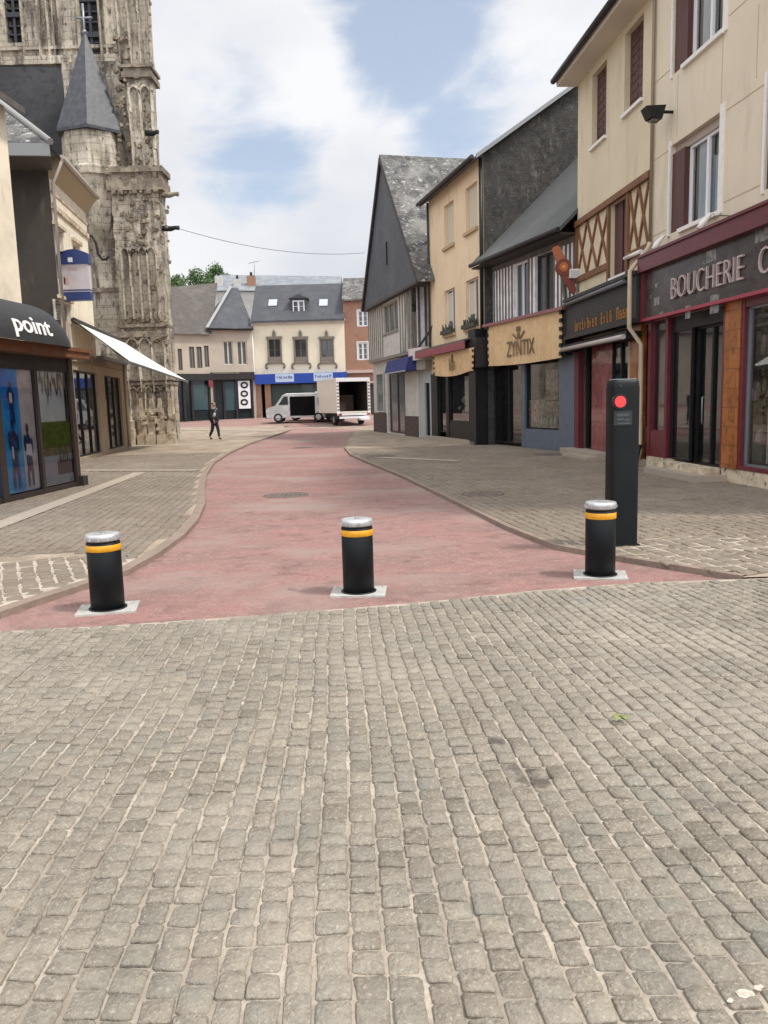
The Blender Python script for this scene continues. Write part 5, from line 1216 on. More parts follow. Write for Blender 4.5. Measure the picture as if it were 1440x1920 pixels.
MB().fbox(L2, -.02, uUp + .02, 0, .06, zc2 - .1, zc2 + .06).fbox(L2, -.02, uUp, .0, .03, zc2 + .35, zc2 + .42).build('string_course', M_stonelight, rl2)
mb = MB(); mb.prism([L2.P(-.05, 0, zE2 - .55), L2.P(-.05, .38, zE2 - .1), L2.P(-.05, .38, zE2), L2.P(-.05, 0, zE2)], L2.U * (uUp + .1)); mb.build('cove', mat('tan_cove', (.38, .29, .18), .8), rl2, recalc=True)
FL = Frame(L2.P(-14, 0, 0), L2.P(-14, 0, 0) + L2.U)      # helper
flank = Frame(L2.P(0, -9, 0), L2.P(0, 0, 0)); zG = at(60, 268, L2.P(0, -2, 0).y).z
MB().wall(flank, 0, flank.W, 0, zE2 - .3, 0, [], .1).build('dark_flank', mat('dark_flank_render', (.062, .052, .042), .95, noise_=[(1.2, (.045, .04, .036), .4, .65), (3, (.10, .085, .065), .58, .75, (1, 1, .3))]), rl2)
MB().fbox(L2, uUp - .02, uUp, -9, -.01, 0, zE2).build('end_wall', M_whitewall, rl2)
zE2f = zG
ufr = flank.px(92, 268, 1.4)[0]
MB().prism([flank.P(-.2, 0, zE2 - .36), flank.P(-.2, 1.38, zE2 - .36), flank.P(ufr, 1.38, zE2 - .36), flank.P(flank.W + .1, 0, zE2 - .36)], (0, 0, .06)).build('soffit', mat('dark_soffit', (.10, .095, .085), .9), rl2, recalc=True)
MB().fbox(flank, -.2, ufr, 1.36, 1.46, zE2 - .38, zE2 - .06).build('eaves_fascia', mat('grey_fascia', (.22, .23, .23), .6), rl2)
mb = MB(); e0 = flank.P(ufr + .05, 1.46, zE2 - .05); e1 = flank.P(-2, 1.46, zE2 - .05); hh = 4.2
rg0 = flank.P(flank.W - 4.0, -4.6, zE2 + hh); rg1 = flank.P(-2, -4.6, zE2 + hh); e2 = L2.P(uUp + .1, .4, zE2 - .05)
f3 = L2.P(uUp + .1, -4.2, zE2 + hh)
mb.poly([e1, e0, rg0, rg1]); mb.poly([e0, L2.P(-.05, .4, zE2 - .05), e2, f3, rg0]); mb.build('roof', M_slateold, rl2)
MB().tube([e0 + Vector((0, 0, .03)), rg0 + Vector((0, 0, .03))], .09, 8).build('hip_tiles', mat('hip_zinc', (.26, .255, .245), .6), rl2)
MB().tube([L2.P(-.1, .42, zE2 - .02), L2.P(uUp + .1, .42, zE2 - .02)], .07, 8).build('gutter', mat('pinkish_gutter', (.42, .36, .31), .6), rl2)
MB().tube([L2.P(-.05, .42, zE2 - .06), L2.P(.0, .10, zE2 - .7), L2.P(.0, .09, zs2 + .5)], .05, 8).build('drainpipe', mat('grey_pipe', (.36, .32, .28), .6), rl2)
M_beige = mat('beige_shopfront', (.36, .28, .20), .7, noise_=(3, (.30, .235, .17), .45, .65))
def UL(x): return L2.px(x, 780)[0]
ho = [(UL(140), UL(184), .12, zw2), (UL(197), UL(227), .12, zw2 - .02)]
MB().wall(L2, -.6, L2.W, 0, zs2, .06, ho, .2).build('shopfront', M_beige, rl2)
body_box(L2, 0, L2.W, 0, zs2, 3, M_beige, rl2, name='shop_walls'); MB().fbox(L2, uUp, L2.W + .1, -3, .25, zs2, zs2 + .12).build('shop_roof', M_zinc, rl2)
fs2 = MB().fbox(L2, UL(135), L2.W - .3, .06, .14, zw2 + .25, zs2 - .25).build('fascia', mat('beige_fascia', (.42, .335, .25), .7), rl2)
ga, gz_ = L2.px(158, 668, .15); gb, _ = L2.px(200, 676, .15)
glyphs(L2, ga, gb, gz_ - .14, gz_ + .16, .142, (6,), mat('mauve_letters', (.17, .12, .14), .7), fs2, seed=5)
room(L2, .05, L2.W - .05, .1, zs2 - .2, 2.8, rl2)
for k, h in enumerate(ho):
    window(L2, h, rl2, n=-.04, mullions=2, frame=M_black, glass=M_glassdk if k else M_glass, fw=.05, name='display_window')
M_cloth = [mat('navy_cloth', (.02, .025, .05), .9), mat('grey_cloth', (.25, .24, .25), .9), mat('taupe_cloth', (.16, .12, .10), .9)]
for k in range(8):
    u = ho[0][0] + .15 + (ho[0][1] - ho[0][0] - .2) * k / 8; MB().fbox(L2, u, u + .22, -.5, -.35, .3, zw2 - ru(.1, .6)).build('hanging_fabric', M_cloth[k % 3], rl2)
MB().tube([L2.P(L2.W - .05, .12, zs2), L2.P(L2.W - .05, .12, .05)], .06, 8).build('cream_downpipe', mat('cream_post', (.55, .47, .36), .6), rl2)
# awning
cA = L2.P(L2.px(137, 603, .1)[0], .12, L2.px(137, 603, .12)[1]); fB = at(352, 714.5, 33.0); fA = at(240, 676, 24.9); uD, zD = L2.px(233, 641, .12); cD = L2.P(L2.W - .02, .12, zD - .02)
cA = L2.P(max(L2.px(137, 603, .1)[0], -.3), .12, (L2.px(137, 603, .12)[1] + zD) / 2 + .05)
awt = thing('white_awning', 'long white fabric awning sloping out from the beige shopfront', 'awning', cA)
V = []; NN = 12
for i in range(NN + 1):
    for j in range(7):
        s_, t_ = i / NN, j / 6; p = (cA.lerp(cD, s_)).lerp(fA.lerp(fB, s_), t_); p = p - Vector((0, 0, .10 * math.sin(math.pi * t_) * (.4 + .6 * math.sin(math.pi * s_)))); V.append(p)
V += [p - Vector((0, 0, .02)) for p in V]; o_ = (NN + 1) * 7
F_ = [(i * 7 + j, (i + 1) * 7 + j, (i + 1) * 7 + j + 1, i * 7 + j + 1) for i in range(NN) for j in range(6)]
F_ += [tuple(o_ + k for k in f)[::-1] for f in F_]
M_aw = mat('white_awning_cloth', (.80, .78, .72), .7, noise_=(3, (.72, .70, .64), .5, .7))
MB().add(V, F_, True).build('fabric', M_aw, awt)
MB().tube([cA, cD], .09, 8).build('cassette', M_timberdk, awt); MB().tube([fA - Vector((0, 0, .03)), fB - Vector((0, 0, .03))], .045, 8).build('front_bar', M_zinc, awt)
MB().tube([cA, fA], .022, 6).build('side_hem', M_timber, awt)
# projecting blue and white sign
s0 = at(141, 517, 23.6); s0 = L2.P(.5, .55, 0); Ys = s0.y; c1 = at(111, 478, Ys); c2 = at(172, 562, Ys)
sg3 = thing('projecting_sign', 'rectangular white sign with navy top and bottom bands projecting from the cream house', 'sign', c1)
MB().box(c1.x, c2.x, Ys - .10, Ys + .10, c2.z, c1.z).build('panel', mat('sign_white', (.56, .51, .52), .5, noise_=(6, (.50, .45, .46), .45, .65)), sg3)
M_navy = mat('navy_sign', (.025, .045, .16), .45)
hh = c1.z - c2.z
mb = MB(); mb.box(c1.x - .03, c2.x + .03, Ys - .13, Ys + .13, c1.z - .22 * hh, c1.z)
N_ = 10; mb.prism([Vector((c1.x - .03 + (c2.x - c1.x + .06) * k / N_, Ys - .13, c1.z + .1 * hh * math.sin(math.pi * k / N_))) for k in range(N_ + 1)], (0, .26, 0)); tb = mb.build('navy_top_band', M_navy, sg3, recalc=True)
bb = MB().box(c1.x + .01, c2.x + .01, Ys - .125, Ys + .125, c2.z - .02, c2.z + .17 * hh).build('navy_bottom_band', M_navy, sg3)
MB().box(c1.x + .01, c2.x + .01, Ys - .112, Ys + .112, c2.z + .20 * hh, c2.z + .225 * hh).build('thin_rule', M_navy, sg3)
mb = MB()
for (fx, fz, w_, h_) in [(.42, .87, .16, .10)]: mb.box(c1.x + (c2.x - c1.x) * (fx - w_ / 2), c1.x + (c2.x - c1.x) * (fx + w_ / 2), Ys - .137, Ys - .13, c2.z + hh * (fz - h_ / 2), c2.z + hh * (fz + h_ / 2))
mb.build('pale_mark', M_pvc, tb)
mb = MB()
for (fx, fz, w_, h_) in [(.22, .42, .16, .14), (.45, .68, .34, .05), (.16, .44, .05, .18)]: mb.box(c1.x + (c2.x - c1.x) * (fx - w_ / 2), c1.x + (c2.x - c1.x) * (fx + w_ / 2), Ys - .108, Ys - .10, c2.z + hh * (fz - h_ / 2), c2.z + hh * (fz + h_ / 2))
mb.build('faded_pink_mark', mat('faded_pink', (.50, .33, .31), .6), sg3)
MB().tube([L2.P(.3, 0, c1.z + .05), Vector((c1.x + .2, Ys, c1.z + .05))], .03).build('bracket', M_black, sg3)

# ------------------------------------------------------------------ church
ch = thing('church', 'weathered stone gothic church with buttresses, belfry and a slate spired turret', 'church', at(280, 832, 35))
YB = 34.8
def xa(px, py, Y=YB): return at(px, py, Y).x
def za_(py, Y=YB, px=280): return at(px, py, Y).z
def rough_box(mb, x0, x1, y0, y1, z0, z1, rows=None, jit=.04, seed=1):
    """stone mass built of courses that wander a little, so its edges are not ruled lines"""
    r = random.Random(seed); n = max(2, int((z1 - z0) / .42)); V = []
    for i in range(n + 1):
        z = z0 + (z1 - z0) * i / n
        o = [r.uniform(-jit, jit) for _ in range(8)]
        V += [Vector((x0 + o[0], y0 + o[1], z)), Vector(((x0 + x1) / 2 + o[6], y0 + o[7], z)), Vector((x1 + o[2], y0 + o[3], z)), Vector((x1 + o[4], y1, z)), Vector((x0 + o[5], y1, z))]
    F_ = []
    for i in range(n):
        for k in range(5): F_.append((i * 5 + k, i * 5 + (k + 1) % 5, (i + 1) * 5 + (k + 1) % 5, (i + 1) * 5 + k))
    F_.append(tuple(n * 5 + k for k in range(5))); mb.add(V, F_); return mb
zq = [za_(832), za_(352), za_(318), za_(132), za_(-140)]
D = 1.2
# lower stage
xl, xr = (xa(240, 800) , xa(337, 800, YB + D) + .22)
mb = rough_box(MB(), xl, xr - .22, YB, YB + D, -.1, zq[1], seed=3); mb.build('buttress_lower_stage', M_stone, ch)
xr2 = xr - .30; xl2 = xl + .15
rough_box(MB(), xa(237, 230), xa(295, 230, YB + D), YB + .35, YB + D, zq[2] - .1, zq[3], seed=4).build('buttress_middle_stage', M_stone, ch)
rough_box(MB(), xa(207, 60), xa(285, 60, YB + D + .3), YB + .6, YB + D + .3, zq[3] - .1, zq[4], seed=5).build('buttress_upper_stage', M_stone, ch)
rough_box(MB(), xa(150, 400, YB + 2), xa(276, 200, YB + 4), YB + D - .05, YB + 4, -.1, za_(128, YB + 2), seed=15).build('tower_core', M_stone, ch)
# mouldings and battered weatherings
def moulding(x0, x1, y, z, h, pr_, name='string_course'):
    mb = MB(); mb.box(x0 - pr_, x1 + pr_, y - pr_, y + D, z, z + h * .45); mb.box(x0 - pr_ * .55, x1 + pr_ * .55, y - pr_ * .55, y + D, z + h * .45, z + h * .75); mb.box(x0 - pr_ * 1.25, x1 + pr_ * 1.25, y - pr_ * 1.25, y + D, z + h * .75, z + h)
    r = random.Random(int(z * 10)); n = int((x1 - x0) / .28)
    for k in range(n):
        if r.random() < .75: xx = x0 + (x1 - x0) * (k + .5) / n; mb.box(xx - .09, xx + .09, y - pr_ * 1.5, y, z - r.uniform(.05, .18), z)
    return mb.build(name, mat('dark_weathered_stone', (.17, .14, .11), .95, noise_=[(2.5, (.32, .27, .20), .45, .62), (6, (.06, .052, .045), .55, .68)], bump=(8, .8)), ch)
moulding(xl, xa(313, 350, YB + D), YB, zq[1] - .1, .95, .14)
moulding(xa(237, 230), xa(290, 160, YB + D), YB + .35, zq[3] - .15, .5, .14)
moulding(xl + .05, xr - .35, YB - .02, za_(632), .55, .12)
moulding(xl + .05, xr - .25, YB - .02, za_(722), .25, .10)
# vertical ribs of the blind tracery, in three storeys
mb = MB(); r = random.Random(5)
def ribs(x0, x1, y, z0, z1, n, w_, d):
    for k in range(n + 1):
        x = x0 + (x1 - x0) * k / n
        for q in range(4):
            za, zb__ = z0 + (z1 - z0) * q / 4, z0 + (z1 - z0) * (q + 1) / 4; j = r.uniform(-.02, .02)
            mb.prism([(x - w_ + j, y, za), (x + j, y - d, za), (x + w_ + j, y, za)], (0, 0, zb__ - za))
        if k < n:                                       # pointed heads
            xm = (x0 + (x1 - x0) * (k + .5) / n); hw_ = (x1 - x0) / n / 2
            for sg_ in (-1, 1):
                pts = [(xm + sg_ * hw_ * math.cos(a), z1 - hw_ * .2 + hw_ * 1.5 * math.sin(a)) for a in [q * math.pi / 2 / 4 for q in range(5)]]
                for (a, b) in zip(pts, pts[1:]): mb.bar((a[0], y, a[1]), (b[0], y, b[1]), w_, d * .8, (0, -1, 0))
ribs(xl + .25, xr - .45, YB, za_(598), za_(475), 4, .085, .22)
ribs(xl + .20, xr - .35, YB, za_(735), za_(650), 3, .08, .20)
ribs(xl + .20, xr - .30, YB, za_(790), za_(735), 5, .06, .15)
ribs(xa(243, 250), xa(284, 250), YB + .35, za_(310), za_(170), 2, .09, .20)
ribs(xa(215, 60), xa(274, 60), YB + .6, za_(120), za_(-100), 3, .10, .25)
mb.build('blind_tracery', M_stone, ch, recalc=True)
mb = MB(); r = random.Random(9)                       # crockets, broken ledges, statues' consoles
def lump(c, s_):
    b = len(mb.v); ph = [r.uniform(.65, 1.25) for _ in range(14)]; V = []
    for i, (a, e) in enumerate([(k * math.pi / 3, e) for e in (-.5, .5) for k in range(6)]):
        V.append(Vector(c) + Vector((math.cos(a) * math.cos(e), math.sin(a) * math.cos(e), math.sin(e) * 1.3)) * s_ * ph[i])
    V += [Vector(c) + Vector((0, 0, -s_ * ph[12])), Vector(c) + Vector((0, 0, s_ * ph[13]))]
    F_ = [(k, (k + 1) % 6, 6 + (k + 1) % 6, 6 + k) for k in range(6)] + [((k + 1) % 6, k, 12) for k in range(6)] + [(6 + k, 6 + (k + 1) % 6, 13) for k in range(6)]
    mb.add(V, F_, False)
for (x0, x1, y0, y1, n, smin, smax) in [(232, 312, 598, 645, 60, .06, .15), (228, 298, 318, 362, 50, .06, .15), (226, 300, 372, 470, 44, .05, .13), (216, 242, 60, 330, 40, .06, .14), (240, 284, 250, 312, 16, .05, .12), (262, 284, 140, 310, 22, .04, .10), (232, 290, 470, 600, 14, .06, .14), (276, 286, 0, 120, 8, .04, .08), (300, 318, 380, 700, 16, .05, .10)]:
    for k in range(n):
        px, py = r.uniform(x0, x1), r.uniform(y0, y1); yy = YB - .02 if py > 315 else YB + .33
        p = at(px, py, yy); lump(p, r.uniform(smin, smax))
mb.build('crockets_and_carving', mat('carved_stone', (.26, .21, .15), .95, noise_=[(3, (.12, .095, .07), .42, .6), (5, (.46, .38, .28), .55, .7)], bump=(9, .8)), ch)
mb = MB(); r = random.Random(21)                      # broken pale plinth at the foot
x0p, x1p = at(262, 828, YB).x, at(334, 828, YB).x
def block(x, y, z, a_, b_, c_, yaw):
    cs, sn = math.cos(yaw), math.sin(yaw); V = []
    for zz in (z, z + c_):
        for (p, q) in ((-a_, -b_), (a_, -b_), (a_, b_), (-a_, b_)):
            j = [r.uniform(-.03, .03) for _ in range(3)]; V.append(Vector((x + p * cs - q * sn + j[0], y + p * sn + q * cs + j[1], zz + j[2])))
    mb.hexa(V)
for k in range(4):
    x = x0p + (x1p - x0p) * (k + .5) / 4
    for q, (w_, d_, h_) in enumerate([(.20, .34, .45), (.16, .26, .55), (.12, .20, .55), (.09, .13, .45)]):
        block(x + r.uniform(-.03, .03), YB - d_ * .5, sum([.45, .55, .55, .45][:q]), w_, d_ * .6, h_, r.uniform(-.12, .12))
for k in range(26):
    px = r.uniform(264, 331); py = r.uniform(765, 829); p = at(px, py, YB - r.uniform(.05, .3)); block(p.x, p.y, max(p.z - .1, 0), r.uniform(.06, .15), r.uniform(.06, .15), r.uniform(.08, .24), r.uniform(-.6, .6))
p = at(250, 830, YB); block(p.x, YB - .35, 0, .22, .3, .7, .05); block(p.x, YB - .3, .7, .17, .22, .35, -.05)
mb.build('broken_plinth', mat('pale_broken_stone', (.52, .44, .33), .95, noise_=[(4, (.36, .29, .21), .45, .6), (7, (.14, .11, .085), .58, .7)], bump=(8, .8)), ch)
# tower wall with belfry openings, behind
YT = 38.5
def bx(px, py): return at(px, py, YT)
ot = [(bx(10, 30).x, bx(38, 30).x, bx(30, 80).z, bx(30, -120).z), (bx(152, 60).x, bx(186, 60).x, bx(160, 118).z, bx(160, -120).z)]
TF = Frame((bx(-160, 60).x, YT), (bx(225, 60).x, YT)); o0 = TF.O.x
holes = [(a - o0, b - o0, c, d) for a, b, c, d in ot]
zT = bx(100, -150).z; zA_ = bx(60, 122).z
MB().wall(TF, 0, TF.W, zA_ - 3, zT, 0, holes, .5).build('tower_wall', M_stone, ch)
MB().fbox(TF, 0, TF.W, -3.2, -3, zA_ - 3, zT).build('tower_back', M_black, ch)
mb = MB()
for (a, b, c, d) in holes:
    for k in range(12):
        z = c + (d - c) * k / 12; mb.fbox(TF, a, b, -.45, -.15, z, z + .07)
    mb.fbox(TF, (a + b) / 2 - .06, (a + b) / 2 + .06, -.3, -.1, c, d)
    for z in (c + 1.1, c + 2.6): mb.fbox(TF, a, b, -.30, -.02, z, z + .2)
mb.build('louvre', mat('dark_louvre', (.035, .04, .05), .7), ch)
mb = MB()
for px, w_ in [(-2, .10), (44, .10), (76, .14), (92, .10), (102, .07), (112, .07), (148, .09), (190, .12), (200, .10)]:
    x = bx(px, 60).x - o0; mb.prism([TF.P(x - w_, 0, zA_), TF.P(x, w_ * 2.4, zA_), TF.P(x + w_, 0, zA_)], (0, 0, zT - zA_))
mb.fbox(TF, 0, TF.W, 0, .35, zA_ - .1, zA_ + .25); mb.fbox(TF, 0, TF.W, 0, .15, zA_ + .6, zA_ + .75); mb.build('pilasters', M_stone, ch, recalc=True)
# aisle roof
mb = MB(); q0, q1 = at(-160, 118, YT - .3), at(222, 128, YT - .3); q2, q3 = at(232, 330, YB + 1.0), at(-160, 330, YB + 1.0)
mb.poly([q3, q2, q1, q0]); mb.build('aisle_roof', mat('church_slate', (.034, .035, .037), .85, noise_=[(.5, (.048, .048, .05), .42, .62), (3, (.026, .027, .029), .5, .66)], spec=.15), ch)
# wall under the turret
YW = 35.2
rough_box(MB(), xa(120, 600, YW), xa(240, 600, YW), YW, YW + 2, -.1, at(180, 380, YW).z, seed=8).build('stair_wall', M_stone, ch)
mb = MB(); mb.box(at(172, 640, YW).x, at(232, 640, YW).x, YW - .12, YW, at(200, 548, YW).z, at(200, 540, YW).z); mb.tube([at(233, 400, YW - .1), at(236, 640, YW - .1)], .09, 8); mb.build('stair_moulding', MATS['dark_weathered_stone'], ch)
# turret
YU = 34.3; tc = at(176, 310, YU); ztt = at(176, 232, YU).z; zbt = at(176, 308, YU).z; rT = (at(232, 270, YU + 1.3).x - at(121, 270, YU + 1.3).x) / 2 * 1.02
tcx = (at(230, 270, YU + 1.3).x + at(119, 270, YU + 1.3).x) / 2; cc = Vector((tcx, YU + rT, 0)); R0 = math.radians(8)
MB().lathe([(rT * .25, zbt - 3.6), (rT * .55, zbt - 2.5), (rT * .62, zbt - 2.3), (rT * .82, zbt - 1.1), (rT * .86, zbt - .9), (rT * .98, zbt - .35), (rT * 1.06, zbt - .3), (rT * 1.06, zbt), (rT, zbt + .08), (rT, ztt)], cc, 8, smooth=False, rot0=R0).build('turret', M_stone, ch)
zap = at(163, 60, YU + rT).z
sp = MB().lathe([(rT * 1.17, ztt - .16), (rT * 1.17, ztt - .04), (.04, zap)], cc, 6, smooth=False, rot0=math.radians(-78)).build('spire', mat('spire_slate', (.028, .031, .040), .50, noise_=(5, (.06, .064, .075), .4, .65), bump=(25, .2), spec=.45), ch)
mb = MB(); mb.tube([cc + Vector((0, 0, zap - .3)), cc + Vector((0, 0, zap + 1.1))], .05, 8); mb.tube([cc + Vector((-.35, 0, zap + .55)), cc + Vector((.35, 0, zap + .55))], .045, 8)
mb.lathe([(.03, 0), (.12, .1), (.03, .22)], cc + Vector((0, 0, zap - .1)), 10); mb.build('finial_cross', M_zinc, sp)
for k, (px, py, ln) in enumerate([(318, 366, .40), (320, 429, .38), (288, 250, .22)]):
    p = at(px, py, YB + .1); mb = MB()
    mb.tube([p - Vector((.35, 0, -.02)), p, p + Vector((ln * .6, -.1, .02)), p + Vector((ln, -.12, 0))], [.12, .11, .08, .10], 7)
    mb.build('gargoyle', M_black if k else MATS['dark_weathered_stone'], ch, uv=False)
# curved bracket pipe
cp = at(166, 441, 33.6); pts = [at(px, py, 34.6) for px, py in [(163, 441), (173, 443), (180, 456), (184, 476), (192, 487), (200, 486), (204, 479)]]
tag(MB().tube(pts, .055, 8).build('curved_iron_bracket', M_black, uv=False), 'black S-curved iron bracket on the church wall beside the cream house', 'bracket')

# ------------------------------------------------------------------ far end of the street
YF = 62.0
def FP(px, py, Y=YF): return at(px, py, Y)
def farhouse(name, label, pl, pr_, pyE, Y0, Y1, wall, py_g=781):
    A = at(pl, py_g, Y0); B = at(pr_, py_g, Y1); F = Frame((A.x, A.y), (B.x, B.y)); t = thing(name, label, 'house', (A.x, A.y, gz(A.y)))
    return F, t
F1, f1 = farhouse('cream_blue_shop_house', 'cream house at the street end with blue shop fascia and three ornate windows', 481, 651, 600, YF, YF, M_whitewall)
zE1 = F1.px(565, 601)[1]; zb1f = F1.px(565, 700)[1]; zb0f = F1.px(565, 716)[1]; g1 = gz(YF) - .1
whf = [F1.rect(504, 636, 677, 526, 636, 677), F1.rect(553, 636, 677, 575, 636, 677), F1.rect(602, 636, 677, 624, 636, 677)]
MB().wall(F1, 0, F1.W, g1, zE1, 0, whf + [(.45, F1.W - .1, g1, zb0f)], .2).build('wall', mat('pale_cream_render', (.74, .68, .53), .85, noise_=(.8, (.68, .62, .48), .45, .65)), f1)
body_box(F1, 0, F1.W, g1, zE1, 8, M_whitewall, f1)
for h in whf:
    w_ = window(F1, h, f1, n=-.1, mullions=1, bars=1, frame=M_timber, glass=M_glassdk, fw=.06)
    mb = MB(); um = (h[0] + h[1]) / 2
    mb.fbox(F1, h[0] - .10, h[0], 0, .08, h[2] - .1, h[3] + .15); mb.fbox(F1, h[1], h[1] + .10, 0, .08, h[2] - .1, h[3] + .15); mb.fbox(F1, h[0] - .16, h[1] + .16, 0, .12, h[3] + .05, h[3] + .2)
    mb.fbox(F1, um - .12, um + .12, 0, .12, h[3] + .2, h[3] + .45); mb.prism([F1.P(um - .14, .1, h[3] + .45), F1.P(um + .14, .1, h[3] + .45), F1.P(um, .1, h[3] + .72)], F1.N * -.1)
    mb.build('ornate_surround', mat('grey_brown_stone', (.19, .165, .14), .9), w_, recalc=True)
    mb = MB()
    for q in (-1, 1):
        c_ = (h[0] if q < 0 else h[1]) + q * .12; mb.tube([F1.P(c_ - q * .1, .05, h[2] - .15), F1.P(c_ + q * .12, .05, h[2] - .22), F1.P(c_ + q * .16, .05, h[2] - .4), F1.P(c_ + q * .06, .05, h[2] - .58)], .07, 6)
    mb.fbox(F1, h[0] - .12, h[1] + .12, 0, .16, h[2] - .18, h[2] - .05); mb.fbox(F1, h[0], h[1], .10, .14, h[2], h[2] + .32); mb.build('scrolled_sill', mat('grey_brown_stone', (.2, .17, .14)), w_)
MB().fbox(F1, 0, F1.W, 0, .14, zE1 - .25, zE1 - .12).fbox(F1, -.1, F1.W + .1, 0, .3, zE1 - .12, zE1 + .04).build('cornice', M_infill, f1)
zR1 = F1.px(565, 526)[1]; dR = 3.2
sc_ = (zR1 - zE1) ; zR1 = zE1 + sc_ * 1.06
rf = roof_slope(F1, -.05, F1.W + .05, .35, zE1 + .02, -dR, zR1, .12, M_slate, f1)
for (px, py) in [(512, 570), (607, 570)]:
    u, z = F1.px(px, py, -dR * .45); fr_ = (z - zE1) / (zR1 - zE1); n_ = .35 + (-dR - .35) * fr_; sl_ = (zR1 - zE1) / (dR + .35)
    mb = MB(); a = [F1.P(u - .33, n_ + .3, z - .3 * sl_ + .06), F1.P(u + .33, n_ + .3, z - .3 * sl_ + .06), F1.P(u + .33, n_ - .3, z + .3 * sl_ + .06), F1.P(u - .33, n_ - .3, z + .3 * sl_ + .06)]
    mb.prism(a, (0, 0, .05)); mb.build('skylight', mat('skylight_glass', (.45, .48, .52), .15, metal=.2), rf)
u, z = F1.px(561, 580, -.9); dm = MB(); dm.fbox(F1, u - .62, u + .62, -2.6, -.55, z - .75, z + .80); dd_ = dm.build('dormer', M_slatewall, f1)
window(F1, (u - .45, u + .45, z - .7, z + .62), dd_, n=-.52, mullions=1, bars=2, frame=M_pvc, glass=M_glassdk, fw=.08)
MB().prism([F1.P(u - .75, -.4, z + .78), F1.P(u + .75, -.4, z + .78), F1.P(u, -.4, z + 1.1)], F1.N * -2.4).build('dormer_roof', M_slate, dd_, recalc=True)
fsf = MB().fbox(F1, .05, F1.W + .1, 0, .35, zb0f - .1, zb1f).build('blue_fascia', mat('royal_blue', (.012, .055, .33), .4), f1)
for (a, b) in [(516, 551), (588, 624)]:
    ua_, ub_ = F1.px(a, 706, .36)[0], F1.px(b, 706, .36)[0]
    p_ = MB().fbox(F1, ua_, ub_, .35, .37, zb0f + .02, zb1f - .02).build('sign_plate', mat('pale_blue_plate', (.45, .55, .70), .5), fsf)
    glyphs(F1, ua_ + .1, ub_ - .1, zb0f + .28, zb0f + .5, .37, (7,), M_navy, p_, seed=a)
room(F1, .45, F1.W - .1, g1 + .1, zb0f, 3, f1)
MB().fbox(F1, 0, .45, 0, .1, g1, zb0f).fbox(F1, .75, 1.2, -.1, .05, g1, zb0f).build('brick_pier', M_brick, f1)
window(F1, (1.2, F1.W - .2, g1 + .6, zb0f - .15), f1, n=-.08, mullions=4, frame=M_timberdk, glass=mat('green_glass', (.05, .075, .07), .1), fw=.07, name='display_window')
MB().fbox(F1, 1.2, F1.W - .2, -.1, .02, g1, g1 + .6).build('stall_riser', M_timber, f1)
MB().tube([F1.P(.0, .1, g1), F1.P(.0, .1, zE1)], .06, 8).build('downpipe', M_pvc, f1)
# middle beige house
F2, f2 = farhouse('beige_corner_house', 'beige house with dark shopfront and white poster strip at the street end', 399, 480, 620, YF - 1.5, YF - .2, M_creamA)
zE2_ = F2.px(440, 618)[1]; zsf = F2.px(440, 698)[1]
wh2 = [F2.rect(419, 640, 684, 437, 640, 684), F2.rect(445, 640, 684, 463, 640, 684)]
M_beigefar = mat('pinkish_beige_render', (.47, .405, .33), .9, noise_=(1, (.41, .35, .285), .4, .65))
MB().wall(F2, 0, F2.W, g1, zE2_, 0, wh2 + [(.2, F2.W - .2, g1, zsf - .1)], .15).build('wall', M_beigefar, f2); body_box(F2, 0, F2.W, g1, zE2_, 7, M_beigefar, f2)
for h in wh2: window(F2, h, f2, n=-.1, mullions=1, frame=M_infill, glass=M_glassm, fw=.07)
MB().fbox(F2, 0, F2.W, 0, .25, zsf - .55, zsf).build('dark_fascia', M_charcoal, f2)
MB().fbox(F2, .1, F2.W - 1.2, .25, .28, zsf - .12, zsf - .02).build('pale_strip', M_timber, f2)
MB().fbox(F2, .2, F2.W - .2, -.25, -.1, g1, zsf - .5).build('shop_window', mat('dark_shop_glass', (.022, .026, .03), .12), f2)
pst = MB().fbox(F2, F2.px(447, 740)[0], F2.px(469, 740)[0], -.09, .05, F2.px(458, 766)[1], F2.px(458, 714)[1]).build('white_poster', M_pvc, f2)
mb = MB()
for y in (722, 738, 754):
    u, z = F2.px(458, y, .05); c_ = F2.P(u, .05, z)
    rr = .24
    for k in range(12):
        a0_, a1_ = 2 * math.pi * k / 12, 2 * math.pi * (k + 1) / 12
        mb.bar(F2.P(u + rr * math.cos(a0_), .052, z + rr * .8 * math.sin(a0_)), F2.P(u + rr * math.cos(a1_), .052, z + rr * .8 * math.sin(a1_)), .13, .02, F2.N)
mb.build('black_rings', M_black, pst)
mb = MB(); 
for px in (402, 420, 443, 473): u = F2.px(px, 740)[0]; mb.fbox(F2, u - .07, u + .07, -.1, .06, g1, zsf - .5)
mb.build('shopfront_post', M_charcoal, f2)
MB().fbox(F2, F2.px(421, 760)[0], F2.px(443, 760)[0], -.1, -.06, g1 + .7, zsf - .7).build('teal_pane', mat('teal_glass', (.05, .085, .095), .15), f2)
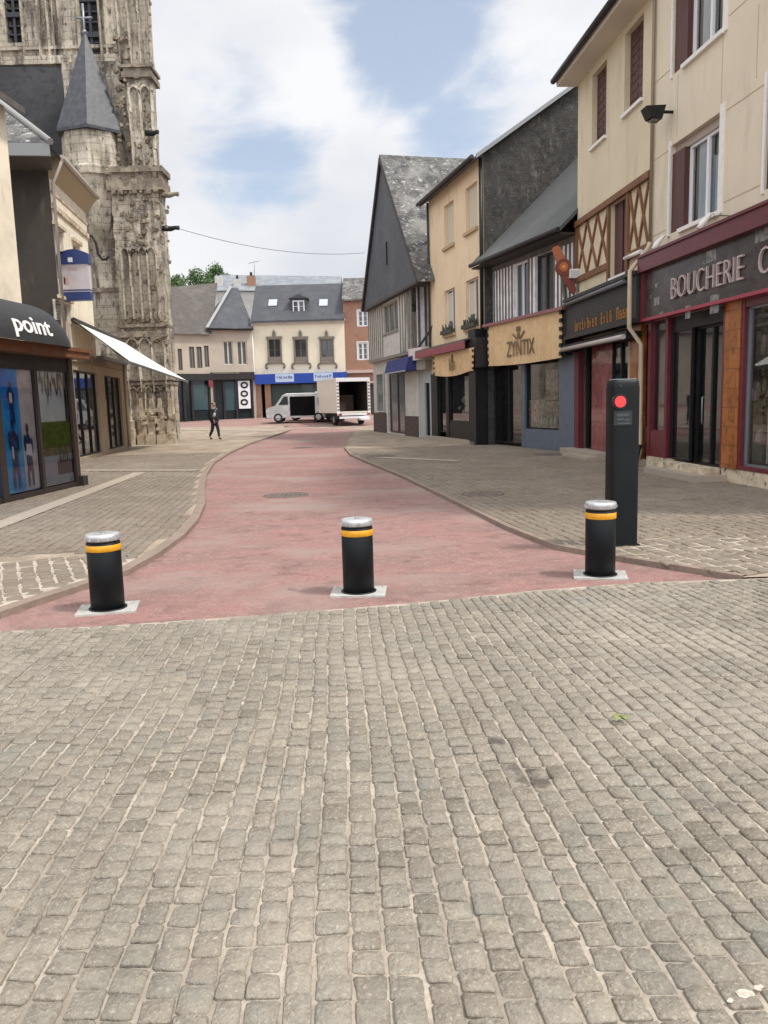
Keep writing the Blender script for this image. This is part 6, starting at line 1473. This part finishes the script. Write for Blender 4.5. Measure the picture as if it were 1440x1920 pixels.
# roof: gable running to the ridge with the light verge line
zr2_ = F2.px(470, 540, -4)[1]
mb = MB(); mb.poly([F2.P(-.1, .3, zE2_), F2.P(F2.W + .1, .3, zE2_), F2.P(F2.W + .1, -4.2, zr2_), F2.P(F2.W * .86, -4.2, zr2_)]); mb.build('roof', M_slate, f2)
mb = MB(); mb.poly([F2.P(F2.W + .1, -4.2, zr2_), F2.P(F2.W * .86, -4.2, zr2_), F2.P(-.1, .3, zE2_), F2.P(-.1, -8, zE2_)][::-1]); mb.build('roof_rear', M_roofbrown, f2)
MB().bar(F2.P(-.1, .3, zE2_ + .08), F2.P(F2.W * .86, -4.2, zr2_ + .08), .22, .06, (0, -.5, .8)).build('verge', mat('pale_verge2', (.30, .30, .30), .6), f2)
MB().tube([F2.P(-.1, .36, zE2_), F2.P(F2.W, .36, zE2_)], .08, 8).build('gutter', M_black, f2)
# left beige house
F3, f3 = farhouse('long_beige_house', 'long beige house with brown roof and dark shopfront next to the church', 300, 399, 620, YF - 4, YF - 1.5, M_creamA)
zE3_ = F3.px(365, 627)[1]; zs3 = F3.px(365, 701)[1]
wh3 = [F3.rect(334, 654, 694, 342, 654, 694), F3.rect(355, 650, 690, 365, 650, 690), F3.rect(369, 650, 690, 379, 650, 690), F3.rect(383, 648, 688, 392, 648, 688)]
MB().wall(F3, 0, F3.W, g1, zE3_, 0, wh3 + [(.5, F3.W - .2, g1, zs3 - .1)], .15).build('wall', M_beigefar, f3); body_box(F3, 0, F3.W, g1, zE3_, 7, M_beigefar, f3)
for h in wh3: window(F3, h, f3, n=-.1, mullions=1, frame=M_timber, glass=M_glassm, fw=.05)
MB().fbox(F3, 0, F3.W, 0, .25, zs3 - .5, zs3).build('dark_fascia', M_charcoal, f3); MB().fbox(F3, .5, F3.W - .2, -.25, -.1, g1, zs3 - .5).build('shop_window', mat('dark_shop_glass', (.02, .02, .02)), f3)
MB().fbox(F3, F3.px(362, 760)[0], F3.px(392, 760)[0], -.1, -.05, g1 + .8, zs3 - .8).build('teal_pane', mat('teal_glass', (.05, .08, .09)), f3)
mb = MB(); 
for px in (345, 360, 393): u = F3.px(px, 740)[0]; mb.fbox(F3, u - .08, u + .08, -.1, .06, g1, zs3 - .5)
mb.build('shopfront_post', M_charcoal, f3)
MB().fbox(F3, F3.px(388, 716)[0], F3.px(396, 716)[0], .26, .3, zs3 - .95, zs3 - .5).build('red_mark', mat('dull_red', (.20, .03, .04), .6), f3)
zr3_ = F3.px(380, 548, -4)[1]
mb = MB(); mb.poly([F3.P(-.5, .35, zE3_), F3.P(F3.W + .1, .35, zE3_), F3.P(F3.W + 3.2, -4.5, zr3_ + .9), F3.P(-.5, -4.5, zr3_ - .2)]); mb.build('roof', M_roofbrown, f3)
# brick house right of the cream one
F4, f4 = farhouse('brick_house', 'narrow red brick house with white framed windows at the street end', 650, 712, 560, YF + .2, YF + .2, M_brick)
zE4_ = F4.px(670, 561)[1]; zs4 = F4.px(670, 697)[1]
wh4 = [F4.rect(671, 642, 675, 690, 642, 675), F4.rect(671, 582, 612, 690, 582, 612)]
MB().wall(F4, 0, F4.W, g1, zE4_, 0, wh4, .15).build('wall', M_brick, f4); body_box(F4, 0, F4.W, g1, zE4_, 8, M_brick, f4)
for h in wh4: window(F4, h, f4, n=-.08, mullions=1, bars=2, frame=M_pvc, glass=M_glassdk, fw=.10, surround=.08)
MB().fbox(F4, 0, F4.W, 0, .3, zs4 - .1, zs4 + .12).fbox(F4, 0, F4.W, 0, .35, zs4 - .9, zs4 - .75).build('string_course', mat('pinkish_stone', (.48, .38, .33), .8), f4)
MB().fbox(F4, .2, F4.W, 0, .05, g1, zs4 - 1).build('shopfront', M_timberdk, f4)
roof_slope(F4, -.05, F4.W, .3, zE4_, -3.4, F4.px(660, 527, -3)[1] + .3, .12, M_slateold, f4)
# roofs seen behind
bk = thing('rear_grey_roof_house', 'grey-blue roof with chimneys rising behind the beige corner house', 'house', at(500, 560, 72))
a = at(400, 545, 70); b = at(640, 545, 70); c_ = at(640, 518, 74); d_ = at(405, 515, 74)
MB().poly([a, b, c_, d_]).poly([b + Vector((0, 8, 0)), a + Vector((0, 8, 0)), d_, c_]).build('roof', mat('grey_blue_roof', (.17, .185, .21), .7, noise_=(1.4, (.24, .25, .26), .45, .62)), bk)
MB().box(a.x, b.x, 70.2, 77.8, 0, a.z).build('wall', M_infill, bk)
mb = MB()
for px, py, w_ in ((471, 520, .35), (410, 520, .3), (445, 526, .3)):
    p = at(px, py, 71.5); mb = MB().box(p.x - w_, p.x + w_, p.y - .3, p.y + .3, p.z - 1.2, p.z + .1); o_c = mb.build('chimney', M_brick if px == 471 else M_infill, bk)
    MB().lathe([(.12, 0), (.10, .35)], p + Vector((0, 0, .1)), 8).build('chimney_pot', M_black, o_c, uv=False)
ap = at(476, 515, 71.5); an_ = thing('television_antenna', 'thin roof television antenna above the slate roofs', 'antenna', ap)
atp = at(477, 489, 71.5)
MB().tube([ap - Vector((0, 0, .6)), atp], .03, 6).build('mast', M_zinc, an_, uv=False)
mb = MB().tube([atp + Vector((-.5, 0, -.2)), atp + Vector((.5, 0, 0))], .022, 6)
for k in range(5): q = atp + Vector((-.45 + .22 * k, 0, -.19 + .045 * k)); mb.tube([q + Vector((0, -.3, -.12)), q + Vector((0, .3, .12))], .014, 5)
mb.build('aerial', M_zinc, an_, uv=False)
for (x0, x1, Y0, h_, nm) in [(-60, -14, 66, 6, 'grey terrace house beyond the church, left of the cross street'), (4, 45, 66, 7, 'beige terrace house beyond the brick house on the right')]:
    t = thing('terrace_house', nm, 'house', (x0, Y0, gz(Y0))); FF = Frame((x0, Y0), (x1, Y0)); MB().fbox(FF, 0, FF.W, -8, 0, 0, h_ + .8).build('wall', M_beigefar, t)
    roof_slope(FF, 0, FF.W, .3, h_ + .8, -4, h_ + 3.6, .12, M_roofbrown, t)

# ------------------------------------------------------------------ trees beyond the roofs
def tree(label, px, py, Y, rad, hgt, seed, group='trees rising beyond the roofs'):
    r = random.Random(seed); c = at(px, py, Y); g = gz(Y); t = thing('tree', label, 'tree', (c.x, c.y, g), group)
    mb = MB(); base = Vector((c.x, c.y, g)); mb.tube([base, base + Vector((0, 0, (c.z - g) * .6)), c], [.35, .25, .1], 8)
    for k in range(7):
        a = r.uniform(0, 6.28); mb.tube([base + Vector((0, 0, (c.z - g) * r.uniform(.45, .8))), c + Vector((math.cos(a) * rad * .7, math.sin(a) * rad * .7, r.uniform(-.3, .5) * hgt))], [.12, .03], 6)
    mb.build('trunk', mat('bark', (.08, .06, .045), .9), t, uv=False)
    V = []; F_ = []; cl = []
    for k in range(34):
        v = Vector((r.gauss(0, 1), r.gauss(0, 1), r.gauss(0, 1))).normalized() * r.uniform(.55, 1); cl.append((c + Vector((v.x * rad, v.y * rad, v.z * hgt)), r.uniform(.22, .4) * rad))
    for cc_, rr in cl:
        for k in range(150):
            d = Vector((r.gauss(0, 1), r.gauss(0, 1), r.gauss(0, 1))).normalized() * rr * r.uniform(.5, 1.05); p = cc_ + d
            n = (d.normalized() + Vector((r.gauss(0, .5), r.gauss(0, .5), r.gauss(0, .5)))).normalized(); tx = n.orthogonal().normalized(); ty = n.cross(tx); s_ = r.uniform(.08, .16)
            b = len(V); V += [p + tx * s_, p + ty * s_ * .6, p - tx * s_, p - ty * s_ * .6]; F_.append((b, b + 1, b + 2, b + 3))
    m = MB(); m.v = V; m.f = F_; m.sm = [False] * len(F_); m.mi = [0] * len(F_)
    m.build('crown', mat('foliage', (.045, .095, .022), .6, noise_=[(.9, (.075, .14, .03), .42, .6), (3, (.03, .06, .018), .5, .68)]), t, uv=False)
tree('broad green tree behind the brown roof beside the church', 358, 548, 78, 2.3, 1.9, 3); tree('small green tree top just right of the broad tree', 398, 530, 84, 2.2, 1.6, 5)
tree('low green tree half hidden by the church buttress', 326, 560, 80, 1.6, 1.2, 6); tree('rear green tree above the beige corner house', 424, 545, 88, 1.7, 1.6, 9)

# ------------------------------------------------------------------ overhead cable
pA, pB = at(330, 427, YB), at(684, 474, H5.P(0, 0, 0).y); pts = []
for k in range(25):
    t = k / 24; p = pA.lerp(pB, t); p.z -= .42 * 4 * t * (1 - t); pts.append(p)
tag(MB().tube(pts, .014, 5).build('overhead_cable', mat('cable_grey', (.20, .20, .22), .6), uv=False), 'thin overhead cable strung from the church to the slate gable', 'cable')

# ------------------------------------------------------------------ vehicles
M_tyre = mat('tyre_rubber', (.015, .015, .016), .9); M_wheel = mat('grey_wheel', (.35, .35, .36), .4, metal=.5)
class Local:
    """vehicle space: f forward, l to its left, z up"""
    def __init__(s, o, heading):
        s.o = Vector(o); s.f = Vector((math.cos(heading), math.sin(heading), 0)); s.l = Vector((-math.sin(heading), math.cos(heading), 0))
    def P(s, x, y, z): return s.o + s.f * x + s.l * y + Vector((0, 0, z))
    def box(s, mb, x0, x1, y0, y1, z0, z1): return mb.hexa([s.P(x, y, z) for z in (z0, z1) for (x, y) in ((x0, y0), (x0, y1), (x1, y1), (x1, y0))])
    def wheel(s, x, y, r, w_, parent):
        mb = MB(); seg = 20
        def ring(rr, yy): return [s.P(x + rr * math.cos(2 * math.pi * k / seg), yy, r + rr * math.sin(2 * math.pi * k / seg)) for k in range(seg)]
        R_ = [ring(r * .6, y - w_ / 2), ring(r * .95, y - w_ / 2), ring(r, y - w_ * .35), ring(r, y + w_ * .35), ring(r * .95, y + w_ / 2), ring(r * .6, y + w_ / 2)]
        V = [p for q in R_ for p in q]; mb.add(V, [(i * seg + k, i * seg + (k + 1) % seg, (i + 1) * seg + (k + 1) % seg, (i + 1) * seg + k) for i in range(5) for k in range(seg)], True)
        w = mb.build('wheel', M_tyre, parent, uv=False, recalc=True)
        mb = MB(); a = ring(r * .6, y - w_ * .42); b = ring(r * .6, y + w_ * .42); mb.add(a + b, [tuple(range(seg)), tuple(range(seg, 2 * seg))[::-1]] + [(k, (k + 1) % seg, seg + (k + 1) % seg, seg + k) for k in range(seg)])
        mb.build('rim', M_wheel, w, uv=False, recalc=True)
# box truck, its open dark rear towards the street
YK = 50.0; c0 = at(664, 797, YK); hd = math.radians(90 + 22); gk = gz(YK)
TK = Local((c0.x, YK + .2, gk), hd)
tk = thing('box_truck', 'cream white box truck seen from behind with its dark open load bay', 'truck', TK.o)
M_cream = mat('cream_white_body', (.70, .62, .52), .4, noise_=(3, (.64, .56, .47), .5, .7)); hw_ = 1.1; zb0_, zt0_ = .78, 2.86; L_ = 4.0
mb = MB(); TK.box(mb, 0, L_, hw_ - .05, hw_, zb0_, zt0_); TK.box(mb, 0, L_, -hw_, -hw_ + .05, zb0_, zt0_); TK.box(mb, 0, L_, -hw_ + .05, hw_ - .05, zb0_, zb0_ + .08); TK.box(mb, L_ - .06, L_, -hw_ + .05, hw_ - .05, zb0_ + .08, zt0_)
box_ = mb.build('box_body', M_cream, tk); mb = MB(); TK.box(mb, -.03, L_ + .02, -hw_ - .02, hw_ + .02, zt0_, zt0_ + .10); mb.build('roof', M_pvc, box_)
mb = MB(); TK.box(mb, -.04, 0, hw_ - .14, hw_ + .03, zb0_ - .05, zt0_); TK.box(mb, -.04, 0, -hw_ - .03, -hw_ + .14, zb0_ - .05, zt0_); TK.box(mb, -.04, 0, -hw_ + .14, hw_ - .14, zt0_ - .14, zt0_); TK.box(mb, -.12, 0, -hw_, hw_, zb0_ - .16, zb0_ - .02); mb.build('rear_frame', M_pvc, tk)
mb = MB(); r_ = random.Random(2)
for k in range(9):
    z = zb0_ + .15 + k * .21; TK.box(mb, -.05, -.041, hw_ - .12, hw_ + .01, z, z + .09); TK.box(mb, -.05, -.041, -hw_ - .01, -hw_ + .12, z, z + .09)
mb.build('reflective_chevron', mat('faded_red_tape', (.30, .17, .14), .5), tk)
mb = MB(); TK.box(mb, .3, 3.8, hw_ - .10, hw_ - .06, zb0_ + .1, zt0_ - .05); TK.box(mb, .3, 3.8, -hw_ + .06, -hw_ + .10, zb0_ + .1, zt0_ - .05); TK.box(mb, 3.8, 3.9, -hw_ + .1, hw_ - .1, zb0_ + .1, zt0_ - .05); TK.box(mb, .02, 3.9, -hw_ + .06, hw_ - .06, zt0_ - .04, zt0_ - .005); mb.build('bay_lining', mat('dark_lining', (.03, .026, .022), .8), tk)
mb = MB(); TK.box(mb, 1.4, 2.2, -.5, .5, zb0_ + .08, 1.9); TK.box(mb, .7, 1.1, .3, .8, zb0_ + .08, 1.4); mb.build('stacked_load', mat('dark_load', (.05, .035, .03), .9, noise_=(5, (.10, .05, .04), .5, .65)), tk)
mb = MB()
prf = [(L_ + .08, .45), (L_ + .08, 2.25), (L_ + .9, 2.22), (L_ + 1.55, 1.35), (L_ + 1.75, 1.1), (L_ + 1.8, .45)]
mb.prism([TK.P(x, -.98, z) for x, z in prf], TK.l * 1.96); cabm = mb.build('cab', M_cream, tk, recalc=True)
mb = MB(); 
for sg_ in (1, -1):
    mb.add([TK.P(L_ + .35, sg_ * .986, 1.35), TK.P(L_ + 1.35, sg_ * .986, 1.35), TK.P(L_ + .88, sg_ * .986, 2.05), TK.P(L_ + .35, sg_ * .986, 2.08)], [(0, 1, 2, 3)])
mb.build('cab_window', M_glassdk, cabm)
mb = MB(); TK.box(mb, L_ + 1.1, L_ + 1.3, 1.0, 1.25, 1.35, 1.75); mb.build('mirror', M_black, cabm)
mb = MB(); TK.box(mb, .1, L_ + 1.5, -.7, .7, .45, .72); TK.box(mb, .2, .9, hw_ - .2, hw_ - .1, .4, .72); mb.build('chassis', M_black, tk)
mb = MB(); TK.box(mb, -.55, .1, -.9, -.3, .30, .42); TK.box(mb, -.15, -.05, -1.0, 1.0, .42, .56); mb.build('tail_bar', M_pvc, tk)
for x in (1.1, L_ + .95):
    for y in (.88, -.88): TK.wheel(x, y, .36, .24, tk)
mb = MB()
for y in (.95, -.95): TK.box(mb, -.16, -.12, y - .10, y + .10, zb0_ - .14, zb0_ - .04)
mb.build('tail_light', mat('tail_red', (.35, .02, .02), .3), tk)
# van facing left behind it
YV = 54.2; c0 = at(503, 790, YV); gv = gz(YV); VN = Local((c0.x, YV, gv), math.pi)   # forward = -x, origin at nose
vn = thing('white_van', 'small white van facing left, its side blackened by an open door, behind the truck', 'van', VN.o)
M_vw = mat('silver_white_body', (.42, .42, .42), .3, noise_=(4, (.55, .55, .56), .45, .65), coat=.3)
prf = [(0, .30), (.02, .78), (-.10, .96), (-.62, 1.12), (-1.12, 1.78), (-1.4, 1.92), (-4.3, 1.92), (-4.38, 1.5), (-4.4, .30)]
mb = MB(); n_ = len(prf)
lay = [(-.84, .985), (-.80, 1.0), (.80, 1.0), (.84, .985)]
V = []
for y, sc in ((-.86, .0), (-.86, .0)): pass
ys = [-.87, -.80, .80, .87]
for yi, y in enumerate(ys):
    for (x, z) in prf:
        ins = .05 if yi in (0, 3) else 0; zz = z - (ins if z > 1.2 else 0); yy = y; V.append(VN.P(x - (ins if x > -.5 else -ins if x < -4 else 0), yy, zz))
F_ = [tuple(range(n_)), tuple(range(3 * n_, 4 * n_))[::-1]] + [(i * n_ + k, i * n_ + (k + 1) % n_, (i + 1) * n_ + (k + 1) % n_, (i + 1) * n_ + k) for i in range(3) for k in range(n_)]
mb.add(V, F_); vb = mb.build('body', M_vw, vn, recalc=True)
def vquad(pts, nm, m, p=vb):
    mb = MB()
    for sg_ in (1, -1): mb.add([VN.P(x, sg_ * .882, z) for x, y, z in pts], [tuple(range(len(pts)))])
    return mb.build(nm, m, p)
vquad([(-.85, .815, 1.16), (-1.5, .815, 1.16), (-1.5, .815, 1.72), (-1.22, .815, 1.70)], 'front_quarter_window', M_glassdk)
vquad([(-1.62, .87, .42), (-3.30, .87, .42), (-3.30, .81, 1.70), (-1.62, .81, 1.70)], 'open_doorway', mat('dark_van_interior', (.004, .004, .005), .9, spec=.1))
vquad([(-3.5, .815, 1.15), (-4.2, .815, 1.15), (-4.12, .81, 1.62), (-3.5, .81, 1.62)], 'rear_side_window', M_glassdk)
mb = MB(); mb.add([VN.P(-.66, -.70, 1.15), VN.P(-.66, .70, 1.15), VN.P(-1.10, .66, 1.74), VN.P(-1.10, -.66, 1.74)], [(0, 1, 2, 3)]); o_ = mb.build('windscreen', M_glassdk, vb)
for v in o_.data.vertices: v.co += Vector((-.02, 0, .02))
for y in (-.62, .62):
    mb = MB(); VN.box(mb, .0, -.25, y - .16, y + .16, .66, .82); mb.build('headlight', M_pvc, vn)
mb = MB(); VN.box(mb, .06, -.2, -.82, .82, .28, .48); mb.build('bumper', M_black, vn)
for x in (-.80, -3.5):
    for y in (.78, -.78): VN.wheel(x, y, .31, .2, vn)
# dark car half hidden behind the truck
YD = 56.5; c0 = at(536, 788, YD); DC = Local((c0.x, YD, gz(YD)), math.pi)
dc = thing('dark_car', 'black hatchback mostly hidden between the white van and the truck', 'car', DC.o)
prf = [(0, .3), (.0, .65), (-.1, .80), (-.95, .95), (-1.5, 1.42), (-3.2, 1.44), (-3.8, .95), (-3.85, .3)]
mb = MB(); mb.prism([DC.P(x, -.82, z) for x, z in prf], DC.l * 1.64); db = mb.build('body', mat('black_car_paint', (.012, .012, .014), .25, coat=.6), dc, recalc=True)
mb = MB()
for sg_ in (1, -1): mb.add([DC.P(-1.1, sg_ * .83, .97), DC.P(-3.4, sg_ * .83, .97), DC.P(-3.1, sg_ * .83, 1.36), DC.P(-1.55, sg_ * .83, 1.36)], [(0, 1, 2, 3)])
mb.build('side_window', M_glassdk, db)
for x in (-.75, -3.1):
    for y in (.72, -.72): DC.wheel(x, y, .30, .2, dc)

# ------------------------------------------------------------------ the pedestrian
def skin_mesh(name, nodes, edges, m, parent, root=0, sub=2):
    me = bpy.data.meshes.new(name); me.from_pydata([n_[0] for n_ in nodes], edges, []); o = bpy.data.objects.new(name, me); COL.objects.link(o)
    md = o.modifiers.new('skin', 'SKIN'); md.use_smooth_shade = True
    for i, n_ in enumerate(nodes):
        r_ = n_[1]; o.data.skin_vertices[0].data[i].radius = r_ if isinstance(r_, tuple) else (r_, r_)
        o.data.skin_vertices[0].data[i].use_root = (i == root)
    sb = o.modifiers.new('sub', 'SUBSURF'); sb.levels = sub; sb.render_levels = sub
    dg = bpy.context.evaluated_depsgraph_get(); dg.update(); m2 = bpy.data.meshes.new_from_object(o.evaluated_get(dg)); bpy.data.objects.remove(o)
    m2.name = name; m2.materials.clear()
    for mm in (m if isinstance(m, list) else [m]): m2.materials.append(mm)
    o = bpy.data.objects.new(name, m2); COL.objects.link(o); o.parent = parent; return o
fp_ = G(404, 825); pz = PZ + gz(fp_.y)
pe = thing('person', 'lone walker in dark jacket and trousers with a pale grey bag on the left pavement', 'person', (fp_.x, fp_.y, pz))
pe.rotation_euler.z = math.radians(58)
M_skin = mat('skin', (.30, .18, .13), .6)
N_ = []; E_ = []
def nd(p, r_, par=None):
    N_.append((p, r_)); i = len(N_) - 1
    if par is not None: E_.append((par, i))
    return i
pel = nd((0, 0, .92), (.15, .11)); ws = nd((0, .0, 1.08), (.13, .095), pel); chst = nd((0, .01, 1.30), (.155, .105), ws); nb_ = nd((0, .0, 1.46), (.07, .06), chst); nk = nd((0, -.005, 1.52), .055, nb_); hd0 = nd((0, -.01, 1.60), (.070, .085), nk); hd1 = nd((0, -.005, 1.69), (.075, .09), hd0); nd((0, .0, 1.755), (.05, .06), hd1)
nd((0, -.105, 1.615), .013, hd0)
for sx in (-1, 1):
    sh_ = nd((sx * .17, 0, 1.41), .055, nb_); swing = .13 * sx
    el = nd((sx * .215, .03 + swing * .4, 1.14), .042, sh_); wr = nd((sx * .21, -.04 + swing, .91), .028, el); pm = nd((sx * .205, -.05 + swing * 1.1, .84), (.022, .038), wr)
    for k in range(4): a = nd((sx * .205, -.075 + swing * 1.1 + k * .02, .785), .009, pm); nd((sx * .195, -.08 + swing * 1.1 + k * .02, .75 + .004 * abs(k - 1.5)), .008, a)
    nd((sx * .185, -.09 + swing, .81), .009, pm)
    st = -.16 * sx
    hp_ = nd((sx * .09, 0, .86), .085, pel); kn = nd((sx * .095, st * .55 - .03, .48), .058, hp_); an = nd((sx * .10, st + (.10 if st > 0 else 0), .09 + (.04 if st > 0 else 0)), .038, kn); nd((sx * .105, st - .13 + (.06 if st > 0 else 0), .035), (.04, .028), an)
skin_mesh('body', N_, E_, M_skin, pe)
M_jack = mat('black_jacket', (.014, .014, .018), .85); M_trs = mat('dark_trousers', (.016, .017, .024), .85)
J_ = []; Ej = []
def nj(p, r_, par=None):
    J_.append((p, r_)); i = len(J_) - 1
    if par is not None: Ej.append((par, i))
    return i
a = nj((0, 0, .86), (.20, .17)); b = nj((0, 0, 1.08), (.185, .16), a); c = nj((0, .01, 1.30), (.20, .165), b); d = nj((0, 0, 1.47), (.09, .08), c)
for sx in (-1, 1):
    swing = .13 * sx; e = nj((sx * .17, 0, 1.41), .078, c if 0 else d); f = nj((sx * .215, .03 + swing * .4, 1.14), .062, e); nj((sx * .21, -.035 + swing, .93), .048, f)
skin_mesh('jacket', [(p, ((r_ if isinstance(r_, tuple) else (r_, r_))[0] * 1.12, (r_ if isinstance(r_, tuple) else (r_, r_))[1] * 1.12)) for p, r_ in J_], Ej, M_jack, pe)
J_ = []; Ej = []
a = nj((0, 0, .92), (.16, .12))
for sx in (-1, 1):
    st = -.16 * sx; e = nj((sx * .09, 0, .84), .105, a); f = nj((sx * .095, st * .55 - .03, .48), .078, e); nj((sx * .10, st + (.10 if st > 0 else 0), .12 + (.04 if st > 0 else 0)), .058, f)
skin_mesh('trousers', J_, Ej, M_trs, pe)
J_ = []; Ej = []
a = nj((0, .01, 1.72), (.10, .11)); nj((0, .04, 1.63), (.095, .085), a)
skin_mesh('hair', J_, Ej, mat('dark_hair', (.02, .014, .01), .8), pe)
for sx in (-1, 1):
    st = -.16 * sx; J_ = []; Ej = []; o_ = .06 if st > 0 else 0
    a = nj((sx * .10, st + o_ + .03, .06 + (.03 if st > 0 else 0)), .052); nj((sx * .105, st - .14 + o_, .035), (.045, .035), a)
    skin_mesh('shoe', J_, Ej, M_black, pe)
bg_ = thing('shoulder_bag', 'pale grey bag slung across the front of the walker in dark clothes', 'bag', (fp_.x, fp_.y, pz)); bg_.rotation_euler.z = pe.rotation_euler.z
J_ = []; Ej = []
a = nj((-.17, -.13, 1.04), (.10, .06)); nj((-.10, -.15, 1.28), (.09, .05), a)
skin_mesh('pouch', J_, Ej, mat('pale_grey_canvas', (.45, .46, .48), .8), bg_, sub=1)
J_ = []; Ej = []
a = nj((-.10, -.15, 1.30), .018); b = nj((.04, -.15, 1.44), .018, a); nj((.10, .0, 1.53), .018, b)
skin_mesh('strap', J_, Ej, M_cloth[1], bg_, sub=1)
#PART5
